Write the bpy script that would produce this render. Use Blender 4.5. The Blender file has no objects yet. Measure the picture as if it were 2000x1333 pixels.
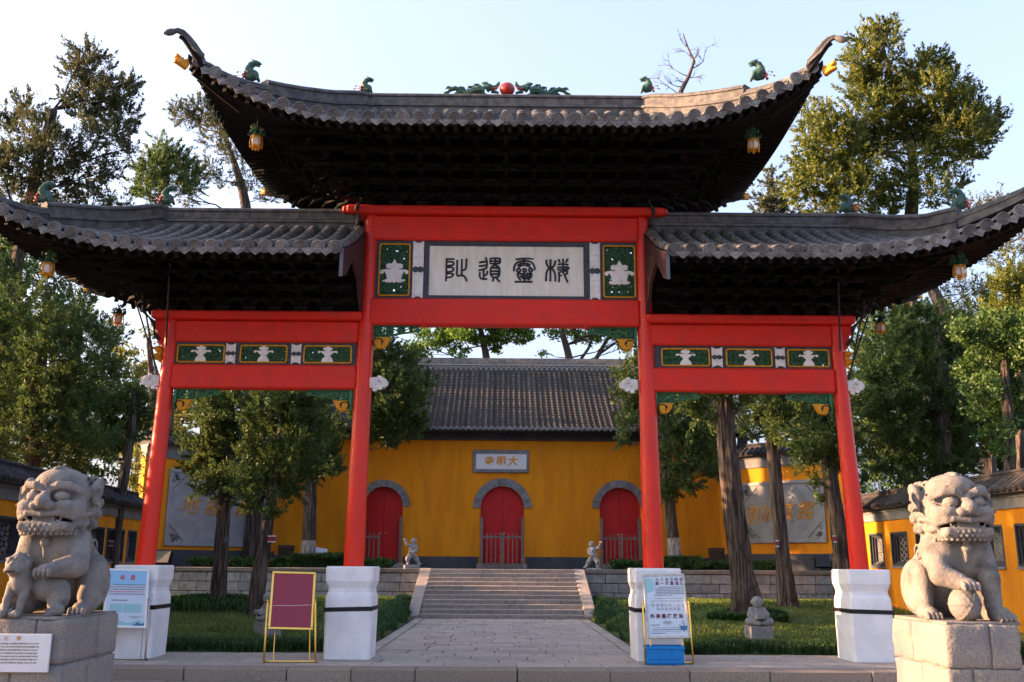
import bpy, bmesh, math, random
import numpy as np
from mathutils import Vector, Matrix, Euler
try:
    import openvdb
except Exception:
    openvdb = None

S = bpy.context.scene
C = S.collection
random.seed(7)
rng = np.random.default_rng(7)
PI = math.pi
RAD = math.radians

# ------------------------------------------------------------------ camera
FPX = 1870.0                       # focal length in pixels of a 2000 px wide frame
EYE = Vector((0.0, 0.0, 1.60))
PITCH, YAW, ROLL = RAD(13.15), RAD(-0.48), RAD(0.35)
CROT = Matrix.Rotation(YAW, 3, 'Z') @ Matrix.Rotation(PI / 2 + PITCH, 3, 'X') @ Matrix.Rotation(ROLL, 3, 'Z')
cam_d = bpy.data.cameras.new('camera')
cam = bpy.data.objects.new('camera', cam_d)
C.objects.link(cam)
cam.matrix_world = Matrix.Translation(EYE) @ CROT.to_4x4()
cam_d.sensor_width = 36.0
cam_d.lens = FPX / 2000.0 * 36.0
cam_d.clip_start = 0.05
cam_d.clip_end = 3000
S.camera = cam

# ------------------------------------------------------------------ sky, sun, exposure
SUN_AZ, SUN_EL = RAD(-88), RAD(15)          # azimuth from +Y towards +X
world = bpy.data.worlds.new('World')
S.world = world
world.use_nodes = True
wn = world.node_tree.nodes
wn.clear()
sky = wn.new('ShaderNodeTexSky')
sky.sky_type = 'NISHITA'
sky.sun_disc = False
sky.sun_elevation = SUN_EL
sky.sun_rotation = SUN_AZ % (2 * PI)
sky.air_density = 1.0
sky.dust_density = 8.0
sky.ozone_density = 1.6
bg = wn.new('ShaderNodeBackground')
bg.inputs['Strength'].default_value = 0.15
wo = wn.new('ShaderNodeOutputWorld')
hz = wn.new('ShaderNodeMix')               # thin even veil of bright haze over the whole sky
hz.data_type = 'RGBA'
hz.inputs[0].default_value = 0.50
hz.inputs[7].default_value = (0.70, 0.74, 1.16, 1)
world.node_tree.links.new(sky.outputs[0], hz.inputs[6])
world.node_tree.links.new(hz.outputs[2], bg.inputs[0])
world.node_tree.links.new(bg.outputs[0], wo.inputs[0])

sun_d = bpy.data.lights.new('sun', 'SUN')
sun_d.energy = 3.7
sun_d.angle = RAD(0.53)
sun_d.color = (1.0, 0.56, 0.31)
sun = bpy.data.objects.new('sun', sun_d)
C.objects.link(sun)
_d = Vector((math.sin(SUN_AZ) * math.cos(SUN_EL), math.cos(SUN_AZ) * math.cos(SUN_EL), math.sin(SUN_EL)))
sun.rotation_euler = _d.to_track_quat('Z', 'Y').to_euler()
sun.location = _d * 60

S.view_settings.view_transform = 'Standard'
S.view_settings.look = 'None'
S.view_settings.exposure = 2.74
S.view_settings.gamma = 1.0
S.view_settings.use_curve_mapping = False
S.cycles.use_denoising = True
S.cycles.max_bounces = 8
S.cycles.diffuse_bounces = 4
S.cycles.transparent_max_bounces = 8


# ------------------------------------------------------------------ helpers
def P(u, v, Y):
    """The point at depth Y that the photograph shows at pixel (u, v) of its 2000 x 1333 frame."""
    d = CROT @ Vector(((u - 1000.0) / FPX, (666.5 - v) / FPX, -1.0))
    return EYE + d * ((Y - EYE.y) / d.y)


def pix(p):
    q = CROT.transposed() @ (Vector(p) - EYE)
    return (1000 + FPX * q.x / -q.z, 666.5 - FPX * q.y / -q.z)


WM = {}


def wmat(o):
    return WM.get(o.name, Matrix.Identity(4)) if o is not None else Matrix.Identity(4)


def link(o, parent=None, M=None):
    C.objects.link(o)
    M = M if M is not None else Matrix.Identity(4)
    o.matrix_basis = M
    WM[o.name] = M.copy()
    if parent is not None:
        o.parent = parent
        o.matrix_parent_inverse = wmat(parent).inverted()
    return o


def tag(o, label=None, cat=None, group=None, kind=None):
    if label:
        o['label'] = label
    if cat:
        o['category'] = cat
    if group:
        o['group'] = group
    if kind:
        o['kind'] = kind
    return o


def thing(name, label, cat, loc=(0, 0, 0), group=None):
    o = bpy.data.objects.new(name, None)
    o.empty_display_size = 0.2
    link(o, None, Matrix.Translation(Vector(loc)))
    return tag(o, label, cat, group)


def inst(name, mesh, parent, M, label=None):
    o = bpy.data.objects.new(name, mesh)
    link(o, parent, M)
    if label:
        o['label'] = label
    return o


def copy_tree(root, D, label, group=None):
    """A copy of a thing, its parts and sub-parts, moved by the matrix D."""
    def rec(o, par, first):
        c = o.copy()
        C.objects.link(c)
        if first:
            c.matrix_basis = D @ wmat(o)
            WM[c.name] = c.matrix_basis.copy()
            c['label'] = label
            if group:
                c['group'] = group
        else:
            c.parent = par
            c.matrix_parent_inverse = o.matrix_parent_inverse.copy()
            WM[c.name] = D @ wmat(o)
        for ch in kids.get(o.name, []):
            rec(ch, c, False)
        return c
    kids = {}
    for o in C.objects:
        if o.parent is not None:
            kids.setdefault(o.parent.name, []).append(o)
    return rec(root, None, True)


class MB:
    """Collects the faces of ONE mesh."""

    def __init__(self):
        self.v = []
        self.f = []

    def add(self, vs, fs):
        b = len(self.v)
        self.v.extend([tuple(p) for p in vs])
        self.f.extend([tuple(i + b for i in f) for f in fs])
        return self

    def box(self, c, s, M=None, taper=1.0):
        x, y, z = s[0] / 2, s[1] / 2, s[2] / 2
        vs = []
        for sz in (-1, 1):
            k = taper if sz > 0 else 1.0
            for sx, sy in ((-1, -1), (1, -1), (1, 1), (-1, 1)):
                vs.append(Vector((sx * x * k, sy * y * k, sz * z)))
        if M is not None:
            vs = [M @ p for p in vs]
        vs = [p + Vector(c) for p in vs]
        return self.add(vs, [(3, 2, 1, 0), (4, 5, 6, 7), (0, 1, 5, 4), (1, 2, 6, 5), (2, 3, 7, 6), (3, 0, 4, 7)])

    def span(self, a, b):
        return self.box([(a[i] + b[i]) / 2 for i in range(3)], [abs(b[i] - a[i]) for i in range(3)])

    def bar(self, a, b, w, h, up=(0, 0, 1)):
        a, b = Vector(a), Vector(b)
        t = b - a
        L = t.length
        if L < 1e-6:
            return self
        t.normalize()
        n = t.cross(Vector(up))
        if n.length < 1e-4:
            n = t.cross(Vector((1, 0, 0)))
        n.normalize()
        u = n.cross(t)
        M = Matrix((n, t, u)).transposed()
        return self.box((a + b) / 2, (w, L, h), M)

    def tube(self, pts, rad, n=8, flat=1.0, cap=True, closed=False):
        pts = [Vector(p) for p in pts]
        m = len(pts)
        if not hasattr(rad, '__len__'):
            rad = [rad] * m
        ref = None
        vs = []
        for i, p in enumerate(pts):
            if closed:
                t = pts[(i + 1) % m] - pts[i - 1]
            else:
                t = pts[min(i + 1, m - 1)] - pts[max(i - 1, 0)]
            if t.length < 1e-9:
                t = Vector((0, 0, 1))
            t.normalize()
            if ref is None:
                ref = Vector((0, 0, 1)) if abs(t.z) < .9 else Vector((1, 0, 0))
            a = t.cross(ref)
            if a.length < 1e-5:
                a = t.cross(Vector((0.3, 1, 0.2)))
            a.normalize()
            b = a.cross(t)
            ref = b
            for k in range(n):
                q = 2 * PI * k / n
                vs.append(p + a * (math.cos(q) * rad[i]) + b * (math.sin(q) * rad[i] * flat))
        fs = []
        for i in range(m if closed else m - 1):
            j = (i + 1) % m
            for k in range(n):
                l = (k + 1) % n
                fs.append((i * n + k, i * n + l, j * n + l, j * n + k))
        if cap and not closed:
            fs.append(tuple(range(n))[::-1])
            fs.append(tuple((m - 1) * n + k for k in range(n)))
        return self.add(vs, fs)

    def sweep(self, prof, pts, scale=None, closed_prof=True):
        """prof: (side, height) outline swept along pts with the height kept vertical."""
        pts = [Vector(p) for p in pts]
        m, n = len(pts), len(prof)
        vs = []
        for i, p in enumerate(pts):
            t = pts[min(i + 1, m - 1)] - pts[max(i - 1, 0)]
            h = Vector((t.x, t.y, 0))
            h.normalize()
            nrm = Vector((h.y, -h.x, 0))
            t.normalize()
            up = nrm.cross(t)
            k = scale[i] if scale else (1, 1)
            for (a, b) in prof:
                vs.append(p + nrm * (a * k[0]) + up * (b * k[1]))
        fs = []
        for i in range(m - 1):
            for k in range(n if closed_prof else n - 1):
                l = (k + 1) % n
                fs.append((i * n + k, i * n + l, (i + 1) * n + l, (i + 1) * n + k))
        if closed_prof:
            fs.append(tuple(range(n))[::-1])
            fs.append(tuple((m - 1) * n + k for k in range(n)))
        return self.add(vs, fs)

    def lathe(self, prof, M=None, n=16, cap=True):
        """prof: (radius, height) turned about the local z axis."""
        M = M if M is not None else Matrix.Identity(4)
        vs = []
        for (r, z) in prof:
            for k in range(n):
                q = 2 * PI * k / n
                vs.append(M @ Vector((r * math.cos(q), r * math.sin(q), z)))
        fs = []
        for i in range(len(prof) - 1):
            for k in range(n):
                l = (k + 1) % n
                fs.append((i * n + k, i * n + l, (i + 1) * n + l, (i + 1) * n + k))
        if cap:
            fs.append(tuple(range(n))[::-1])
            fs.append(tuple((len(prof) - 1) * n + k for k in range(n)))
        return self.add(vs, fs)

    def prism(self, poly, depth, M=None):
        """poly in local x,z; extruded from y=0 (front) to y=depth."""
        M = M if M is not None else Matrix.Identity(4)
        n = len(poly)
        vs = [M @ Vector((a, 0, b)) for a, b in poly] + [M @ Vector((a, depth, b)) for a, b in poly]
        fs = [tuple(range(n)), tuple(range(n, 2 * n))[::-1]]
        for k in range(n):
            l = (k + 1) % n
            fs.append((k, k + n, l + n, l))
        return self.add(vs, fs)

    def grid(self, fn, us, vs_, flip=False):
        V = [fn(u, v) for u in us for v in vs_]
        n = len(vs_)
        fs = []
        for i in range(len(us) - 1):
            for j in range(n - 1):
                q = (i * n + j, (i + 1) * n + j, (i + 1) * n + j + 1, i * n + j + 1)
                fs.append(q[::-1] if flip else q)
        return self.add(V, fs)

    def ball(self, c, r, n=10, m=6, M=None):
        if not hasattr(r, '__len__'):
            r = (r, r, r)
        prof = [(math.sin(PI * i / m), -math.cos(PI * i / m)) for i in range(m + 1)]
        prof[0] = (0.001, -1)
        prof[-1] = (0.001, 1)
        T = Matrix.Translation(Vector(c)) @ (M.to_4x4() if M is not None else Matrix.Identity(4)) @ Matrix.Diagonal((r[0], r[1], r[2], 1))
        return self.lathe(prof, T, n)

    def mesh(self, name, mat=None, smooth=False, bevel=0.0, angle=40, normals=True):
        me = bpy.data.meshes.new(name)
        me.from_pydata(self.v, [], self.f)
        if bevel or normals:
            bm = bmesh.new()
            bm.from_mesh(me)
            if bevel:
                es = [e for e in bm.edges if len(e.link_faces) == 2 and e.calc_face_angle(0) > RAD(30)]
                bmesh.ops.bevel(bm, geom=es, offset=bevel, segments=1, affect='EDGES', clamp_overlap=True)
            if normals:
                bmesh.ops.recalc_face_normals(bm, faces=bm.faces)
            bm.to_mesh(me)
            bm.free()
        if smooth:
            me.polygons.foreach_set('use_smooth', [True] * len(me.polygons))
            try:
                me.set_sharp_from_angle(angle=RAD(angle))
            except Exception:
                pass
        if mat is not None:
            me.materials.append(mat)
        return me

    def build(self, name, mat, parent=None, smooth=False, bevel=0.0, angle=40, label=None, kind=None, M=None):
        o = bpy.data.objects.new(name, self.mesh(name, mat, smooth, bevel, angle))
        link(o, parent, M)
        if label:
            o['label'] = label
        if kind:
            o['kind'] = kind
        return o


def np_mesh(name, V, F, mat, smooth=False, attr=None):
    """Fast mesh from numpy arrays (F: n x 3 or n x 4)."""
    me = bpy.data.meshes.new(name)
    n, k = F.shape
    me.vertices.add(len(V))
    me.vertices.foreach_set('co', np.ascontiguousarray(V, dtype=np.float32).ravel())
    me.loops.add(n * k)
    me.polygons.add(n)
    me.polygons.foreach_set('loop_start', np.arange(0, n * k, k, dtype=np.int32))
    me.loops.foreach_set('vertex_index', np.ascontiguousarray(F, dtype=np.int32).ravel())
    if smooth:
        me.polygons.foreach_set('use_smooth', np.ones(n, dtype=bool))
    me.update(calc_edges=True)
    if mat is not None:
        me.materials.append(mat)
    if attr is not None:
        a = me.attributes.new('tint', 'FLOAT', 'FACE')
        a.data.foreach_set('value', np.ascontiguousarray(attr, dtype=np.float32))
    return me


# ------------------------------------------------------------------ carved shapes: smooth unions of solids, meshed on a voxel grid
class SDF:
    def __init__(self, lo, hi, vox):
        self.vox = vox
        self.lo = np.array(lo, dtype=np.float32)
        self.n = np.ceil((np.array(hi) - self.lo) / vox).astype(int) + 1
        self.D = np.full(tuple(self.n), 0.12, dtype=np.float32)

    def _sub(self, c0, c1, pad):
        a = np.clip(np.floor((np.minimum(c0, c1) - pad - self.lo) / self.vox).astype(int), 0, self.n - 1)
        b = np.clip(np.ceil((np.maximum(c0, c1) + pad - self.lo) / self.vox).astype(int) + 1, 1, self.n)
        if np.any(b <= a):
            return None
        ax = [self.lo[i] + self.vox * np.arange(a[i], b[i], dtype=np.float32) for i in range(3)]
        return (slice(a[0], b[0]), slice(a[1], b[1]), slice(a[2], b[2])), np.meshgrid(*ax, indexing='ij')

    def _mix(self, sl, d, k, cut):
        A = self.D[sl]
        if cut:
            h = np.clip(0.5 - 0.5 * (A + d) / k, 0, 1)
            self.D[sl] = A * (1 - h) + (-d) * h + k * h * (1 - h)
        else:
            h = np.clip(0.5 + 0.5 * (A - d) / k, 0, 1)
            self.D[sl] = A * (1 - h) + d * h - k * h * (1 - h)

    def ell(self, c, r, k=0.03, cut=False, rot=None):
        c = np.array(c, dtype=np.float32)
        r = np.array(r if hasattr(r, '__len__') else (r, r, r), dtype=np.float32)
        R = float(r.max())
        s = self._sub(c - R, c + R, k + 0.06)
        if s is None:
            return self
        sl, (X, Y, Z) = s
        X, Y, Z = X - c[0], Y - c[1], Z - c[2]
        if rot is not None:
            m = np.array(Euler(rot).to_matrix().transposed(), dtype=np.float32)
            X, Y, Z = (m[i, 0] * X + m[i, 1] * Y + m[i, 2] * Z for i in range(3))
        k0 = np.sqrt((X / r[0]) ** 2 + (Y / r[1]) ** 2 + (Z / r[2]) ** 2)
        k1 = np.sqrt((X / r[0] ** 2) ** 2 + (Y / r[1] ** 2) ** 2 + (Z / r[2] ** 2) ** 2) + 1e-6
        self._mix(sl, k0 * (k0 - 1) / k1, k, cut)
        return self

    def cap(self, a, b, ra, rb=None, k=0.03, cut=False):
        a, b = np.array(a, dtype=np.float32), np.array(b, dtype=np.float32)
        rb = ra if rb is None else rb
        s = self._sub(a, b, max(ra, rb) + k + 0.06)
        if s is None:
            return self
        sl, (X, Y, Z) = s
        ab = b - a
        t = np.clip(((X - a[0]) * ab[0] + (Y - a[1]) * ab[1] + (Z - a[2]) * ab[2]) / max(float(ab @ ab), 1e-9), 0, 1)
        d = np.sqrt((X - a[0] - t * ab[0]) ** 2 + (Y - a[1] - t * ab[1]) ** 2 + (Z - a[2] - t * ab[2]) ** 2) - (ra + (rb - ra) * t)
        self._mix(sl, d, k, cut)
        return self

    def path(self, pts, rs, k=0.02, cut=False):
        if not hasattr(rs, '__len__'):
            rs = [rs] * len(pts)
        for i in range(len(pts) - 1):
            self.cap(pts[i], pts[i + 1], rs[i], rs[i + 1], k, cut)
        return self

    def box(self, c, h, rnd=0.02, k=0.02, cut=False, rot=None):
        c = np.array(c, dtype=np.float32)
        h = np.array(h, dtype=np.float32)
        R = float(np.sqrt((h ** 2).sum())) if rot is not None else h
        s = self._sub(c - R, c + R, k + 0.06)
        if s is None:
            return self
        sl, (X, Y, Z) = s
        X, Y, Z = X - c[0], Y - c[1], Z - c[2]
        if rot is not None:
            m = np.array(Euler(rot).to_matrix().transposed(), dtype=np.float32)
            X, Y, Z = (m[i, 0] * X + m[i, 1] * Y + m[i, 2] * Z for i in range(3))
        qx, qy, qz = np.abs(X) - h[0] + rnd, np.abs(Y) - h[1] + rnd, np.abs(Z) - h[2] + rnd
        d = np.sqrt(np.maximum(qx, 0) ** 2 + np.maximum(qy, 0) ** 2 + np.maximum(qz, 0) ** 2) + np.minimum(np.maximum(qx, np.maximum(qy, qz)), 0) - rnd
        self._mix(sl, d, k, cut)
        return self

    def mesh(self, name, mat, M=None):
        G = openvdb.FloatGrid(1.0)
        G.copyFromArray(self.D.astype(np.float32))
        pts, tri, quad = G.convertToPolygons(isovalue=0.0, adaptivity=0.0)
        V = np.array(pts, dtype=np.float64) * self.vox + self.lo
        if M is not None:
            A = np.array(M)
            V = V @ A[:3, :3].T + A[:3, 3]
        me = np_mesh(name, V, np.array(quad)[:, ::-1], mat, smooth=True)
        return me


def text_mesh(name, body, size, mat, M, extrude=0.006, bold=0.0, shear=0.0, align='CENTER', parent=None, spacing=1.0):
    c = bpy.data.curves.new(name, 'FONT')
    c.body = body
    c.size = size
    c.extrude = extrude
    c.offset = bold
    c.shear = shear
    c.align_x = align
    c.align_y = 'CENTER'
    c.space_character = spacing
    c.resolution_u = 3
    o = bpy.data.objects.new(name, c)
    C.objects.link(o)
    bpy.context.view_layer.update()
    me = bpy.data.meshes.new_from_object(o.evaluated_get(bpy.context.evaluated_depsgraph_get()))
    bpy.data.objects.remove(o)
    bpy.data.curves.remove(c)
    me.name = name
    me.materials.clear()
    me.materials.append(mat)
    return inst(name, me, parent, M)


# ------------------------------------------------------------------ materials
def rgb(c):
    return (c[0], c[1], c[2], 1.0)


def mat(name, col, rough=0.6, col2=None, scale=3.0, detail=5.0, contrast=(0.35, 0.65), rand=0.0, bump=0.0, bscale=20.0,
        metal=0.0, stain=None, stain_scale=1.2, stain_rng=(0.55, 0.72), stretch=(1, 1, 1), spec=0.28, coat=0.0):
    m = bpy.data.materials.new(name)
    m.use_nodes = True
    nt = m.node_tree
    N, L = nt.nodes, nt.links
    b = N['Principled BSDF']
    b.inputs['Roughness'].default_value = rough
    b.inputs['Metallic'].default_value = metal
    b.inputs['Specular IOR Level'].default_value = spec
    if coat:
        b.inputs['Coat Weight'].default_value = coat
        b.inputs['Coat Roughness'].default_value = 0.25
    geo = N.new('ShaderNodeNewGeometry')
    mp = N.new('ShaderNodeMapping')
    mp.inputs['Scale'].default_value = stretch
    L.new(geo.outputs['Position'], mp.inputs['Vector'])
    vec = mp.outputs['Vector']

    def noise(sc, det):
        n = N.new('ShaderNodeTexNoise')
        n.inputs['Scale'].default_value = sc
        n.inputs['Detail'].default_value = det
        n.inputs['Roughness'].default_value = 0.6
        L.new(vec, n.inputs['Vector'])
        return n.outputs['Fac']

    def ramp(fac, a, c):
        r = N.new('ShaderNodeMapRange')
        r.interpolation_type = 'SMOOTHSTEP'
        r.inputs['From Min'].default_value = a
        r.inputs['From Max'].default_value = c
        L.new(fac, r.inputs['Value'])
        return r.outputs['Result']

    def mix(fac, a, c):
        x = N.new('ShaderNodeMix')
        x.data_type = 'RGBA'
        L.new(fac, x.inputs[0])
        for sock, val in ((x.inputs[6], a), (x.inputs[7], c)):
            if isinstance(val, (tuple, list)):
                sock.default_value = rgb(val)
            else:
                L.new(val, sock)
        return x.outputs[2]

    cur = None
    if col2 is not None:
        cur = mix(ramp(noise(scale, detail), *contrast), col, col2)
    if stain is not None:
        cur = mix(ramp(noise(stain_scale, 7), *stain_rng), cur if cur is not None else col, stain)
    if rand:
        oi = N.new('ShaderNodeObjectInfo')
        r = N.new('ShaderNodeMapRange')
        r.inputs['To Min'].default_value = 1 - rand
        r.inputs['To Max'].default_value = 1 + rand
        L.new(oi.outputs['Random'], r.inputs['Value'])
        hv = N.new('ShaderNodeHueSaturation')
        L.new(r.outputs['Result'], hv.inputs['Value'])
        if cur is None:
            hv.inputs['Color'].default_value = rgb(col)
        else:
            L.new(cur, hv.inputs['Color'])
        cur = hv.outputs['Color']
    if cur is None:
        b.inputs['Base Color'].default_value = rgb(col)
    else:
        L.new(cur, b.inputs['Base Color'])
    if bump:
        bn = N.new('ShaderNodeBump')
        bn.inputs['Strength'].default_value = bump
        bn.inputs['Distance'].default_value = 0.02
        L.new(noise(bscale, 6), bn.inputs['Height'])
        L.new(bn.outputs['Normal'], b.inputs['Normal'])
    return m


def leaf_mat(name, dark, light, old=None, trans=0.3, scale=0.9):
    """Foliage: the colour varies leaf by leaf (tint attribute) and in clumps (old and young growth)."""
    m = bpy.data.materials.new(name)
    m.use_nodes = True
    nt = m.node_tree
    N, L = nt.nodes, nt.links
    N.clear()
    out = N.new('ShaderNodeOutputMaterial')
    at = N.new('ShaderNodeAttribute')
    at.attribute_name = 'tint'
    geo = N.new('ShaderNodeNewGeometry')
    no = N.new('ShaderNodeTexNoise')
    no.inputs['Scale'].default_value = scale
    no.inputs['Detail'].default_value = 3
    L.new(geo.outputs['Position'], no.inputs['Vector'])
    ad = N.new('ShaderNodeMath')
    ad.operation = 'MULTIPLY_ADD'
    ad.inputs[1].default_value = 0.55
    L.new(at.outputs['Fac'], ad.inputs[0])
    mr = N.new('ShaderNodeMapRange')
    mr.inputs['From Min'].default_value = 0.3
    mr.inputs['From Max'].default_value = 0.7
    mr.inputs['To Max'].default_value = 0.55
    L.new(no.outputs['Fac'], mr.inputs['Value'])
    L.new(mr.outputs['Result'], ad.inputs[2])
    rp = N.new('ShaderNodeValToRGB')
    e = rp.color_ramp.elements
    e[0].position, e[0].color = 0.1, rgb(dark)
    e[1].position, e[1].color = 0.85, rgb(light)
    if old is not None:
        x = rp.color_ramp.elements.new(0.97)
        x.color = rgb(old)
    L.new(ad.outputs[0], rp.inputs['Fac'])
    di = N.new('ShaderNodeBsdfDiffuse')
    tr = N.new('ShaderNodeBsdfTranslucent')
    gl = N.new('ShaderNodeBsdfGlossy')
    gl.inputs['Roughness'].default_value = 0.45
    gl.inputs['Color'].default_value = (0.5, 0.5, 0.5, 1)
    m1 = N.new('ShaderNodeMixShader')
    m1.inputs[0].default_value = trans
    m2 = N.new('ShaderNodeMixShader')
    m2.inputs[0].default_value = 0.04
    L.new(rp.outputs['Color'], di.inputs['Color'])
    L.new(rp.outputs['Color'], tr.inputs['Color'])
    L.new(di.outputs[0], m1.inputs[1])
    L.new(tr.outputs[0], m1.inputs[2])
    L.new(m1.outputs[0], m2.inputs[1])
    L.new(gl.outputs[0], m2.inputs[2])
    L.new(m2.outputs[0], out.inputs['Surface'])
    return m


M_RED = mat('red_paint', (0.65, 0.024, 0.012), 0.5, (0.55, 0.028, 0.017), 3.5, bump=0.18, bscale=12, stain=(0.34, 0.035, 0.03), stain_rng=(0.56, 0.78), spec=0.25)
M_COLRED = mat('red_column_paint', (0.68, 0.024, 0.010), 0.34, (0.58, 0.025, 0.013), 1.5, bump=0.14, bscale=7, spec=0.35, stain=(0.46, 0.03, 0.022), stain_rng=(.6, .8))
M_WHITE = mat('white_limewash', (0.78, 0.78, 0.79), 0.7, (0.68, 0.69, 0.71), 3, bump=0.35, bscale=18, stain=(0.50, 0.50, 0.49), stain_scale=2.6, stain_rng=(0.64, 0.8))
M_STRAP = mat('black_strap', (0.012, 0.012, 0.014), 0.5)
M_TILE = mat('grey_roof_tile', (0.085, 0.083, 0.085), 0.75, (0.155, 0.15, 0.148), 5, rand=0.38, bump=0.4, bscale=40, stain=(0.34, 0.34, 0.34), stain_scale=4.5, stain_rng=(0.62, 0.78))
M_PAN = mat('roof_mortar_and_pan', (0.045, 0.045, 0.048), 0.85, (0.26, 0.27, 0.29), 11, contrast=(0.52, 0.72), bump=0.6, bscale=30)
M_RIDGE = mat('grey_ridge_tile', (0.060, 0.060, 0.064), 0.8, (0.12, 0.115, 0.108), 6, bump=0.4, bscale=35, stain=(0.30, 0.29, 0.27), stain_scale=3.5, stain_rng=(0.62, 0.8), rand=0.1)
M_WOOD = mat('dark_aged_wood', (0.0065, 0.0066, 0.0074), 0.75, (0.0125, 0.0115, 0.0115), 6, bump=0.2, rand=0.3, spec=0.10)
M_WOODR = mat('faded_red_board', (0.055, 0.016, 0.016), 0.7, (0.035, 0.016, 0.017), 4, bump=0.3, bscale=14)
M_GREYW = mat('grey_painted_edge', (0.09, 0.095, 0.115), 0.6)
M_DKFRAME = mat('slate_blue_frame', (0.035, 0.044, 0.06), 0.6, (0.055, 0.063, 0.08), 8, bump=0.2)
M_GREENP = mat('green_carving_paint', (0.028, 0.095, 0.042), 0.5, (0.02, 0.065, 0.035), 10, bump=0.15)
M_GREENL = mat('light_green_scroll_paint', (0.040, 0.155, 0.070), 0.5, (0.03, 0.11, 0.055), 10, bump=0.15)
M_GOLD = mat('ochre_gold_paint', (0.60, 0.28, 0.014), 0.5, (0.50, 0.21, 0.012), 12, bump=0.15)
M_WCARVE = mat('white_carving_paint', (0.74, 0.73, 0.72), 0.6, (0.62, 0.61, 0.60), 8, bump=0.25, bscale=25)
M_PLAQUE = mat('cream_plaque', (0.70, 0.69, 0.64), 0.6, (0.62, 0.61, 0.54), 3, bump=0.55, bscale=5, stretch=(3, 1, 0.6), stain=(0.62, 0.54, 0.36), stain_rng=(0.68, 0.85))
M_INK = mat('black_character', (0.015, 0.017, 0.022), 0.5)
M_FIG = mat('green_ridge_figure', (0.045, 0.105, 0.075), 0.6, (0.03, 0.07, 0.055), 14, bump=0.3)
M_PEARL = mat('red_pearl', (0.42, 0.025, 0.014), 0.3, (0.3, 0.02, 0.015), 8, bump=0.3, bscale=16, coat=0.3)
M_IRON = mat('black_iron', (0.014, 0.014, 0.016), 0.55, (0.03, 0.024, 0.02), 14, bump=0.2)
M_YELLOW = mat('ochre_wall_plaster', (0.62, 0.235, 0.006), 0.85, (0.53, 0.185, 0.006), 1.6, bump=0.15, bscale=30, stain=(0.46, 0.165, 0.012), stain_scale=1.1, stain_rng=(0.54, 0.76), stretch=(1.4, 1.4, .3), spec=.25)
M_BASE = mat('dark_grey_dado', (0.035, 0.042, 0.055), 0.7, (0.055, 0.06, 0.07), 2, bump=0.2)
M_BRICK = mat('grey_brick_trim', (0.15, 0.155, 0.165), 0.8, (0.20, 0.20, 0.205), 4, bump=0.25, rand=0.1)
M_HALLT = mat('dark_hall_tile', (0.034, 0.033, 0.034), 0.95, (0.056, 0.053, 0.052), 9, rand=0.25, spec=.1, bump=0.4, bscale=30)
M_RIDGEW = mat('mortar_white', (0.38, 0.38, 0.39), 0.8, (0.22, 0.22, 0.23), 6, bump=0.3)
M_DOOR = mat('red_door', (0.46, 0.011, 0.011), 0.5, (0.38, 0.012, 0.013), 3, bump=0.1, stretch=(6, 6, 0.5))
M_ARCH = mat('grey_arch_stone', (0.19, 0.195, 0.21), 0.7, (0.12, 0.13, 0.145), 5, bump=0.2, rand=0.15)
M_FENCE = mat('weathered_fence_wood', (0.20, 0.155, 0.135), 0.8, (0.14, 0.11, 0.10), 8, bump=0.2, rand=0.1)
M_SLATE = mat('grey_panel_stone', (0.27, 0.28, 0.285), 0.6, (0.215, 0.225, 0.235), 2.5, bump=0.12, rand=0.04)
M_GRANITE = mat('grey_granite', (0.27, 0.225, 0.185), 0.9, (0.19, 0.155, 0.128), 45, contrast=(0.4, 0.6), bump=0.35, bscale=45, stain=(0.19, 0.165, 0.145), stain_scale=1.6, stain_rng=(0.55, 0.8), rand=0.10)
M_PAVE = mat('paving_stone', (0.40, 0.345, 0.297), 0.9, (0.31, 0.268, 0.232), 6, bump=0.3, bscale=30, stain=(0.22, 0.205, 0.19), stain_scale=0.9, stain_rng=(0.5, 0.8), rand=0.10)
M_STEP = mat('step_stone', (0.32, 0.275, 0.235), 0.85, (0.23, 0.21, 0.19), 8, bump=0.3, bscale=30, stain=(0.20, 0.185, 0.165), stain_scale=1.2, stain_rng=(0.5, 0.8), rand=0.06)
M_BLOCK = mat('wall_stone_block', (0.27, 0.285, 0.30), 0.85, (0.19, 0.20, 0.21), 5, bump=0.4, bscale=20, stain=(0.33, 0.32, 0.29), stain_scale=2, rand=0.2)
M_JOINT = mat('dark_joint', (0.06, 0.058, 0.055), 0.95)
M_CAPST = mat('terrace_coping_stone', (0.20, 0.185, 0.16), 0.85, (0.14, 0.135, 0.12), 5, bump=0.3, rand=0.1)
M_LION = mat('lion_stone', (0.215, 0.200, 0.182), 0.95, (0.15, 0.142, 0.133), 5, bump=0.7, bscale=38, spec=.15, stain=(0.085, 0.082, 0.082), stain_scale=3.6, stain_rng=(0.55, 0.75))
M_PEDST = mat('pedestal_granite', (0.25, 0.23, 0.205), 0.95, (0.165, 0.155, 0.145), 48, contrast=(0.35, 0.65), bump=0.9, bscale=24, stain=(0.14, 0.145, 0.155), stain_scale=1.8, stain_rng=(0.5, 0.72), rand=0.08)
M_MONK = mat('pale_statue_stone', (0.29, 0.29, 0.29), 0.9, (0.21, 0.215, 0.22), 12, bump=0.35, bscale=60)
M_SOIL = mat('soil_ground', (0.06, 0.05, 0.03), 0.95, (0.09, 0.075, 0.045), 2, bump=0.4)
M_BARK = mat('cypress_bark', (0.125, 0.102, 0.085), 0.95, (0.030, 0.024, 0.021), 2.2, bump=1.0, bscale=3.5, stretch=(9, 9, 0.55), contrast=(0.38, 0.60), detail=8, spec=.1)
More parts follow.
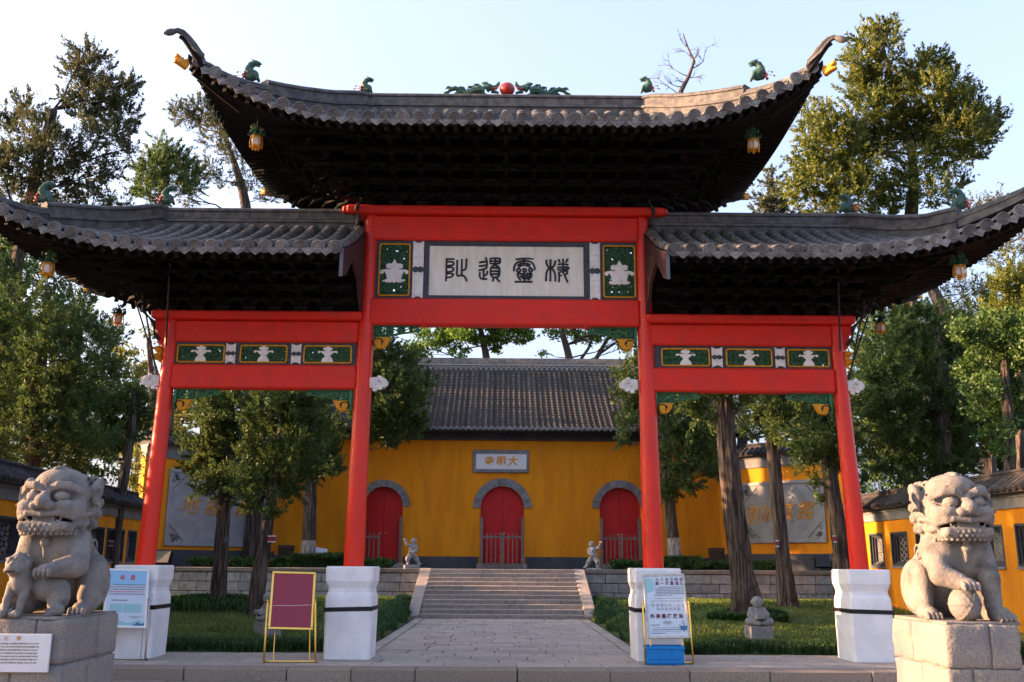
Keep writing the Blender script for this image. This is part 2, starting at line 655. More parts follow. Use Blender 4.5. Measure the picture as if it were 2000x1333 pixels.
M_BARKW = mat('limewashed_bark', (0.34, 0.325, 0.305), 0.9, (0.10, 0.085, 0.075), 4, bump=0.8, bscale=9, stretch=(7, 7, 0.9), contrast=(0.45, 0.62))
M_TWIG = mat('grey_brown_branch', (0.085, 0.068, 0.06), 0.9, (0.05, 0.04, 0.036), 8, bump=0.5)
M_BLUE = mat('blue_plastic', (0.010, 0.185, 0.52), 0.4)
M_BRASS = mat('gold_tube', (0.72, 0.45, 0.10), 0.25, metal=1.0)
M_STEELG = mat('dull_steel_tube', (0.42, 0.40, 0.37), 0.35, metal=1.0)
M_MAROON = mat('maroon_board', (0.235, 0.035, 0.062), 0.6, (0.26, 0.042, 0.07), 30)
M_BLACKP = mat('black_plastic', (0.018, 0.019, 0.022), 0.4)
M_LENS = mat('floodlight_glass', (0.50, 0.54, 0.58), 0.12, spec=0.8)
M_PLATE = mat('white_marble_plate', (0.60, 0.62, 0.66), 0.5, (0.55, 0.57, 0.61), 3)
M_BIN = mat('dark_brown_bin', (0.04, 0.028, 0.022), 0.6)


# ================================================================== THE SETTING
def smooth01(t):
    t = max(0.0, min(1.0, t))
    return t * t * (3 - 2 * t)


def lawn_z(x, y):
    z = 0.05 + 0.42 * smooth01((y - 19.0) / 15.0)
    for (mx, my, mr, mh) in ((-7.9, 27.0, 3.2, 0.30), (-6.6, 22.0, 2.6, 0.10), (7.6, 27.5, 3.0, 0.22), (5.6, 24.0, 2.0, 0.10), (9.5, 30, 3, 0.15)):
        q = ((x - mx) ** 2 + (y - my) ** 2) / (mr * mr)
        if q < 1:
            z += mh * (1 - q) ** 2
    e = min(abs(x) - 2.72, y - 18.6)
    if e < 0.5:
        z = z * smooth01(max(e, 0) / 0.5 + 0.15)
    return z


TERR = 1.44
STEP_Y0, STEP_Y1 = 30.0, 34.6


def terrain_z(x, y):
    if y < 18.5:
        return -0.36
    if y < 34.61:
        return (lawn_z(x, y) - 0.06) if abs(x) > 2.6 else -0.1
    return TERR - 0.06


xs = [-400, -150, -80, -40, -25, -16] + [-13 + i for i in range(10)] + [-2.61, -2.59, 0, 2.59, 2.61] + [4 + i for i in range(10)] + [16, 25, 40, 80, 150, 400]
ys = [-60, -20, 0, 8, 15, 18.49, 18.51] + [19.5 + i for i in range(15)] + [34.6, 34.62, 38, 45, 60, 90, 140, 250, 500]
tag(MB().grid(lambda u, v: (u, v, terrain_z(u, v)), xs, ys).build('ground', M_SOIL), kind='structure')

fc = MB()
fc.span((-14, -6, -0.5), (14, 14.58, -0.34))
tag(fc.build('forecourt', M_PAVE), kind='structure')


def rough_block(L, W, H, seed, amp=0.008, bev=0.012):
    """One worked stone: a chamfered block with slightly uneven corners, base centred at the origin."""
    r = random.Random(seed)
    m = MB()
    m.box((0, 0, H / 2), (L, W, H))
    m.v = [(x + r.uniform(-amp, amp), y + r.uniform(-amp, amp), z + (r.uniform(-amp, amp) if z > H / 2 else 0)) for x, y, z in m.v]
    return m.mesh('stone', None, bevel=bev)


# platform under the gate: stone slabs laid on a bed
plat = MB()
plat.span((-9.0, 15.80, -0.4), (9.0, 18.52, -0.02))
platform = tag(plat.build('platform', M_JOINT), kind='structure')
step = MB()
step.span((-9.0, 14.62, -0.4), (9.0, 15.795, -0.195))
lower_step = tag(step.build('lower_step', M_JOINT), kind='structure')
r = random.Random(3)
x = -8.9
k = 0
while x < 8.9:
    L = r.choice((1.0, 1.25, 1.45, 1.6))
    L = min(L, 8.95 - x)
    if L > 0.2:
        me = rough_block(L - 0.014, 0.52, 0.30, 100 + k, 0.007, 0.014)
        me.materials.append(M_GRANITE)
        inst('kerb_stone', me, platform, Matrix.Translation((x + L / 2, 15.99, -0.30)))
        me = rough_block(L * 0.98, 1.06, 0.17, 160 + k, 0.006, 0.014)
        me.materials.append(M_GRANITE)
        inst('tread_stone', me, lower_step, Matrix.Translation((x + L / 2 - 0.2, 15.16, -0.345)))
    x += L
    k += 1
slabs = {}
for row, (y0, y1) in enumerate(((16.26, 16.85), (16.86, 17.45), (17.46, 18.02), (18.03, 18.54))):
    x = -8.95 + 0.3 * (row % 2)
    while x < 8.7:
        L = r.choice((0.6, 0.8, 1.0, 1.2))
        L = min(L, 8.97 - x)
        me = rough_block(L - 0.012, y1 - y0 - 0.004, 0.12, 300 + row * 40 + int(x * 3), 0.004, 0.007)
        me.materials.append(M_PAVE)
        inst('paving_slab', me, platform, Matrix.Translation((x + L / 2, (y0 + y1) / 2, -0.122 + r.uniform(-0.003, 0.003))))
        x += L

# path up to the steps
pb = MB()
pb.span((-2.62, 18.525, -0.4), (2.62, 30.0, -0.024))
path = tag(pb.build('path', M_JOINT), kind='structure')
y = 18.56
row = 0
while y < 29.9:
    D = r.uniform(0.42, 0.66)
    D = min(D, 29.98 - y)
    if D < 0.12:
        break
    x = -2.34
    while x < 2.33:
        L = r.uniform(0.42, 1.0)
        if 2.34 - x - L < 0.3:
            L = 2.34 - x
        me = rough_block(L - r.uniform(0.01, 0.022), D - r.uniform(0.010, 0.024), 0.1, 1000 + row * 30 + int(x * 7), 0.006, 0.008)
        me.materials.append(M_PAVE)
        inst('paving_slab', me, path, Matrix.Translation((x + L / 2, y + D / 2, -0.098 + r.uniform(-0.006, 0.006))))
        x += L
    y += D
    row += 1
for s in (-1, 1):
    y = 18.56
    while y < 29.9:
        D = min(r.uniform(0.9, 1.5), 29.98 - y)
        me = rough_block(0.25, D - 0.012, 0.12, int(5000 + y * 10 + s), 0.004, 0.008)
        me.materials.append(M_PAVE)
        inst('edging_stone', me, path, Matrix.Translation((s * 2.485, y + D / 2, -0.108)))
        y += D

# flight of eleven steps between sloping cheek stones
NST = 11
RISE = TERR / NST
RUN = (STEP_Y1 - STEP_Y0) / NST
st = MB()
for i in range(NST):
    st.span((-2.48, STEP_Y0 + RUN * i + 0.05, -0.3), (2.48, STEP_Y0 + RUN * (i + 1) + 0.05, RISE * (i + 1) - 0.09))
stairs = tag(st.build('stone_steps', M_JOINT), kind='structure')
for i in range(NST):
    x = -2.5
    while x < 2.49:
        L = r.uniform(0.9, 2.0)
        if 2.5 - x - L < 0.6:
            L = 2.5 - x
        me = rough_block(L - 0.008, RUN + 0.10, RISE * 1.35, 7000 + i * 17 + int(x * 5), 0.005, 0.012)
        me.materials.append(M_STEP)
        inst('step_stone', me, stairs, Matrix.Translation((x + L / 2, STEP_Y0 + RUN * (i + 0.5) + 0.03, RISE * (i + 1) - RISE * 1.35 + r.uniform(-0.003, 0.003))))
        x += L
for s in (-1, 1):
    segs = 3
    for j in range(segs):
        a, b = j / segs, (j + 1) / segs
        ya, yb = STEP_Y0 - 0.12 + (STEP_Y1 - STEP_Y0 + 0.1) * a + 0.004, STEP_Y0 - 0.12 + (STEP_Y1 - STEP_Y0 + 0.1) * b - 0.004
        za, zb = 0.10 + (TERR - 0.07) * a, 0.10 + (TERR - 0.07) * b
        m = MB()
        M = Matrix(((0, 1, 0, min(s * 2.505, s * 2.87)), (1, 0, 0, 0), (0, 0, 1, 0), (0, 0, 0, 1)))
        m.prism([(ya, -0.2), (yb, -0.2), (yb, zb), (ya, za)], 0.365, M)
        m.build('cheek_stone', M_STEP, stairs, bevel=0.015)

# terrace and its retaining walls of squared stone
tb = MB()
tb.span((-2.9, 34.68, 0.0), (2.9, 39.3, TERR - 0.002))
terrace = tag(tb.build('terrace', M_PAVE), kind='structure')
for s in (-1, 1):
    m = MB()
    m.span((s * 2.9, 34.72, 0.0), (s * 12.6, 39.3, TERR - 0.006))
    tag(m.build('terrace_bed', M_SOIL), kind='structure')
for s, lab in ((-1, 'low stone retaining wall left of the steps below the terrace hedge'), (1, 'low stone retaining wall right of the steps below the terrace hedge')):
    wl = thing('retaining_wall', lab, 'retaining wall', (s * 7.6, 34.65, 0.2), 'retaining walls either side of the steps')
    m = MB()
    m.span((s * 2.89, 34.64, -0.1), (s * 12.5, 34.715, 1.30))
    m.build('mortar_bed', M_JOINT, wl)
    for rw in range(4):
        z0 = 1.30 - 0.325 * (rw + 1)
        x = 2.90
        while x < 12.4:
            L = r.uniform(0.38, 0.95)
            L = min(L, 12.48 - x)
            me = rough_block(L - 0.018, 0.13, 0.307, 9000 + rw * 50 + int(x * 11) + 7 * s, 0.008, 0.014)
            me.materials.append(M_BLOCK)
            inst('stone_block', me, wl, Matrix.Translation((s * (x + L / 2), 34.635 + r.uniform(-0.008, 0.008), z0 + 0.009)))
            x += L
    x = 2.75
    while x < 12.4:
        L = min(r.uniform(1.0, 1.8), 12.5 - x)
        me = rough_block(L - 0.01, 0.42, 0.14, 9500 + int(x * 11) + s, 0.006, 0.014)
        me.materials.append(M_CAPST)
        inst('coping_stone', me, wl, Matrix.Translation((s * (x + L / 2), 34.74, 1.312)))
        x += L


# ------------------------------------------------------------------ walls
def holed_panel(name, outer, holes, depth, mat_, M, parent):
    """A slab in the local x,z plane with openings; front at y=0."""
    c = bpy.data.curves.new(name, 'CURVE')
    c.dimensions = '2D'
    c.fill_mode = 'BOTH'
    c.extrude = depth / 2
    for poly in [outer] + holes:
        sp = c.splines.new('POLY')
        sp.points.add(len(poly) - 1)
        for p, (a, b) in zip(sp.points, poly):
            p.co = (a, b, 0, 1)
        sp.use_cyclic_u = True
    o = bpy.data.objects.new(name, c)
    C.objects.link(o)
    bpy.context.view_layer.update()
    me = bpy.data.meshes.new_from_object(o.evaluated_get(bpy.context.evaluated_depsgraph_get()))
    bpy.data.objects.remove(o)
    bpy.data.curves.remove(c)
    me.name = name
    T = Matrix(((1, 0, 0, 0), (0, 0, -1, depth / 2), (0, 1, 0, 0), (0, 0, 0, 1)))
    me.transform(M @ T)
    me.materials.clear()
    me.materials.append(mat_)
    return inst(name, me, parent, Matrix.Identity(4))


def rect(x0, x1, z0, z1):
    return [(x0, z0), (x1, z0), (x1, z1), (x0, z1)]


def frame_of(A, B):
    a, b = Vector((A[0], A[1], 0)), Vector((B[0], B[1], 0))
    X = (b - a).normalized()
    Y = Vector((0, 0, 1)).cross(X)
    M = Matrix((X, Y, Vector((0, 0, 1)))).transposed().to_4x4()
    M.translation = a
    return M, (b - a).length


def on_plane(u, v, M):
    """Local (x, z) where the line of sight through pixel (u, v) meets the wall plane of M."""
    d = CROT @ Vector(((u - 1000.0) / FPX, (666.5 - v) / FPX, -1.0))
    o = M.translation
    n = M.to_3x3() @ Vector((0, 1, 0))
    t = (o - EYE).dot(n) / d.dot(n)
    p = M.inverted() @ (EYE + d * t)
    return p.x, p.z


def loc(M, x, y, z):
    return M @ Vector((x, y, z))


def half_tile(name, m, n=7, r0=1.0, r1=0.9):
    """Unit barrel tile: length 1 along +y, radius 1, with an overlapping lip at the lower end."""
    b = MB()
    vs = []
    rows = ((0.0, r0), (0.90, r0 * 0.97), (0.901, r1), (1.0, r1))
    rows = ((0.0, r0), (1.0, r1))
    for (y_, rr) in rows:
        for k_ in range(n + 1):
            q = PI * k_ / n
            vs.append((math.cos(q) * rr, y_, math.sin(q) * rr))
    fs = []
    for i in range(len(rows) - 1):
        for k_ in range(n):
            a = i * (n + 1) + k_
            fs.append((a, a + 1, a + n + 2, a + n + 1))
    fs.append(tuple(range(n, -1, -1)))
    b.add(vs, fs)
    # inner rim so that the lower end shows its thickness
    return b.mesh(name, m, smooth=True, angle=50)


ME_COPING_TILE = half_tile('coping_tile', M_HALLT, 6, 1.0, 0.88)


def coping(parent, M, L, z_trim0, trim_h, eave, ridge_h, depth, pitch=0.21, mtile=None, label=None):
    """Brick trim and a small two-sided tile roof along the top of a wall (local frame M, wall thickness 0..depth)."""
    z1 = z_trim0 + trim_h
    m = MB()
    m.span((0, -0.05, z_trim0), (L, depth + 0.05, z1 - 0.09))
    m.span((0, -0.09, z1 - 0.088), (L, depth + 0.09, z1 - 0.045))
    m.span((0, -0.13, z1 - 0.043), (L, depth + 0.13, z1))
    m.v = [tuple(M @ Vector(p)) for p in m.v]
    m.build('brick_trim', M_BRICK, parent)
    mid = depth / 2
    zr = z1 + ridge_h
    m = MB()
    m.add([loc(M, a, b, c) for a in (0, L) for (b, c) in ((-eave, z1 + 0.002), (-eave, z1 + 0.05), (mid, zr), (depth + eave, z1 + 0.05), (depth + eave, z1 + 0.002))],
          [(0, 1, 6, 5), (1, 2, 7, 6), (2, 3, 8, 7), (3, 4, 9, 8), (4, 0, 5, 9), (0, 4, 3, 2, 1), (5, 6, 7, 8, 9)])
    m.build('roof_bed', M_JOINT, parent)
    m = MB()
    prof = [(-0.10, -0.04), (-0.10, 0.05), (-0.07, 0.06), (-0.07, 0.12), (-0.09, 0.13), (-0.05, 0.19), (0.05, 0.19), (0.09, 0.13), (0.07, 0.12), (0.07, 0.06), (0.10, 0.05), (0.10, -0.04)]
    m.sweep(prof, [loc(M, -0.04, mid, zr), loc(M, L + 0.04, mid, zr)])
    m.build('ridge', M_HALLT, parent)
    n = int(L / pitch)
    sl = math.hypot(mid + eave, zr - z1 - 0.05)
    R3 = M.to_3x3()
    for side in (-1, 1):
        if side > 0:
            continue
        a = loc(M, 0, -eave - 0.06, z1 + 0.035)
        t = (R3 @ Vector((0, mid + eave, zr - z1 - 0.05))).normalized()
        xx = R3 @ Vector((1, 0, 0))
        zz = xx.cross(t)
        B = Matrix((xx * 0.084, t * (sl * 0.93), zz * 0.105)).transposed().to_4x4()
        for i in range(n):
            T = B.copy()
            T.translation = a + xx * ((i + 0.5) * L / n)
            inst('roof_tile', ME_COPING_TILE, parent, T)
    return zr


def lattice(parent, M, x0, x1, z0, z1, y_, kind, name='lattice'):
    m = MB()
    w, h = x1 - x0, z1 - z0
    th = 0.016

    def seg(a, b, c, d):
        m.bar((x0 + a * w, y_, z0 + b * h), (x0 + c * w, y_, z0 + d * h), 0.03, th, up=(0, 1, 0))
    if kind == 0:       # rows of hexagons and small diamonds
        nx, nz = 3, 4
        for i in range(nx):
            for j in range(nz):
                cx, cz, rx, rz = (i + .5) / nx, (j + .5) / nz, .42 / nx, .42 / nz
                q = [(cx + rx * math.cos(PI / 3 * k_), cz + rz * math.sin(PI / 3 * k_)) for k_ in range(6)]
                for k_ in range(6):
                    seg(*q[k_], *q[(k_ + 1) % 6])
                seg(cx, cz + rz * .87, cx, (j + 1) / nz)
                seg(cx, cz - rz * .87, cx, j / nz)
                seg(cx - rx, cz, i / nx, cz)
                seg(cx + rx, cz, (i + 1) / nx, cz)
    elif kind == 1:     # pointed lancets above and below a barred middle
        n = 4
        for z_ in (.36, .64):
            seg(0, z_, 1, z_)
        for i in range(n + 1):
            seg(i / n, .36, i / n, .64)
            seg(i / n, .0, i / n, .2)
        for i in range(n):
            seg((i + .5) / n, .36, (i + .5) / n, .64)
            for a, b in ((.64, .82), (.82, 1.0)):
                seg(i / n, a, (i + .5) / n, b)
                seg((i + 1) / n, a, (i + .5) / n, b)
            seg((i + .5) / n, .82, i / n, 1.0)
            seg((i + .5) / n, .82, (i + 1) / n, 1.0)
            seg(i / n, .36, (i + .5) / n, .18)
            seg((i + 1) / n, .36, (i + .5) / n, .18)
            seg((i + .5) / n, .18, i / n, 0)
            seg((i + .5) / n, .18, (i + 1) / n, 0)
    elif kind == 2:     # triangles
        n, k2 = 4, 6
        for j in range(k2 + 1):
            seg(0, j / k2, 1, j / k2)
        for j in range(k2):
            for i in range(n):
                o_ = .5 * (j % 2)
                seg((i + o_) / n if (i + o_) <= n else 1, j / k2, min(1, (i + .5 + o_) / n), (j + 1) / k2)
                seg(min(1, (i + 1 + o_) / n), j / k2, min(1, (i + .5 + o_) / n), (j + 1) / k2)
    else:               # round rosettes
        nx, nz = 3, 4
        for i in range(nx):
            for j in range(nz):
                cx, cz, rx, rz = (i + .5) / nx, (j + .5) / nz, .5 / nx, .5 / nz
                q = [(cx + rx * math.cos(PI / 4 * k_), cz + rz * math.sin(PI / 4 * k_)) for k_ in range(8)]
                for k_ in range(8):
                    seg(*q[k_], *q[(k_ + 1) % 8])
                q2 = [(cx + .45 * rx * math.cos(PI / 4 * k_), cz + .45 * rz * math.sin(PI / 4 * k_)) for k_ in range(8)]
                for k_ in range(8):
                    seg(*q2[k_], *q2[(k_ + 1) % 8])
    m.v = [tuple(M @ Vector(p)) for p in m.v]
    return m.build(name, M_BRICK, parent)


def window_in(parent, M, x0, x1, z0, z1, kind, depth):
    """A deep window with stepped jambs and a lattice."""
    m = MB()
    for (a, y0, y1) in ((0.0, -0.012, 0.05), (0.045, 0.055, 0.11), (0.09, 0.115, 0.17)):
        w = 0.055
        for (p, q) in (((x0 + a, z0 + a), (x0 + a + w, z1 - a)), ((x1 - a - w, z0 + a), (x1 - a, z1 - a))):
            m.span((p[0], y0, p[1]), (q[0], y1, q[1]))
        m.span((x0 + a + w + .001, y0 + .002, z0 + a), (x1 - a - w - .001, y1, z0 + a + w))
        m.span((x0 + a + w + .001, y0 + .002, z1 - a - w), (x1 - a - w - .001, y1, z1 - a))
    m.v = [tuple(M @ Vector(p)) for p in m.v]
    wn_ = m.build('window', M_BASE, parent)
    m = MB()
    m.span((x0 - .02, -.05, z0 - .05), (x1 + .02, .03, z0 - .002))
    m.v = [tuple(M @ Vector(p)) for p in m.v]
    m.build('sill', M_BRICK, wn_)
    m = MB()
    m.span((x0 + .01, depth * .72, z0 + .01), (x1 - .01, depth * .78, z1 - .01))
    m.v = [tuple(M @ Vector(p)) for p in m.v]
    m.build('dark_backing', M_IRON, wn_)  # added black sheet, widened to stop sunlight leaking through the lattice
    lattice(wn_, M, x0 + .146, x1 - .146, z0 + .146, z1 - .146, 0.19, kind)


def yellow_wall(name, label, group, A, B, zb, zdado, ztrim, trim_h, ridge_h, depth, windows=(), pitch=0.21, eave=0.22):
    M, L = frame_of(A, B)
    t = thing(name, label, 'wall', loc(M, L / 2, depth / 2, zb), group)
    holes = [rect(x0 + .002, x1 - .002, z0 + .002, z1 - .002) for (x0, x1, z0, z1, k_) in windows]
    holed_panel('wall', rect(0, L, zb - 0.3, ztrim), holes, depth, M_YELLOW, M, t)
    if zdado > zb:
        m = MB()
        m.span((0.003, -0.03, zb - 0.3), (L - .003, -0.002, zdado))
        m.v = [tuple(M @ Vector(p)) for p in m.v]
        m.build('dado', M_BASE, t)
    for (x0, x1, z0, z1, k_) in windows:
        window_in(t, M, x0, x1, z0, z1, k_, depth)
    coping(t, M, L, ztrim + 0.002, trim_h, eave, ridge_h, depth, pitch)
    return t, M, L


# ------------------------------------------------------------------ temple hall
HY = 39.0
hl, hr = P(540, 1000, HY).x, P(1405, 1000, HY).x
z_wt = P(984, 861, HY).z                       # top of the yellow plaster
z_fr = P(984, 842, HY - 0.1).z                 # top of the dark frieze
hall = thing('temple_hall', 'yellow temple hall with three red arched doors under a dark tiled roof', 'temple hall', (0, HY + 3, TERR))
HM = Matrix.Translation((0, HY, 0))


def arch_poly(cx, hw, z0, zs, n=18):
    return [(cx - hw, z0), (cx + hw, z0)] + [(cx + hw * math.cos(PI * k_ / n), zs + hw * math.sin(PI * k_ / n)) for k_ in range(n + 1)]


door_specs = []
for (u0, u1, vt, vb) in ((708, 785, 951, 1098), (938, 1023, 950, 1101), (1172, 1252, 953, 1098)):
    a, b = P(u0, 1050, HY), P(u1, 1050, HY)
    hw = (b.x - a.x) / 2
    cx = (a.x + b.x) / 2
    zt = P((u0 + u1) / 2, vt, HY).z
    door_specs.append((cx, hw, TERR + 0.02, zt - hw, zt))
holed_panel('wall', rect(hl, hr, TERR - 0.3, z_wt), [arch_poly(c, h, z0, zs) for (c, h, z0, zs, zt) in door_specs], 0.34, M_YELLOW, HM, hall)
m = MB()
edges = [hl]
for (c, h, z0, zs, zt) in door_specs:
    edges += [c - h - 0.06, c + h + 0.06]
edges.append(hr)
zdado = P(984, 1088, HY).z
for i in range(0, len(edges), 2):
    m = MB()
    m.span((edges[i] + .003, HY - 0.035, TERR - .1), (edges[i + 1] - .003, HY - 0.002, zdado))
    m.build('dado', M_BASE, hall)
m = MB()
m.span((hl - .1, HY - 0.10, z_wt + .002), (hr + .1, HY + .3, z_wt + 0.07))
m.span((hl - .1, HY - 0.06, z_wt + .072), (hr + .1, HY + .3, z_fr - 0.1))
m.span((hl - .1, HY - 0.16, z_fr - .098), (hr + .1, HY + .3, z_fr))
m.build('frieze', M_BASE, hall)
m = MB()
m.span((hl, HY + 0.345, TERR - .3), (hr, HY + 9.5, z_fr))
m.build('hall_body', M_YELLOW, hall)
for (c, h, z0, zs, zt) in door_specs:
    # threshold, two leaves, posts, voussoir ring
    m = MB()
    m.span((c - h - .12, HY - .42, TERR + .003), (c + h + .12, HY + .2, TERR + .2))
    m.build('threshold', M_STEP, hall, bevel=.01)
    for s in (-1, 1):
        n = 14
        pts = [(c + s * .006, z0 + .2)] + [(c + s * (h - .012), z0 + .2)] + [(c + s * (h - .012) * math.cos(PI / 2 * k_ / n) if k_ < n else c + s * .006, zs + (h - .012) * math.sin(PI / 2 * k_ / n)) for k_ in range(n + 1)]
        m = MB()
        m.prism(pts if s > 0 else pts[::-1], 0.06, Matrix.Translation((0, HY + .22, 0)))
        d = m.build('door', M_DOOR, hall)
        m = MB()
        m.ball((c + s * .09, HY + .205, z0 + 1.35), (.035, .02, .035), 8, 5)
        m.build('door_knob', M_GOLD, d)
        m = MB()
        m.span((c + s * (h + .005), HY - .05, TERR + .202), (c + s * (h - .11), HY + .1, TERR + 2.0))
        m.build('door_post', M_FENCE, hall)
    nv = 11
    ro, ri = h * 1.36, h * 1.0
    for k_ in range(nv):
        a0, a1 = PI * (k_ + .03) / nv, PI * (k_ + .97) / nv
        m = MB()
        pl = [(c + rr * math.cos(a), zs + rr * math.sin(a)) for rr, aa in ((ri, (a0, (a0 + a1) / 2, a1)), (ro, (a1, (a0 + a1) / 2, a0))) for a in aa]
        m.prism(pl, 0.12, Matrix.Translation((0, HY - .05, 0)))
        m.build('arch_stone', M_ARCH, hall)
# name tablet
m = MB()
ta, tb_ = P(924, 879, HY - .06), P(1033, 924, HY - .06)
m.span((ta.x, HY - .09, tb_.z), (tb_.x, HY - .003, ta.z))
tab = m.build('name_tablet', M_ARCH, hall, bevel=.02)
ia, ib = P(930, 887, HY - .09), P(1028, 917, HY - .09)
m = MB()
m.span((ia.x, HY - .10, ib.z), (ib.x, HY - .085, ia.z))
m.build('white_panel', M_PLATE, tab)
for ch, u in (('大', 1001), ('明', 978), ('寺', 955)):
    p = P(u, 902, HY - .10)
    text_mesh('character', ch, 0.40, M_GOLD, Matrix.Translation((p.x, HY - .104, p.z)) @ Matrix.Rotation(PI / 2, 4, 'X'), 0.006, 0.012, 0.12, parent=tab)
# roof
EY0, RY = HY - 0.75, HY + 4.6
z_e = P(984, 838, EY0).z
z_r = P(984, 722, RY).z
m = MB()
hx = 9.9
NPR = 12


def hall_z(t):
    return z_e + (z_r - z_e) * (0.82 * t + 0.18 * t * t)


m.grid(lambda u, v: (u, EY0 + (RY - EY0) * v, hall_z(v)), [-hx, hx], [i / NPR for i in range(NPR + 1)])
m.grid(lambda u, v: (u, 2 * RY - EY0 - (RY - EY0) * v, hall_z(v)), [-hx, hx], [i / NPR for i in range(NPR + 1)], True)
m.add([(-hx, EY0, z_e), (hx, EY0, z_e), (hx, EY0 + .02, z_e - .09), (-hx, EY0 + .02, z_e - .09), (-hx, HY, z_fr + .002), (hx, HY, z_fr + .002)], [(0, 1, 2, 3), (3, 2, 5, 4)])
for s in (-1, 1):
    m.add([(s * hx, EY0, z_e)] + [(s * hx, EY0 + (RY - EY0) * v, hall_z(v)) for v in (.25, .5, .75, 1)] + [(s * hx, 2 * RY - EY0 - (RY - EY0) * v, hall_z(v)) for v in (.75, .5, .25, 0)], [tuple(range(9))])
hroof = m.build('roof', M_HALLT, hall)
# one row of overlapping barrel tiles, shared by all rows
m = MB()
nt_ = 22
for i in range(nt_):
    v0, v1 = i / nt_, (i + 1) / nt_
    y0, y1 = EY0 + (RY - EY0) * v0 - .03, EY0 + (RY - EY0) * v1
    za, zb_ = hall_z(v0) + .012, hall_z(v1)
    vs = []
    for (yy, zz, rr) in ((y0, za, .072), (y1, zb_, .060)):
        for k_ in range(7):
            q = PI * k_ / 6
            vs.append((math.cos(q) * rr, yy, zz + math.sin(q) * rr * .95))
    m.add(vs, [(k_, k_ + 1, k_ + 8, k_ + 7) for k_ in range(6)] + [tuple(range(6, -1, -1))])
me_row = m.mesh('tile_row', M_HALLT, smooth=True, angle=50)
m = MB()
for i in range(nt_ * 2):
    v0, v1 = i / nt_ / 2, (i + 1) / nt_ / 2
    y0, y1 = EY0 + (RY - EY0) * v0 - .02, EY0 + (RY - EY0) * v1
    m.add([(-.06, y0, hall_z(v0) + .045), (.06, y0, hall_z(v0) + .045), (.06, y1, hall_z(v1) + .02), (-.06, y1, hall_z(v1) + .02), (-.06, y0, hall_z(v0) - .01), (.06, y0, hall_z(v0) - .01)], [(0, 1, 2, 3), (1, 0, 4, 5)])
me_pan = m.mesh('pan_tile_row', M_HALLT)
me_drip = MB().prism([(-.085, .05), (-.06, -.03), (0, -.075), (.06, -.03), (.085, .05)], .02).mesh('drip_tile', M_BRICK)
me_end = MB().lathe([(.02, -.014), (.075, -.014), (.075, .014), (.05, .02), (.045, .012), (.001, .012)], Matrix.Rotation(PI / 2, 4, 'X'), 12).mesh('tile_end', M_BRICK)
nrow = int(2 * hx / .232)
for i in range(nrow):
    xx = -hx + (i + .5) * 2 * hx / nrow
    j = r.uniform(-.008, .008)
    inst('tile_row', me_row, hroof, Matrix.Translation((xx + j, 0, r.uniform(-.006, .006))))
    inst('pan_tile_row', me_pan, hroof, Matrix.Translation((xx + .116, 0, 0)))
    if abs(xx) < 5.2:
        inst('tile_end', me_end, hroof, Matrix.Translation((xx + j, EY0 - .045, z_e + .045)))
        inst('drip_tile', me_drip, hroof, Matrix.Translation((xx + .116, EY0 - .05, z_e + .0)))
m = MB()
zt_ = P(984, 701, RY).z
hh = zt_ - z_r
prof = [(-.24, -.15), (-.24, hh * .16), (-.20, hh * .17), (-.20, hh * .28), (-.25, hh * .29), (-.25, hh * .37), (-.15, hh * .38), (-.15, hh * .55), (-.19, hh * .56), (-.19, hh * .66), (-.14, hh * .67), (-.14, hh * .82), (-.17, hh * .83), (-.12, hh), (.12, hh), (.2, hh * .6), (.25, hh * .2), (.25, -.15)]
m.sweep(prof, [(-hx, RY, z_r), (hx, RY, z_r)])
m.build('ridge', M_RIDGE, hroof)
m = MB()
m.span((-hx, RY - .262, z_r + hh * .29), (hx, RY - .251, z_r + hh * .36))
for i in range(nrow):
    xx = -hx + (i + .5) * 2 * hx / nrow
    q = [(xx + .10 * math.cos(PI * k_ / 8), RY - .25 - .02 * 0, z_r - .1 + .14 * math.sin(PI * k_ / 8)) for k_ in range(9)]
    m.tube([(a, RY - .265, c_ + .03) for a, b_, c_ in q], .017, 5)
m.build('mortar_line', M_RIDGEW, hroof)

# ------------------------------------------------------------------ splayed screen walls beside the hall
WAL, WBL = P(275, 1000, 35.0), P(540, 1000, HY - .02)
WBR, WAR = P(1405, 1000, HY - .02), P(1662, 1000, 35.0)
Z_WT = 5.36
wingL, WML, WLL = yellow_wall('screen_wall', 'splayed yellow screen wall with grey slate panel behind the trees on the left', 'splayed screen walls', WAL, WBL, TERR, 2.06, Z_WT, 0.46, 0.34, 0.4, pitch=.24, eave=.28)
wingR, WMR, WLR = yellow_wall('screen_wall', 'splayed yellow screen wall with sunlit grey panel behind the trees on the right', 'splayed screen walls', WBR, WAR, TERR, 2.06, Z_WT, 0.46, 0.34, 0.4, pitch=.24, eave=.28)


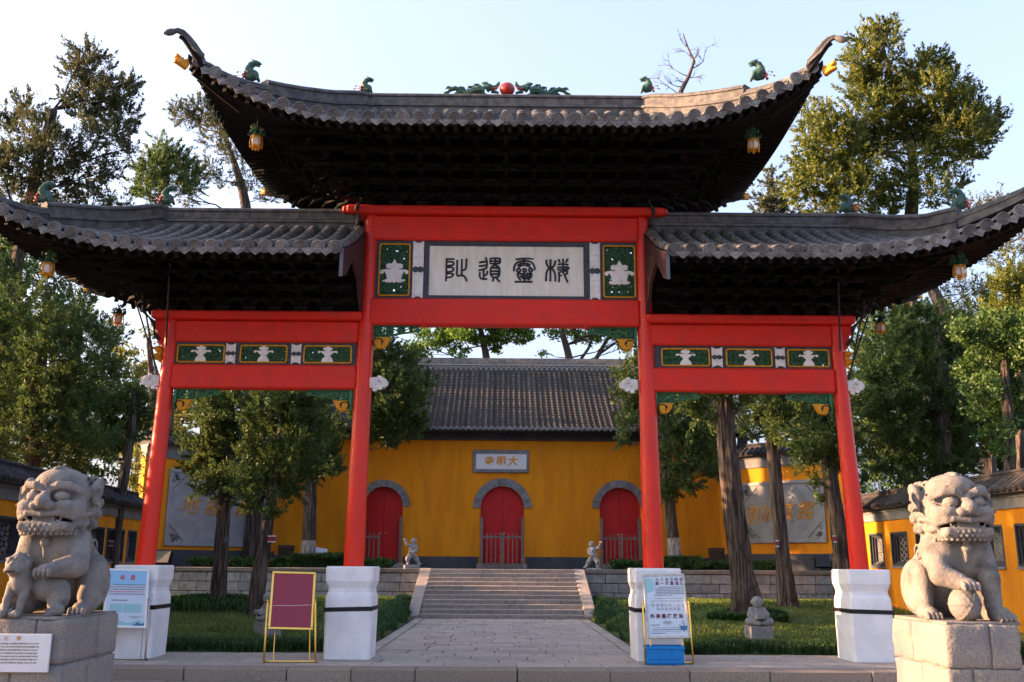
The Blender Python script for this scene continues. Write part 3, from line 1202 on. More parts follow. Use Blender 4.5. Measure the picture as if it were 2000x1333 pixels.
def wall_panel(t, M, TL, BR, chars, cv):
    x0, z1 = TL
    x1, z0 = BR
    m = MB()
    for (a, b, c_, d) in ((x0, x1, z0, z0 + .13), (x0, x1, z1 - .13, z1), (x0, x0 + .13, z0 + .132, z1 - .132), (x1 - .13, x1, z0 + .132, z1 - .132)):
        m.span((a, -.07, c_), (b, -.003, d))
    m.v = [tuple(M @ Vector(p)) for p in m.v]
    fr = m.build('panel_frame', M_SLATE, t, bevel=.015)
    # square slates set on the diagonal, cut at the frame
    ix0, ix1, iz0, iz1 = x0 + .132, x1 - .132, z0 + .132, z1 - .132
    s = .62
    n = 0
    for i in range(-12, 13):
        for j in range(-12, 13):
            cx, cz = (ix0 + ix1) / 2 + (i - j) * s * .5, (iz0 + iz1) / 2 + (i + j) * s * .5
            q = [(cx, cz - s * .497), (cx + s * .497, cz), (cx, cz + s * .497), (cx - s * .497, cz)]
            for ax, lim, sg in ((0, ix0, 1), (0, ix1, -1), (1, iz0, 1), (1, iz1, -1)):
                o_ = []
                for k_ in range(len(q)):
                    a, b = q[k_], q[(k_ + 1) % len(q)]
                    da, db = sg * (a[ax] - lim), sg * (b[ax] - lim)
                    if da >= 0:
                        o_.append(a)
                    if da * db < 0:
                        f = da / (da - db)
                        o_.append((a[0] + (b[0] - a[0]) * f, a[1] + (b[1] - a[1]) * f))
                q = o_
                if len(q) < 3:
                    break
            if len(q) < 3:
                continue
            mm = MB()
            mm.prism(q, .03 + .003 * ((i * 7 + j * 3) % 3), M @ Matrix.Translation((0, -.036, 0)))
            mm.build('slate', M_SLATE, fr)
    # carved corner flowers
    mm = MB()
    for (cx, cz, sx, sz) in ((ix0, iz0, 1, 1), (ix1, iz0, -1, 1), (ix0, iz1, 1, -1), (ix1, iz1, -1, -1)):
        for k_ in range(7):
            a, b = r.uniform(.05, .5), r.uniform(.05, .5)
            if a + b > .55:
                a, b = a * .5, b * .5
            mm.tube([(cx + sx * (a + .06 * math.cos(q)), -.042, cz + sz * (b + .06 * math.sin(q))) for q in (0, 1.2, 2.4, 3.6, 4.8)], .016, 5)
        mm.bar((cx + sx * .04, -.04, cz + sz * .62), (cx + sx * .62, -.04, cz + sz * .04), .02, .02, up=(0, 1, 0))
    mm.v = [tuple(M @ Vector(p)) for p in mm.v]
    mm.build('corner_carving', M_BASE, fr)
    for ch, u in chars:
        xx, zz = on_plane(u, cv(u), M)
        text_mesh('character', ch, .74, M_GOLD, M @ Matrix.Translation((xx, -.045, zz)) @ Matrix.Rotation(PI / 2, 4, 'X'), .02, -.004, .28, parent=fr)


wall_panel(wingL, WML, on_plane(331, 915, WML), on_plane(513, 1070, WML), (('地', 369), ('福', 413), ('林', 470)), lambda u: 988 + (u - 369) * .10)
tl, br = on_plane(1447, 945, WMR), on_plane(1617, 1060, WMR)
wall_panel(wingR, WMR, tl, br, (('里', 1468), ('故', 1500), ('真', 1534), ('鑑', 1572)), lambda u: 1009 - (u - 1468) * .09)

# ------------------------------------------------------------------ perimeter walls at the sides of the court
LA, LB = P(0, 971, 22.0), P(274, 1024, 33.0)
dirL = (LB - LA).normalized()
LA0 = LA - dirL * 9.0
RA, RB = P(1690, 1024.6, 31.0), P(1969, 975.6, 23.2)
dirR = (RB - RA).normalized()
RB0 = RB + dirR * 9.0
RA0 = RA - dirR * 1.5
ML_, _ = frame_of(LA0, LB)
MR_, _ = frame_of(RA0, RB0)


def win_list(M, spans, k0):
    out = []
    for i, (u0, u1, v0, v1) in enumerate(spans):
        a, z1 = on_plane(u0, v0, M)
        b, z0 = on_plane(u1, v1, M)
        out.append([a, b, z0, z1, (k0 + i) % 4])
    return out


wl_ = win_list(ML_, ((-26, 33, 992, 1086), (160, 199, 1022, 1092), (209, 238, 1036, 1098), (246, 271, 1044, 1103)), 2)
wr_ = win_list(MR_, ((1697, 1729, 1045, 1105), (1738, 1777, 1033, 1104), (1786, 1830, 1024, 1096), (1868, 1905, 1010, 1092), (1930, 1960, 1002, 1088), (1972, 2020, 990, 1082)), 3)
for lst in (wl_, wr_):
    for w_ in lst:
        w_[2], w_[3] = 1.62, 2.62
wl_[3][0], wl_[3][1] = 18.75, 19.75
for w_, (a, b) in zip(wr_, ((1.7, 2.65), (3.14, 4.19), (4.67, 5.73), (6.45, 7.5), (8.05, 8.95), (9.45, 10.6))):
    w_[0], w_[1] = a, b
yellow_wall('perimeter_wall', 'yellow courtyard wall with latticed windows behind the left stone lion', 'courtyard side walls', LA0, LB, 0.25, 0.25, 2.98, 0.34, 0.40, 0.42, [tuple(w_) for w_ in wl_], pitch=.25, eave=.30)
yellow_wall('perimeter_wall', 'yellow courtyard wall with latticed windows behind the right stone lion', 'courtyard side walls', RA0, RB0, 0.25, 0.25, 2.98, 0.34, 0.40, 0.42, [tuple(w_) for w_ in wr_], pitch=.25, eave=.30)


# ================================================================== THE GATE
G = 17.65
GF = 17.50                                   # front face of the beams
gate = thing('memorial_gate', 'tall red four pillared memorial gate with grey upturned tile roofs and white plinths', 'memorial gate', (0, G, 0))


def zz(v, Y=GF, u=984):
    return P(u, v, Y).z


PLT = 1.555
CX = (-6.27, -2.665, 2.665, 6.27)
CXB = (-6.385, -2.665, 2.715, 6.43)        # the columns lean slightly inwards
# plinths
hw = .45
for i, cx in enumerate(CXB):
    m = MB()
    w = .41 if i in (1, 2) else .375
    wd = .435 - w
    prof = [(w, 0), (w, .80), (w - .004, .98), (w - .002, 1.04), (w - .055, 1.10), (w - .06, 1.20), (w - .01, 1.25), (w + .015, 1.30), (w + .015, 1.38), (w + .02, PLT - .03), (w + .005, PLT)]
    prof = [(w - .012, 0), (w, .79), (w - .003, .99), (w - .012, 1.06), (w - .034, 1.12), (w - .037, 1.18), (w - .016, 1.25), (w + .006, 1.31), (w + .010, PLT - .04), (w + .0, PLT)]
    vs, fs = [], []
    ch = .035
    rr = random.Random(i)
    for (q, z) in prof:
        for (sx, sy, a, b) in ((-1, -1, 0, 1), (-1, -1, 1, 0), (1, -1, 1, 0), (1, -1, 0, 1), (1, 1, 0, 1), (1, 1, 1, 0), (-1, 1, 1, 0), (-1, 1, 0, 1)):
            vs.append((cx + sx * (q - ch * (1 - a) * 1.0 if True else q) + rr.uniform(-.004, .004), G + sy * (q - ch * (1 - b)) + rr.uniform(-.004, .004), z))
    vs2 = []
    for (q, z) in prof:
        for (sx, sy) in ((-q, -q + ch), (-q + ch, -q), (q - ch, -q), (q, -q + ch), (q, q - ch), (q - ch, q), (-q + ch, q), (-q, q - ch)):
            vs2.append((cx + sx + rr.uniform(-.003, .003), G + sy + math.copysign(wd, sy) + rr.uniform(-.003, .003), z))
    n = 8
    for a in range(len(prof) - 1):
        for k in range(n):
            l = (k + 1) % n
            fs.append((a * n + k, a * n + l, (a + 1) * n + l, (a + 1) * n + k))
    fs.append(tuple((len(prof) - 1) * n + k for k in range(n)))
    m.add(vs2, fs)
    pl = m.build('plinth', M_WHITE, gate, bevel=.008)
    m = MB()
    q = w + .008
    zs = .835
    qy = q + wd
    m.span((cx - q, G - qy, zs - .036), (cx + q, G - qy + .012, zs + .036))
    m.span((cx - q, G + qy - .012, zs - .036), (cx + q, G + qy, zs + .036))
    m.span((cx - q, G - qy + .013, zs - .035), (cx - q + .012, G + qy - .013, zs + .035))
    m.span((cx + q - .012, G - qy + .013, zs - .035), (cx + q, G + qy - .013, zs + .035))
    for k in range(len(m.v)):
        a = m.v[k]
        m.v[k] = (a[0], a[1], a[2] + .012 * math.sin(a[0] * 5 + i))
    m.build('strap', M_STRAP, pl)

# heights
ZC = [zz(v) for v in (406, 421.5, 469, 583, 635)]        # centre bay: cap top, cap bottom, upper beam bottom, panel bottom, lower beam bottom
ZS = [zz(v) for v in (613, 629, 671, 715, 762)]          # side bays
for i, cx in enumerate(CX):
    inner = i in (1, 2)
    r0, r1 = (.183, .135) if inner else (.165, .130)
    zt = ZC[1] + .01 if inner else ZS[1] + .01
    m = MB()
    n = 28
    prof = [(r0, PLT - .01)]
    for k in range(1, 13):
        t = k / 12
        prof.append((r0 + (r1 - r0) * t, PLT + (zt - PLT) * t))
    m.lathe(prof, None, n)
    lean = (-2.60, 2.665)[i - 1] if inner else (-6.27, 0, 0, 6.29)[i]
    base = CXB[i]
    m.v = [(a + base + (lean - base) * (c - PLT) / (zt - PLT), b + G, c) for a, b, c in m.v]
    m.build('column', M_COLRED, gate, smooth=True)


def beam(name, x0, x1, z0, z1, d, mat_=None, bev=.03):
    m = MB()
    m.span((x0, G - d, z0), (x1, G + d, z1))
    return m.build(name, mat_ or M_RED, gate, bevel=bev, smooth=True, angle=25)


xi = 2.665
beam('cap_beam', -3.06, 3.06, ZC[1], ZC[0], .27)
beam('upper_beam', -xi + .09, xi - .09, ZC[2], ZC[1] - .003, .125)
beam('lower_beam', -xi + .1, xi - .1, ZC[4], ZC[3], .135)
for s in (-1, 1):
    a, b = sorted((s * (xi + .02), s * 6.62))
    beam('cap_beam', a, b, ZS[1], ZS[0], .26)
    a, b = sorted((s * (xi + .09), s * (6.27 - .08)))
    beam('upper_beam', a, b, ZS[2], ZS[1] - .003, .12)
    beam('lower_beam', a, b, ZS[4], ZS[3], .13)
    # projecting scrolled beam end outside the outer column
    m = MB()
    zt, zb = ZS[1] - .002, ZS[2]
    q = [(6.36, zt), (6.66, zt), (6.66, zt - .09), (6.60, zt - .10), (6.62, zt - .16), (6.54, zt - .18), (6.53, zb + .03), (6.46, zb - .05), (6.38, zb - .12)]
    m.prism([(s * a, b) for a, b in q], .16, Matrix.Translation((0, G - .08, 0)))
    m.build('beam_end', M_RED, gate, bevel=.008)
    # ochre carved boss below it
    if openvdb:
        sd = SDF((6.33, G - .16, zb - .44), (6.62, G + .16, zb - .06), .012)
        for k, (dx, dz, rr) in enumerate(((.13, -.14, .07), (.10, -.21, .06), (.14, -.28, .075), (.09, -.34, .05), (.19, -.30, .04), (.18, -.15, .04))):
            sd.ell((6.35 + dx, G - .03 + .02 * (k % 2), zb + dz), (rr, .09, rr), .015)
            sd.ell((6.35 + dx + .03, G - .11, zb + dz + .02), (.025, .03, .025), .006)
        T = Matrix.Diagonal((s, 1, 1, 1))
        me = sd.mesh('carved_boss', M_GOLD, T)
        inst('carved_boss', me, gate, Matrix.Identity(4))


# white cloud bosses on the columns
def cloud_boss(cx, dirx, zc):
    m = MB()
    pts = []
    L, H = .34, .108
    for k in range(25):
        q = -PI / 2 + PI * k / 24
        wob = 1 + .035 * math.sin(k * 2.3)
        pts.append((dirx * (L * max(0, math.cos(q)) ** .6 * wob), H * math.sin(q) * (1 + .03 * math.cos(k * 3)) * wob))
    pts = [(0, -H * .8)] + pts[1:-1] + [(0, H * .9)]
    m.prism(pts, .10, Matrix.Translation((cx, G - .09, zc)))
    for (a, b, rr) in ((.10, .02, .085), (.17, -.03, .07), (.20, .06, .05)):
        c = [(cx + dirx * (a + rr * (1 - k / 22) * math.cos(k * .62)), G - .093, zc + b + rr * (1 - k / 22) * math.sin(k * .62)) for k in range(20)]
        m.tube(c, .014, 5)
    for k in range(6):
        q = -1.2 + .42 * k
        m.ball((cx + dirx * .28 * math.cos(q), G - .09, zc + .14 * math.sin(q)), (.05, .02, .035), 7, 5)
    return m.build('cloud_boss', M_WCARVE, gate, bevel=.012, smooth=True, angle=50)


zb_in = zz(749)
zb_out = zz(748)
cloud_boss(-xi + .165, 1, zb_in)
cloud_boss(xi - .165, -1, zb_in)
cloud_boss(-6.27 - .14, -1, zb_out)
cloud_boss(6.27 + .14, 1, zb_out)


# scrolled green brackets under the lower beams with an ochre drop
def scroll(m, cx, cz, r0, turns, sgn, y, th=.016, start=0.0):
    n = int(14 * turns)
    m.tube([(cx + sgn * r0 * (1 - .8 * k / n) * math.cos(start + 2 * PI * turns * k / n), y, cz + r0 * (1 - .8 * k / n) * math.sin(start + 2 * PI * turns * k / n)) for k in range(n + 1)], th, 6)


def bracket(x0, s, ztop, L, H):
    """x0: face of the column, s: direction into the bay."""
    m = MB()
    y = G
    m.span((min(x0, x0 + s * .05), G - .05, ztop - H - .16), (max(x0, x0 + s * .05), G + .05, ztop - .002))
    m.bar((x0 + s * .05, y, ztop - .014), (x0 + s * L, y, ztop - .014), .07, .024)
    m.tube([(x0 + s * (.05 + L * t), y, ztop - H * (1 - .72 * t ** 1.6) - .012 * math.sin(9 * t)) for t in [k / 14 for k in range(15)]], .022, 6)
    n_ = 14
    sd2 = [(x0 + s * (.05 + L * t), y + .012, ztop - .02 - (H - .02) * .5 * (1 - .72 * t ** 1.6)) for t in [k / n_ for k in range(n_ + 1)]]
    m2 = MB()
    for (t, rr, tr) in ((.12, .40, 1.5), (.34, .40, 1.5), (.56, .38, 1.4), (.94, .40, 1.7)):
        hh_ = H * (1 - .72 * t ** 1.6) * (1.6 if t > .9 else 1)
        scroll(m2, x0 + s * (.05 + L * t), ztop - .03 - hh_ * .45, hh_ * rr, tr, s if int(t * 10) % 2 else -s, y - .025, .015, t * 3)
    m2.tube([(x0 + s * (.08 + L * .86 * t), y - .025, ztop - .035 - H * .42 * (1 - .72 * t) - .05 * math.sin(t * 12) * (1 - .6 * t)) for t in [k / 24 for k in range(25)]], .014, 6)
    b = m.build('scroll_bracket', M_GREENL, gate, smooth=True)
    m2.build('scrollwork', M_GREENL, b, smooth=True)
    m3 = MB()
    top_ = [(x0 + s * (.05 + L * t), ztop - .02) for t in [k / 12 for k in range(11)]]
    bot_ = [(x0 + s * (.05 + L * t), ztop - .008 - H * (1 - .72 * t ** 1.6)) for t in [k / 12 for k in range(11)]]
    for run in ((0, 1), (3, 4), (6, 7), (9,)):
        m3 = MB()
        a_, b_ = run[0], run[-1] + 1
        m3.prism(top_[a_:b_ + 1] + bot_[a_:b_ + 1][::-1], .02, Matrix.Translation((0, y, 0)))
        m3.build('ground_board', M_GREENP, b)
    m = MB()
    zt_ = ztop - H - .005
    w_ = L * .43
    h_ = w_ * .58
    q = [(.055, zt_ - .3 * h_)] + [(.055 + .09 * w_ + .0, zt_), (w_ + .02, zt_), (w_ - .02, zt_ - .12 * h_), (w_ * .86, zt_ - .55 * h_), (w_ * .74, zt_ - .88 * h_), (w_ * .55, zt_ - h_), (w_ * .3, zt_ - .97 * h_), (.09, zt_ - .75 * h_)]
    m.prism([(x0 + s * a, b_) for a, b_ in q], .11, Matrix.Translation((0, G - .06, 0)))
    g = m.build('drop', M_GOLD, b, bevel=.014, smooth=True, angle=45)
    m = MB()
    m.tube([(x0 + s * (w_ * .36 + w_ * .26 * math.cos(k * .5)), G - .066, zt_ - h_ * .5 + h_ * .36 * math.sin(k * .5)) for k in range(9)], .010, 5)
    m.build('dark_line', M_WOOD, g)  # dark tube laid on the face to draw the carved line
    m = MB()
    m.ball((x0 + s * w_ * .56, G - .058, zt_ - h_ * .36), (.02, .014, .035), 7, 5)
    m.ball((x0 + s * w_ * .56, G - .058, zt_ - h_ * .62), (.016, .012, .02), 7, 5)
    m.build('painted_hollow', M_INK, g)  # raised black spots: the shade of carved hollows put into the colour


Lc = .88
for s in (-1, 1):
    bracket(-s * (xi - .15), s, ZC[4], Lc, .225)
for sd_ in (-1, 1):
    bracket(sd_ * (xi + .16), sd_, ZS[4], .80, .20)
    bracket(sd_ * (6.27 - .14), -sd_, ZS[4], .80, .20)
# iron eyes under the lower beam
for xx in (-1.53, 1.53):
    m = MB()
    m.tube([(xx, G - .142, ZC[4] + .16), (xx, G - .15, ZC[4] - .03)], .012, 6)
    m.tube([(xx + .03 * math.cos(q), G - .15, ZC[4] - .05 + .03 * math.sin(q)) for q in [k * PI / 6 for k in range(12)]], .008, 5, closed=True)
    m.build('iron_eye', M_RED, gate)


# ------------------------------------------------------------------ carved panels between the beams
def rrect(x0, x1, z0, z1, rd, n=4):
    out = []
    for (cx, cz, a0) in ((x1 - rd, z1 - rd, 0), (x0 + rd, z1 - rd, PI / 2), (x0 + rd, z0 + rd, PI), (x1 - rd, z0 + rd, 1.5 * PI)):
        for k in range(n + 1):
            a = a0 + PI / 2 * k / n
            out.append((cx + rd * math.cos(a), cz + rd * math.sin(a)))
    return out


def frame_slab(x0, x1, z0, z1, holes, y0, y1):
    return holed_panel('dark_frame', rect(x0, x1, z0, z1), holes, y1 - y0, M_DKFRAME, Matrix.Translation((0, y0, 0)), gate)


TALL_VASE = [(0, -.30), (.06, -.25), (.14, -.28), (.30, -.26), (.36, -.20), (.24, -.15), (.27, -.02), (.30, .05), (.33, .12), (.38, .02), (.47, .03), (.49, .12), (.42, .17), (.30, .19), (.17, .175), (.12, .24), (.20, .20), (.28, .24), (.28, .36), (.18, .40), (.10, .38), (.06, .44), (0, .56)]
LOW_VASE = [(0, -.40), (.36, -.40), (.30, -.20), (.14, -.02), (.26, .10), (.42, .22), (.48, .16), (.58, .14), (.60, .24), (.54, .30), (.40, .28), (.20, .27), (.12, .26), (.16, .32), (.26, .34), (.28, .46), (.20, .52), (.13, .48), (.08, .56), (.04, .62), (0, .62)]


def carved_panel(x0, x1, z0, z1, tall, seed):
    rr = random.Random(seed)
    y = G - .045
    q = rrect(x0, x1, z0, z1, .04)
    m = MB()
    m.tube([(a, y - .02, b) for a, b in q], .0165, 8, closed=True)
    fr = m.build('gold_moulding', M_GOLD, gate, smooth=True)
    w, h = x1 - x0, z1 - z0
    m = MB()
    cols = 4 if tall else 7
    rows = 7 if tall else 3
    for i in range(cols):
        for j in range(rows):
            cx = x0 + (i + .5) * w / cols + rr.uniform(-.1, .1) * w / cols
            cz = z0 + (j + .5) * h / rows + rr.uniform(-.1, .1) * h / rows
            r0 = min(w / cols, h / rows) * rr.uniform(.40, .56)
            scroll(m, cx, cz, r0, rr.uniform(1.3, 2.0), rr.choice((-1, 1)), y + rr.uniform(-.005, .02), rr.uniform(.017, .023), rr.uniform(0, 6))
    for k in range(18 if tall else 22):
        a, b = (x0 + rr.uniform(.02, .98) * w, z0 + rr.uniform(.02, .98) * h)
        q_ = rr.uniform(0, 6.28)
        L = rr.uniform(.05, .11)
        m.tube([(a, y + .02, b), (a + L * math.cos(q_) * .6, y + .012, b + L * math.sin(q_) * .6 + .01), (a + L * math.cos(q_ + .6), y + .02, b + L * math.sin(q_ + .6))], [.008, .022, .004], 6)
    m.v = [(min(max(a, x0), x1), b, min(max(c, z0), z1)) for a, b, c in m.v]
    m.build('openwork', M_GREENP, fr, smooth=True)
    hol = []
    for k in range(16 if tall else 7):
        for tr in range(30):
            rh = rr.uniform(.012, .03) if tall else rr.uniform(.008, .02)
            hx_, hz_ = rr.uniform(x0 + .04, x1 - .04), rr.uniform(z0 + .04, z1 - .04)
            if all((hx_ - a) ** 2 + (hz_ - b) ** 2 > (c + rh + .012) ** 2 for a, b, c in hol):
                hol.append((hx_, hz_, rh))
                break
    holed_panel('ground_board', rect(x0 + .004, x1 - .004, z0 + .004, z1 - .004), [[(a + c * math.cos(q_ * PI / 4), b + c * 1.2 * math.sin(q_ * PI / 4)) for q_ in range(8)] for a, b, c in hol], .02, M_GREENP, Matrix.Translation((0, y + .03, 0)), fr)
    shp = TALL_VASE if tall else LOW_VASE
    k = w * .98 if tall else h * .98
    cx = (x0 + x1) / 2
    cz = z0 + (h * .40 if tall else h * .42)
    q = [(cx + a * k, cz + b * k) for a, b in shp] + [(cx - a * k, cz + b * k) for a, b in shp[::-1][1:-1]]
    q = [(min(max(a, x0 + .01), x1 - .01), min(max(b, z0 + .008), z1 - .008)) for a, b in q]
    m = MB()
    m.prism(q, .05, Matrix.Translation((0, y - .035, 0)))
    m.build('white_vase', M_WCARVE, fr, bevel=.006)


def carved_post(x0, x1, z0, z1, halves):
    w = x1 - x0
    for (a, b, up) in halves:
        m = MB()
        zA, zB = z0 + (z1 - z0) * a, z0 + (z1 - z0) * b
        t = w * .16
        q = [(x0, zA), (x0 + w * .25, zA + t), (x0 + w * .5, zA + t * (1.5 if not up else .3)), (x0 + w * .75, zA + t), (x1, zA), (x1, zB), (x0 + w * .75, zB - t), (x0 + w * .5, zB - t * (1.5 if up else .3)), (x0 + w * .25, zB - t), (x0, zB)]
        m.prism(q, .06, Matrix.Translation((0, G - .075, 0)))
        n = max(2, int((zB - zA) / (w * .55)))
        for k in range(n):
            zc = zA + (k + .6) * (zB - zA) / n
            for s in (-1, 1):
                m.tube([(x0 + w * (.5 + s * .06), G - .078, zc), (x0 + w * (.5 + s * .26), G - .08, zc - w * .13), (x0 + w * (.5 + s * .44), G - .078, zc + w * .06)], .012, 5)
        m.build('carved_post', M_WCARVE, gate, bevel=.008)


def XZ(u, v, Y=G - .06):
    p = P(u, v, Y)
    return p.x, p.z


# centre
zc0, zc1 = ZC[3], ZC[2]
x_pl0, x_pl1 = XZ(838, 527)[0], XZ(1140, 527)[0]
zp0, zp1 = ZC[3] + .075, ZC[2] - .095
gl = [(XZ(741, 520)[0], XZ(800, 520)[0]), (XZ(1179, 520)[0], XZ(1240, 520)[0])]
gz0, gz1 = ZC[3] + .065, ZC[2] - .075
frame_slab(-xi + .12, xi - .12, zc0 + .001, zc1 - .001, [rect(x_pl0, x_pl1, zp0, zp1)] + [rrect(a + .01, b - .01, gz0 + .01, gz1 - .01, .03) for a, b in gl], G - .055, G + .055)
m = MB()
m.grid(lambda u, v: (u, G - .035 + .008 * math.sin(u * 9 + 2 * math.sin(v * 3)) * (1 if 0.05 < (v - zp0) / (zp1 - zp0) < .95 else .3) + .004 * math.sin(u * 23 + v * 5), v),
       [x_pl0 + (x_pl1 - x_pl0) * k / 90 for k in range(91)], [zp0 + (zp1 - zp0) * k / 12 for k in range(13)])
m.span((x_pl0, G - .01, zp0), (x_pl1, G + .03, zp1))
plaque = m.build('plaque', M_PLAQUE, gate, smooth=True, angle=60)
for k, (a, b) in enumerate(gl):
    carved_panel(a, b, gz0, gz1, True, 40 + k)
for (u0, u1) in ((806, 827), (1152, 1172)):
    carved_post(XZ(u0, 527)[0], XZ(u1, 527)[0], zc0, zc1, ((.0, .47, False), (.53, 1.0, True)))
# four seal script characters, brushed as rounded strokes standing proud of the plaque
SEAL = [
    (850, 490, [[(320, 215), (312, 430), (310, 700), (297, 850)], [(320, 230), (535, 232)], [(330, 305), (480, 315), (515, 355), (480, 400), (330, 420)],
                [(330, 462), (470, 468), (508, 520), (460, 575), (330, 592)], [(330, 640), (470, 638), (500, 675), (430, 738), (330, 745)],
                [(615, 255), (608, 500), (608, 685), (690, 690)], [(745, 235), (740, 480), (740, 670)], [(875, 222), (870, 350), (858, 470), (830, 520), (760, 550)],
                [(690, 688), (780, 695), (840, 760), (880, 850)]]),
    (850, 490, [[(1405, 185), (1440, 290), (1440, 430), (1400, 500), (1200, 552)], [(1225, 328), (1410, 298)], [(1215, 432), (1425, 402)],
                [(1350, 525), (1348, 790)], [(1250, 600), (1240, 700), (1290, 785), (1455, 790)], [(1455, 560), (1448, 640), (1380, 695)],
                [(1540, 250), (1560, 215), (1790, 215), (1808, 250), (1790, 345), (1560, 360), (1540, 330), (1540, 250)], [(1675, 215), (1672, 370)], [(1545, 292), (1800, 288)],
                [(1670, 400), (1560, 470), (1545, 640), (1600, 730), (1670, 745), (1745, 730), (1790, 640), (1780, 470), (1670, 400)],
                [(1565, 480), (1775, 480)], [(1560, 572), (1785, 570)], [(1560, 655), (1785, 650)], [(1630, 740), (1600, 860)], [(1710, 750), (1745, 810), (1805, 870)]]),
    (985, 490, [[(312, 243), (560, 215), (818, 232)], [(560, 235), (560, 425)], [(265, 570), (282, 430), (370, 325), (560, 282), (740, 312), (825, 410), (858, 540)],
                [(370, 415), (450, 362), (530, 348)], [(600, 345), (735, 388)], [(400, 490), (430, 435), (520, 400)], [(600, 400), (690, 440), (740, 490)],
                [(340, 550), (395, 495), (455, 545), (400, 598), (340, 550)], [(512, 545), (560, 498), (610, 545), (560, 595), (512, 545)], [(678, 540), (730, 490), (790, 540), (730, 590), (678, 540)],
                [(560, 600), (560, 860)], [(355, 640), (530, 640)], [(600, 640), (770, 640)], [(360, 640), (395, 750), (460, 825)], [(762, 645), (750, 725), (660, 820)],
                [(430, 700), (540, 790)], [(475, 650), (550, 730)], [(735, 690), (580, 795)], [(670, 650), (580, 725)], [(285, 868), (785, 868)]]),
    (985, 490, [[(1175, 252), (1180, 370), (1240, 455), (1290, 470)], [(1290, 242), (1286, 860)], [(1425, 272), (1400, 390), (1340, 462), (1290, 470)],
                [(1280, 500), (1220, 520), (1172, 640), (1165, 850)], [(1290, 500), (1350, 520), (1412, 640), (1425, 860)],
                [(1508, 235), (1560, 335)], [(1640, 222), (1636, 640)], [(1778, 222), (1712, 335)], [(1492, 385), (1640, 372), (1788, 398)],
                [(1482, 465), (1640, 460), (1775, 465), (1788, 508), (1650, 522)], [(1478, 530), (1640, 525)], [(1600, 582), (1532, 605), (1532, 680), (1605, 690)],
                [(1650, 590), (1740, 560), (1748, 640), (1650, 665)], [(1532, 690), (1525, 880)], [(1680, 670), (1712, 760), (1772, 885)]]),
]
for (ox, oz, strokes) in SEAL:
    m = MB()
    for si, sk in enumerate(strokes):
        # smooth the polyline
        q = []
        for i in range(len(sk) - 1):
            a, b = sk[i], sk[i + 1]
            pa = sk[i - 1] if i else a
            pb_ = sk[i + 2] if i + 2 < len(sk) else b
            for k in range(5):
                t = k / 5
                q.append(tuple(.5 * (2 * a[d] + (b[d] - pa[d]) * t + (2 * pa[d] - 5 * a[d] + 4 * b[d] - pb_[d]) * t * t + (3 * a[d] - pa[d] - 3 * b[d] + pb_[d]) * t ** 3) for d in (0, 1)))
        q.append(sk[-1])
        pts = []
        for (a, b) in q:
            p = P(ox + a / 14.286, oz + b / 14.286, G - .05)
            pts.append((p.x, G - .042 - .0006 * si, p.z))
        m.tube(pts, .0195, 8, flat=1.0)
    for k in range(len(m.v)):
        a, b, c = m.v[k]
        m.v[k] = (a, G - .042 + (b - G + .042) * .7, c)
    m.build('character', M_INK, plaque, smooth=True)
# sides
for s in (-1, 1):
    us = ((347, 438), (470, 560), (594, 686)) if s < 0 else ((1293, 1385), (1419, 1507), (1539, 1628))
    up = ((441, 460), (569, 588)) if s < 0 else ((1390, 1411), (1514, 1533))
    vv = 691 if s < 0 else 697
    z0, z1 = ZS[3], ZS[2]
    zs0, zs1 = z0 + .05, z1 - .06
    xs_ = [(max(XZ(a, vv)[0], -6.12), min(XZ(b, vv)[0], 6.12)) for a, b in us]
    a, b = sorted((s * (xi + .11), s * (6.27 - .1)))
    frame_slab(a, b, z0 + .001, z1 - .001, [rrect(p + .01, q - .01, zs0 + .01, zs1 - .01, .03) for p, q in xs_], G - .055, G + .055)
    for k, (p, q) in enumerate(xs_):
        carved_panel(p, q, zs0, zs1, False, 60 + k + 10 * s)
    for (p, q) in up:
        carved_post(XZ(p, vv)[0], XZ(q, vv)[0], z0, z1, ((.03, .46, False), (.54, .97, True)))


# ------------------------------------------------------------------ roofs
TR = .104                                     # barrel tile radius
ME_TILE = half_tile('barrel_tile', M_TILE, 9, 1.0, 0.90)
_m = MB()
_m.lathe([(.001, -.03), (TR * .98, -.03), (TR * 1.10, -.025), (TR * 1.10, .012), (TR * .86, .018), (TR * .80, .006), (TR * .62, .006), (TR * .56, .016), (TR * .4, .016), (TR * .34, .006), (.02, .014), (.001, .014)], Matrix.Rotation(PI / 2, 4, 'X'), 18, cap=False)
ME_END = _m.mesh('tile_end', M_TILE, smooth=True, angle=35)
_m = MB()
_m.prism([(-.125, .065), (-.13, .02), (-.10, -.055), (-.055, -.085), (0, -.135), (.055, -.085), (.10, -.055), (.13, .02), (.125, .065), (.06, .03), (0, .02), (-.06, .03)], .022)
_m.prism([(-.07, -.02), (-.04, -.055), (0, -.085), (.04, -.055), (.07, -.02), (0, -.01)], .01, Matrix.Translation((0, -.008, 0)))
ME_DRIP = _m.mesh('drip_tile', M_TILE, bevel=.004)


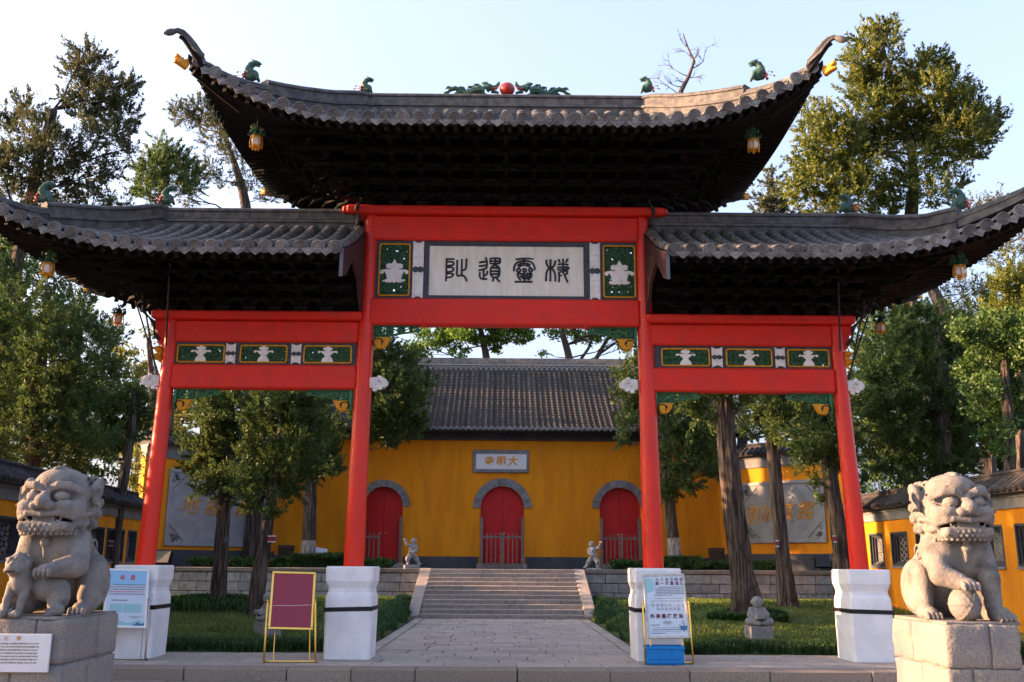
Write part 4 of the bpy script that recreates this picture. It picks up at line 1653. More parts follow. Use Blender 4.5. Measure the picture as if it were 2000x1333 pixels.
class Roof:
    def __init__(s_, z0, H, xin, xr, xc, Dy, xs0, R, sag, pw=2.3):
        s_.z0, s_.H, s_.xin, s_.xr, s_.xc, s_.Dy = z0, H, xin, xr, xc, Dy
        s_.xs0, s_.R, s_.sag, s_.pw = xs0, R, sag, pw
        s_.Dx = xc - xr

    def f(s_, t):
        return .70 * t + .30 * t * t

    def rise(s_, x):
        return s_.R * (max(0, x - s_.xs0) / (s_.xc - s_.xs0)) ** s_.pw

    def hip_rise(s_, th):
        return s_.rise(s_.xc - s_.Dx * th) * (1 - th) ** 1.4

    def eave_y(s_, x):
        return s_.Dy - .10 * (1 - s_.rise(x) / s_.R)          # distance of the eave from the centre line

    def front(s_, x, t):
        """Point on the front slope: x along the eave, t from eave (0) to centre line (1); returns (w, z)."""
        e = s_.eave_y(x)
        w = e * (1 - t)
        return w, s_.z0 + s_.H * s_.f(t) + s_.rise(x) * (1 - t) ** 1.4

    def t_hip(s_, x):
        return 1.0 if x <= s_.xr else (s_.xc - x) / s_.Dx

    def side(s_, w, t):
        """w: distance from centre line, t from side eave (0) to ridge end (1); returns (x, z)."""
        th = 1 - w / s_.Dy
        re = s_.R - s_.sag * (1 - (w / s_.Dy) ** 2)
        k = t / th if th > 1e-4 else 1
        rz = s_.hip_rise(th) * k + re * (1 - k)
        xe = s_.xc - .08 * (1 - (w / s_.Dy) ** 2)
        return xe - (xe - s_.xr) * t, s_.z0 + s_.H * s_.f(t) + rz

    def hip(s_, t):
        return s_.xc - s_.Dx * t, s_.Dy * (1 - t), s_.z0 + s_.H * s_.f(t) + s_.hip_rise(t)

    def z(s_, x, w):
        tx = (s_.xc - x) / s_.Dx
        ty = 1 - w / s_.eave_y(min(x, s_.xc))
        if ty <= tx or x <= s_.xr:
            return s_.front(min(x, s_.xc), max(0, ty))[1]
        return s_.side(min(w, s_.Dy * .999), max(0, tx))[1]


def top_z(x, y, curve, z0):
    """Height at plan point (x, y) at which the outline passes, given as photograph points (u, v)."""
    lo, hi = z0 - 2, z0 + 3
    us_ = [c[0] for c in curve]
    vs_ = [c[1] for c in curve]
    for _ in range(40):
        mid = (lo + hi) / 2
        u, v = pix((x, y, mid))
        tv = float(np.interp(u, us_, vs_))
        if v > tv:
            lo = mid
        else:
            hi = mid
    return (lo + hi) / 2


def build_roof(R, sides, name, zbase, label, x_base, tip_fn, tall_c, low_c, sc_, ridge_h=.36, gable=False):
    """sides: list of signs. All pieces become children of one roof part."""
    # sheets
    top = MB()
    und = MB()
    NX, NT = 44, 9
    for s in sides:
        for fb in (-1, 1):
            def F(i, j, dz):
                x = R.xin + (R.xc - .002 - R.xin) * i / NX
                th = R.t_hip(x)
                t = th * j / NT
                w, z = R.front(x, t)
                return (s * x, G + fb * w, z + dz)
            for (mm, dz) in ((top, 0.0), (und, -.13)):
                V = [F(i, j, dz) for i in range(NX + 1) for j in range(NT + 1)]
                fs = [(i * (NT + 1) + j, (i + 1) * (NT + 1) + j, (i + 1) * (NT + 1) + j + 1, i * (NT + 1) + j + 1) for i in range(NX) for j in range(NT)]
                mm.add(V, fs)
            # eave board
            V = [F(i, 0, dz) for i in range(NX + 1) for dz in (-.012, -.132)]
            und.add(V, [(2 * i, 2 * i + 1, 2 * i + 3, 2 * i + 2) for i in range(NX)])
        NW = 26

        def Sd(i, j, dz):
            w = R.Dy * (-1 + 2 * i / NW)
            th = max(1 - abs(w) / R.Dy, .004)
            x, z = R.side(abs(w), th * j / NT)
            return (s * x, G + w, z + dz)
        for (mm, dz) in ((top, 0.0), (und, -.13)):
            V = [Sd(i, j, dz) for i in range(NW + 1) for j in range(NT + 1)]
            mm.add(V, [(i * (NT + 1) + j, (i + 1) * (NT + 1) + j, (i + 1) * (NT + 1) + j + 1, i * (NT + 1) + j + 1) for i in range(NW) for j in range(NT)])
        V = [Sd(i, 0, dz) for i in range(NW + 1) for dz in (-.012, -.132)]
        und.add(V, [(2 * i, 2 * i + 1, 2 * i + 3, 2 * i + 2) for i in range(NW)])
    roof = top.build(name, M_PAN, gate, smooth=True, label=label)
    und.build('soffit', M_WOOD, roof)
    # rafters, all round, fanned at the corners
    rf = MB()
    for s in sides:
        E = []
        xb = x_base
        n = int((R.xc - R.xin) / .20)
        for i in range(n + 1):
            x = R.xin + .06 + (R.xc - .1 - R.xin) * i / n
            E.append((x, R.eave_y(x) - .06, min(x, xb), .45))
        for i in range(int(R.Dy / .2)):
            w = (R.Dy - .1) - .2 * i
            E.append((R.xc - .10 - .06 * (1 - (w / R.Dy) ** 2), w, xb, min(w, .45)))
        for (x, w, x2, w2) in E:
            for fb in (-1, 1):
                prev = None
                for k in range(5):
                    t = k / 4 * .92
                    xx, ww = x + (x2 - x) * t, w + (w2 - w) * t
                    p = (s * xx, G + fb * ww, R.z(xx, ww) - .175)
                    if prev:
                        rf.bar(prev, p, .075, .085)
                    prev = p
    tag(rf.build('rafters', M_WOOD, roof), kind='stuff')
    # barrel tiles in rows
    pitch = .29
    rest = MB()                               # the tiles high on the slopes, too small to pick apart
    for s in sides:
        i = 0
        while True:
            x = (R.xin + .06 if gable else 0.0) + pitch * i
            if not gable and i == 0 and s < 0:
                i += 1
                continue
            if x > R.xc - .16:
                break
            th = min(R.t_hip(x) - .02, .93)
            n = max(1, int(round(th * R.eave_y(x) * 1.15 / .27)))
            for k in range(n):
                t0, t1 = th * k / n, th * (k + 1.06) / n
                w0, z0 = R.front(x, t0)
                w1, z1 = R.front(x, t1)
                a, b = Vector((s * x, G - w0 - (.03 if k == 0 else 0), z0)), Vector((s * x, G - w1, z1))
                d = b - a
                tt = d.normalized()
                xx = Vector((1, 0, 0))
                zv = xx.cross(tt)
                jr = r.uniform(-.006, .006)
                M = Matrix((xx * (TR * r.uniform(.97, 1.03)), d * .99, zv * TR)).transposed().to_4x4()
                M.translation = a + xx * jr
                if k < 4:
                    inst('barrel_tile', ME_TILE, roof, M)
                else:
                    rest.add([M @ q.co for q in ME_TILE.vertices], [tuple(f_.vertices) for f_ in ME_TILE.polygons])
                if k == 0:
                    M = Matrix((xx, tt, zv)).transposed().to_4x4()
                    M.translation = a + zv * .0 - tt * .004 + xx * jr
                    inst('tile_end', ME_END, roof, M @ Matrix.Rotation(r.uniform(-.25, .25), 4, 'Y'))
            xm = x + pitch / 2
            if xm < R.xc - .12:
                w0, z0 = R.front(xm, 0)
                zl = R.front(xm - .06, 0)[1]
                zr_ = R.front(xm + .06, 0)[1]
                ang = math.atan2(zr_ - zl, .12) * s
                M = Matrix.Translation((s * xm, G - w0 - .035, z0 - .035)) @ Matrix.Rotation(-ang, 4, 'Y') @ Matrix.Rotation(-.22, 4, 'X')
                inst('drip_tile', ME_DRIP, roof, M)
            if i == 0 and not gable:
                xm = -pitch / 2
                w0, z0 = R.front(pitch / 2, 0)
                inst('drip_tile', ME_DRIP, roof, Matrix.Translation((xm, G - w0 - .035, z0 - .035)) @ Matrix.Rotation(-.22, 4, 'X'))
            i += 1
        # tile rows of the hidden slopes: side and back, one mesh
        bk = rest
        for i in range(int(R.Dy * 2 / pitch)):
            w = -R.Dy + .15 + i * pitch
            th = (1 - abs(w) / R.Dy) - .03
            if th > .05:
                bk.tube([(s * R.side(abs(w), th * k / 5)[0], G + w, R.side(abs(w), th * k / 5)[1] + .02) for k in range(6)], TR * .9, 6)
        for i in range(int((R.xc - R.xin) / pitch)):
            x = R.xin + .06 + i * pitch
            th = min(R.t_hip(x) - .02, .93)
            bk.tube([(s * x, G + R.front(x, th * k / 5)[0], R.front(x, th * k / 5)[1] + .02) for k in range(6)], TR * .9, 6)
    tag(rest.build('upper_tiles', M_TILE, roof, smooth=True, angle=50), kind='stuff')
    # ridge
    h = ridge_h
    prof = [(-.17, -.14), (-.17, .03), (-.20, .04), (-.20, .09), (-.15, .10), (-.12, .115), (-.12, h - .10), (-.15, h - .09), (-.15, h - .05), (-.10, h - .01), (.10, h - .01), (.15, h - .05), (.15, h - .09), (.12, h - .10), (.12, .115), (.15, .10), (.20, .09), (.20, .04), (.17, .03), (.17, -.14)]
    small = [(-.13, -.12), (-.13, .02), (-.15, .03), (-.15, .07), (-.09, .085), (-.09, .13), (-.06, .165), (.06, .165), (.09, .13), (.09, .085), (.15, .07), (.15, .03), (.13, .02), (.13, -.12)]
    zr = R.z0 + R.H
    x_a = R.xin if gable else 0
    if not gable:
        m = MB()
        m.sweep(prof, [(-R.xr, G, zr), (R.xr, G, zr)])
        rd = m.build('ridge', M_RIDGE, roof)
    for s in sides:
        if gable:
            m = MB()
            a, b = (R.xin + .12, R.xr)
            m.sweep(prof, [(s * a, G, zr), (s * b, G, zr)])
            rd = m.build('ridge', M_RIDGE, roof)
        # bricks let into the recessed band of the ridge
        x0, x1 = (R.xin + .2, R.xr - .06) if gable else (.0, R.xr - .06)
        xx = x0
        while xx < x1 - .15:
            L = min(r.uniform(.34, .55), x1 - xx)
            m = MB()
            m.span((s * xx, G - .128 - r.uniform(0, .006), zr + .122), (s * (xx + L - .012), G - .115, zr + h - .106))
            m.build('ridge_brick', M_RIDGE, roof)
            xx += L
        # hips: tall near the ridge, then low, then the long upturned tip
        for fb in (-1, 1):
            tall = [R.hip(1 - k / 20) for k in range(13)]
            tall = [(s * a, G + fb * b, max(c - .05, top_z(sc_ * a, G - b, tall_c, c) - h) if k else c) for k, (a, b, c) in enumerate(tall)]
            tall[0] = (tall[0][0], tall[0][1], zr)
            m = MB()
            m.sweep(prof if s * fb > 0 else prof, tall)
            m.build('hip_ridge', M_RIDGE, roof)
            low = [R.hip(1 - k / 20) for k in range(12, 21)]
            low = [(s * a, G + fb * b, max(c, top_z(sc_ * a, G - b, low_c, c) - .15)) for a, b, c in low]
            tip = [Vector((s * p[0], G + fb * (G - p[1]), p[2])) for p in tip_fn]
            pts = [Vector(p) for p in low[:-1]] + tip
            n1 = len(low) - 1
            sc = []
            for k in range(len(pts)):
                if k < n1:
                    sc.append((1 - .45 * (k / n1) ** 1.5, 1 - .36 * (k / n1) ** 1.5))
                else:
                    q = (k - n1 + 1) / (len(pts) - n1)
                    sc.append((.50 - .28 * q, .56 - .34 * q))
            m = MB()
            m.sweep(small, pts, sc)
            e = pts[-1]
            d = (pts[-1] - pts[-2]).normalized()
            m.tube([e - d * .05, e + d * .03, e + d * .10, e + d * .16], [.04, .06, .055, .015], 10)
            hp = m.build('upturned_tip', M_RIDGE, roof, smooth=True, angle=35)
            # curved timber under the tip
            m = MB()
            und_ = []
            cx_, cw_, cz_ = R.hip(0)
            base = Vector((s * (cx_ - .10), G + fb * (cw_ - .10), cz_ - .28))
            seq = [base + (tip[min(k, len(tip) - 1)] - base) * 1 for k in range(len(tip))]
            q = [Vector((s * (cx_ - .75), G + fb * (cw_ - .75), R.z(cx_ - .75, cw_ - .75) - .24)), base]
            for k in range(len(tip) - 1):
                q.append(tip[k] - Vector((s * .03, fb * .03, .06 + .10 * (1 - k / len(tip)))))
            m.tube(q, [.08, .08] + [.06 - .04 * k / len(tip) for k in range(len(tip) - 1)], 8)
            m.build('corner_beam', M_WOOD, roof, smooth=True)
    return roof


# upper roof
zcap = P(984, 229.5, G - 2.75).z
RU = Roof(zcap - .02, 0, 0, 2.77, 5.42, 2.83, 2.15, 1.10, .30)
RU.H = P(1259, 214, G - .2).z - RU.z0
TIPU = [P(u, v, y) for (u, v, y) in ((391, 108, 14.78), (377, 90, 14.72), (366, 75, 14.68), (356, 64, 14.64), (347, 60, 14.61), (338, 62, 14.58))]
TIPU = [Vector((abs(p.x), p.y, p.z)) for p in TIPU]
roof_up = build_roof(RU, (-1, 1), 'upper_roof', 0, 'high central roof with long upturned corners', 3.9, TIPU, [(391, 112), (433, 142), (513, 158), (552, 166.5), (594, 173.5), (650, 180.5), (727, 182)], [(391, 110), (433, 140), (475, 158), (513, 169), (552, 178), (594, 186)], -1)
# lower roofs
zcl = P(520, 478, G - 2.6).z
RL = Roof(zcl - .02, 0, 2.74, 6.57, 9.12, 2.66, 5.2, .98, .25)
RL.H = P(500, 437, G - .2).z - RL.z0
dz_ = RL.hip(0)[2] - RU.hip(0)[2]
TIPL = [Vector((p.x + (RL.xc - RU.xc), p.y + (RU.Dy - RL.Dy), p.z + dz_)) for p in TIPU]
roof_lf = build_roof(RL, (-1,), 'side_roof', 0, 'lower side roof on the left', 7.4, TIPL, [(104, 397), (162, 402), (223, 406), (274, 404), (324, 398.6)], [(-60, 352), (0, 384), (36, 398.6), (72, 407), (104, 411), (150, 416)], -1, gable=True)
roof_rt = build_roof(RL, (1,), 'side_roof', 0, 'lower side roof on the right', 7.4, TIPL, [(1647, 417), (1737, 423), (1805, 421), (1857, 408), (1955, 389)], [(1780, 436), (1830, 430), (1872, 421), (1910, 406), (1955, 387), (2000, 365), (2060, 325)], 1, gable=True)
for o in (roof_lf, roof_rt):
    pass


# ------------------------------------------------------------------ bracket sets under the roofs
def bracket_set_mesh(nt, dz, dy, diag=1.0):
    m = MB()
    for k in range(nt):
        o, z = .16 + dy * k, .10 + dz * k
        m.span((-.045, -(o + .14) * diag, z), (.045, .02, z + .075))
        m.add([(-.04, -(o + .13) * diag, z), (.04, -(o + .13) * diag, z), (.04, -(o + .26) * diag, z - .05), (-.04, -(o + .26) * diag, z - .05), (-.04, -(o + .13) * diag, z + .07), (.04, -(o + .13) * diag, z + .07)], [(0, 1, 2, 3), (4, 5, 2, 3), (0, 3, 4), (1, 2, 5)])
        L = .30 + .03 * (k % 2)
        m.span((-L, -o - .035, z + .01), (L, -o + .035, z + .06))
        for s in (-1, 1):
            m.box((s * L, -o, z + .085), (.10, .10, .05), taper=1.25)
            m.box((s * L * .5, -o, z + .085), (.08, .09, .045), taper=1.2)
        m.box((0, -o, z + .10), (.13, .13, .06), taper=1.2)
    m.box((0, 0, .045), (.22, .22, .09), taper=1.2)
    return m


DZ, DY, NTI = .165, .335, 5
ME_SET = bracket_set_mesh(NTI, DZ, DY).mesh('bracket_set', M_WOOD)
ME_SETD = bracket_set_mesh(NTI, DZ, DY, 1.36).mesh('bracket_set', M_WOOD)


def brackets(xs_, zb, x0, x1, ends, roofpart, R):
    for fb in (0, 1):
        for x in xs_:
            inst('bracket_set', ME_SET, gate, Matrix.Translation((x, G + (.10 if fb else -.10), zb)) @ Matrix.Rotation(PI * fb, 4, 'Z'))
    for (xe, sg) in ends:
        inst('bracket_set', ME_SET, gate, Matrix.Translation((xe, G, zb)) @ Matrix.Rotation(sg * PI / 2, 4, 'Z'))
        for a in (PI / 4, 3 * PI / 4):
            inst('bracket_set', ME_SETD, gate, Matrix.Translation((xe, G, zb)) @ Matrix.Rotation(sg * a, 4, 'Z'))
    ring = MB()
    for k in range(NTI):
        o, z = .26 + DY * k, zb + .12 + DZ * k + .05
        ex0 = x0 - (o if any(sg < 0 for _, sg in ends) else 0)
        ex1 = x1 + (o if any(sg > 0 for _, sg in ends) else 0)
        for fb in (-1, 1):
            ring.span((ex0, G + fb * o - .03, z), (ex1, G + fb * o + .03, z + .07))
        for (xe, sg) in ends:
            xx = ex1 if sg > 0 else ex0
            ring.span((xx - .03, G - o - .03, z + .001), (xx + .03, G + o + .03, z + .069))
    ring.build('eave_purlin', M_WOOD, roofpart)
    # boarding behind the brackets, up to the roof
    bd = MB()
    n = 24
    V = []
    for i in range(n + 1):
        x = x0 + (x1 - x0) * i / n
        V += [(x, G, zb), (x, G, R.z(abs(x), 0.02) - .14)]
    bd.add(V, [(2 * i, 2 * i + 1, 2 * i + 3, 2 * i + 2) for i in range(n)])
    bd.build('bracket_board', M_WOOD, roofpart)


brackets([-2.65 + .53 * k for k in range(11)], ZC[0] + .002, -2.75, 2.75, [(-2.75, -1), (2.75, 1)], roof_up, RU)
for s, rp in ((-1, roof_lf), (1, roof_rt)):
    xs_ = [s * x for x in (3.35, 3.835, 4.32, 4.805, 5.29, 5.775, 6.26)]
    a, b = sorted((s * 2.82, s * 6.36))
    brackets(xs_, ZS[0] + .002, a, b, [(s * 6.36, s)], rp, RL)
    # red board closing the inner end of the side roof
    m = MB()
    zt = RL.front(RL.xin + .05, 0)
    q = []
    N = 8
    for k in range(N + 1):
        t = .02 + .9 * k / N
        w, z = RL.front(RL.xin + .05, t)
        q.append((-w, z - .02))
    low = [(q[-1][0], ZS[0] + .01), (-.30, ZS[0] + .01), (-.75, ZS[0] + .45), (-1.5, ZS[0] + .62), (q[0][0] + .25, q[0][1] - .40), (q[0][0], q[0][1] - .46)]
    poly = q + low
    Mx = Matrix(((0, 1, 0, s * 2.70 - .03), (1, 0, 0, G), (0, 0, 1, 0), (0, 0, 0, 1)))
    m.prism(poly, .06, Mx)
    gb = m.build('gable_board', M_WOODR, rp)
    m = MB()
    m.span((s * 2.70 - .03, G + q[0][0] - .03, q[0][1] - .49), (s * 2.70 + .03, G + q[0][0] - .003, q[0][1] + .0))
    m.build('board_edge', M_GREYW, gb)

# tie rods and wavy iron straps
for s in (-1, 1):
    for (a, b) in (((6.30, G - .20, ZS[2] - .10), (6.05, G - 1.1, RL.z(6.05, 1.1) - .2)), ((6.45, G + .0, zb_out + .1), (7.55, G + .75, RL.z(7.5, .75) - .3)), ((6.45, G - .05, zb_out + .0), (6.95, G - .5, RL.z(6.9, .5) - .3))):
        m = MB()
        m.tube([(s * a[0], a[1], a[2]), (s * b[0], b[1], b[2])], .017, 6)
        m.build('tie_rod', M_IRON, gate)
    for (x0, z0, x1, z1, L) in ((6.42, ZS[2] + .0, 6.80, ZS[0] + .16, 1), (2.86, ZC[2] + .05, 2.80, ZC[0] + .1, 1)):
        m = MB()
        pts = []
        for k in range(19):
            t = k / 18
            pts.append((s * (x0 + (x1 - x0) * t + .035 * math.sin(t * 11)), G - .22 - .12 * t, z0 + (z1 - z0) * t))
        m.tube(pts, [.030 + .014 * math.sin(k * 1.05) for k in range(19)], 7)
        m.build('iron_strap', M_IRON, gate, smooth=True)
    m = MB()
    m.span((s * 3.02, G - .25, ZC[1] + .01), (s * 3.14, G + .25, ZC[0] - .015))
    m.build('beam_end', M_RED, gate, bevel=.03)


# ------------------------------------------------------------------ roof ornaments
def corner_mask(R, s, part):
    if not openvdb:
        return
    cx, cw, cz = R.hip(0)
    sd = SDF((-.22, -.30, -.25), (.22, .28, .25), .012)
    sd.box((0, .06, 0), (.085, .16, .10), .04, .02)
    sd.box((0, -.07, .05), (.085, .11, .05), .04, .03, rot=(-.25, 0, 0))
    sd.box((0, -.05, -.07), (.07, .09, .04), .03, .02, rot=(.2, 0, 0))
    sd.ell((0, -.15, .09), (.06, .045, .05), .02)
    for q in (-1, 1):
        sd.ell((q * .075, .0, .075), (.03, .035, .03), .012)
        sd.ell((q * .075, .11, .10), (.03, .05, .05), .015)
        sd.cap((q * .06, .1, -.05), (q * .075, -.06, -.03), .03, .015, .012)
    sd.box((0, -.13, -.015), (.12, .08, .016), .01, .01, cut=True)
    me = sd.mesh('corner_mask', M_GOLD)
    for fb in (-1, 1):
        ang = math.atan2(s, fb * 1.0)
        M = Matrix.Translation((s * (cx + .09), G + fb * (cw + .09), cz - .20)) @ Matrix.Rotation(PI + (-ang if fb < 0 else -ang), 4, 'Z') @ Matrix.Rotation(-.35, 4, 'X') @ Matrix.Scale(.66, 4)
        inst('corner_mask', me, part, M)


for s in (-1, 1):
    corner_mask(RU, s, roof_up)
corner_mask(RL, -1, roof_lf)
corner_mask(RL, 1, roof_rt)


def ridge_figure_mesh():
    sd = SDF((-.26, -.16, -.02), (.26, .16, .46), .011)
    sd.ell((.02, 0, .10), (.13, .075, .12), .03)
    sd.path([(.06, 0, .14), (.09, 0, .24), (.05, 0, .32), (-.02, 0, .36), (-.08, 0, .35)], [.085, .07, .06, .055, .045], .02)
    sd.cap((-.06, 0, .36), (-.13, 0, .34), .04, .022, .015)
    sd.cap((-.05, 0, .31), (-.115, 0, .285), .025, .015, .01)
    for k in range(7):
        a = k / 6
        sd.ell((.12 + .035 * math.sin(a * 5), 0, .10 + .25 * a), (.035, .02, .03), .01)
    sd.path([(.11, 0, .05), (.17, 0, .10), (.16, 0, .17)], [.05, .035, .018], .015)
    for q in (-1, 1):
        sd.ell((-.04, q * .045, .375), (.02, .015, .02), .008)
        sd.cap((-.06, q * .05, .10), (-.10, q * .05, .01), .035, .03, .012)
        sd.cap((0, q * .03, .40), (.05, q * .05, .43), .014, .006, .006)
        for k in range(5):
            sd.ell((.0 + .03 * k, q * .075, .06 + .035 * k), (.022, .012, .02), .006)
    return sd.mesh('ridge_figure', M_FIG)


if openvdb:
    ME_FIG = ridge_figure_mesh()

    def figure(u, v, Y, face, part, sc=1.0):
        p = P(u, v, Y)
        M = Matrix.Translation(p) @ Matrix.Scale(sc, 4) @ Matrix.Diagonal((-face, 1, 1, 1))
        o = inst('ridge_figure', ME_FIG, part, M)
        m = MB()
        f_ = -face
        for k, (dx, dz) in enumerate(((.16, .06), (.19, .10), (.15, .13), (.20, .02))):
            m.ball((p.x + f_ * dx * sc, p.y - .04 + .03 * (k % 2), p.z + dz * sc), .032 * sc, 8, 5)
        m.build('red_ball', M_PEARL, o, smooth=True)
        m = MB()
        for (dx, dz) in ((.30, .15), (.34, .07)):
            m.tube([(p.x + f_ * .17 * sc, p.y, p.z + .09 * sc), (p.x + f_ * (.24 * sc), p.y - .02, p.z + (dz + .03) * sc), (p.x + f_ * dx * sc, p.y - .03, p.z + dz * sc)], .005, 4)
            m.ball((p.x + f_ * dx * sc, p.y - .03, p.z + dz * sc), .018, 6, 4)
        m.build('wire_pompom', M_PEARL, o, smooth=True)

    figure(494, 157, 16.0, 1, roof_up, .95)
    figure(718, 181, G, 1, roof_up, .80)
    figure(1261, 180, G, -1, roof_up, .80)
    figure(1478, 156, 16.0, -1, roof_up, .95)
    figure(90, 395, 16.1, 1, roof_lf, .95)
    figure(329, 398, G, 1, roof_lf, .90)
    figure(1652, 414, G, -1, roof_rt, .90)
    figure(1871, 408, 16.1, -1, roof_rt, .95)

# two green dragons and a red pearl on the main ridge
zrt = P(988, 187, G).z
m = MB()
m.ball((0.02, G, zrt + .135), (.155, .13, .145), 20, 12)
prl = m.build('dragon_pearl', M_PEARL, roof_up, smooth=True)
for s in (-1, 1):
    m = MB()

    def T(pts, rad, n=7):
        m.tube([(0.02 + s * a, G + b, zrt + c) for a, b, c in pts], rad, n)
    T([(.46, 0, .10), (.56, 0, .12), (.66, 0, .10), (.76, 0, .05), (.85, 0, .03), (.95, 0, .10), (1.05, 0, .15), (1.15, 0, .11), (1.22, 0, .02)], [.09, .085, .075, .065, .055, .05, .05, .04, .02])
    T([(.42, 0, .14), (.36, 0, .18), (.28, 0, .16)], [.085, .08, .05])
    T([(.30, -.0, .17), (.22, 0, .19), (.18, 0, .25), (.17, 0, .29)], [.045, .04, .035, .028])
    T([(.32, 0, .09), (.22, 0, .07), (.17, 0, .05)], [.04, .03, .02])
    T([(.40, 0, .21), (.48, 0, .27), (.42, 0, .28), (.40, 0, .25)], [.05, .045, .035, .02])
    T([(.52, 0, .17), (.60, 0, .23), (.66, 0, .23), (.66, 0, .18)], [.035, .03, .025, .012])
    T([(.62, 0, .12), (.71, 0, .18), (.79, 0, .18), (.80, 0, .13), (.75, 0, .11)], [.035, .03, .025, .02, .012])
    T([(.50, 0, .04), (.44, 0, .0), (.40, 0, .0)], [.05, .04, .03])
    T([(.68, 0, .03), (.66, 0, -.02)], [.045, .04])
    T([(.84, 0, .08), (.89, 0, .16), (.96, 0, .17), (.99, 0, .12)], [.03, .03, .025, .012])
    T([(.92, 0, .03), (1.0, 0, .06), (1.06, 0, .02)], [.03, .03, .02])
    T([(1.08, 0, .14), (1.20, 0, .17), (1.24, 0, .13)], [.03, .03, .012])
    T([(1.18, 0, .07), (1.27, 0, .03), (1.24, 0, .0)], [.03, .025, .015])
    for k in range(9):
        a = .48 + .085 * k
        T([(a, 0, .16 - .10 * (k / 9) + .04 * math.sin(k)), (a + .03, 0, .21 - .10 * (k / 9) + .04 * math.sin(k))], [.022, .006], 5)
    dg = m.build('ridge_dragon', M_FIG, roof_up, smooth=True)
    m = MB()
    m.tube([(0.02 + s * .30, G - .03, zrt + .13), (0.02 + s * .22, G - .04, zrt + .13), (0.02 + s * .17, G - .03, zrt + .20)], [.03, .028, .012], 6)
    m.build('dragon_tongue', M_PEARL, dg, smooth=True)


# ------------------------------------------------------------------ lanterns hung under the corners
def palace_lantern(name, label, p, sc, rz, zhang):
    sc = sc * .88
    t = thing(name, label, 'lantern', p, 'palace lanterns under the gate eaves')
    W = Matrix.Translation(Vector(p)) @ Matrix.Rotation(rz, 4, 'Z') @ Matrix.Scale(sc, 4)

    def put(m, nm, mt, par, **k):
        m.v = [tuple(W @ Vector(q)) for q in m.v]
        return m.build(nm, mt, par, **k)
    m = MB()
    for k in range(6):
        a = k * PI / 3
        m.tube([(.105 * math.cos(a), .105 * math.sin(a), .0), (.125 * math.cos(a), .125 * math.sin(a), -.13), (.115 * math.cos(a), .115 * math.sin(a), -.25)], .013, 6)
    for z in (.0, -.03, -.21):
        m.tube([(.11 * math.cos(k * PI / 3), .11 * math.sin(k * PI / 3), z) for k in range(6)], .010, 5, closed=True)
    m.lathe([(.001, -.30), (.02, -.29), (.03, -.26), (.012, -.235), (.07, -.215)], None, 8)
    fr = put(m, 'frame', M_GOLD, t, smooth=True)
    m = MB()
    m.lathe([(.03, -.215), (.075, -.19), (.094, -.13), (.092, -.06), (.07, -.015), (.03, -.005)], None, 12)
    put(m, 'globe', M_WCARVE, t, smooth=True)
    m = MB()
    m.lathe([(.125, .0), (.12, .02), (.08, .05), (.055, .12), (.03, .16), (.001, .17)], None, 6)
    rr = random.Random(int(p[0] * 10))
    for k in range(34):
        a, h_ = rr.uniform(0, 6.28), rr.uniform(.02, .2)
        q = .15 * (1 - h_ * 2.2) + .03
        m.tube([(q * .6 * math.cos(a), q * .6 * math.sin(a), h_), (q * math.cos(a), q * math.sin(a), h_ + .02), (q * .95 * math.cos(a + .15), q * .95 * math.sin(a + .15), h_ + .055)], [.018, .016, .006], 5)
    put(m, 'carved_crown', M_GREENP, t, smooth=True)
    m = MB()
    top = (zhang - p[2]) / sc
    m.tube([(0, 0, .16), (0, 0, top)], .006, 5)
    put(m, 'hanging_wire', M_IRON, t)
    return t


def eave_under(R, x, w):
    return R.z(abs(x), w) - .2


for (u, v, Y, R, lab, sc) in ((501, 268, 15.75, RU, 'gold and white lantern under the left corner of the high roof', 1.0),
                              (1471, 274, 15.75, RU, 'gold and white lantern under the right corner of the high roof', 1.0),
                              (94, 515, 15.7, RL, 'gold and white lantern under the front corner of the left side roof', 1.0),
                              (1873, 520, 15.7, RL, 'gold and white lantern under the front corner of the right side roof', 1.0),
                              (232, 615, 19.5, RL, 'shaded lantern under the rear corner of the left side roof', 1.0),
                              (1719, 632, 19.5, RL, 'shaded lantern under the rear corner of the right side roof', 1.0)):
    p = P(u, v, Y)
    palace_lantern('palace_lantern', lab, tuple(p), sc, .3, max(p.z + .2, eave_under(R, p.x, abs(Y - G))))


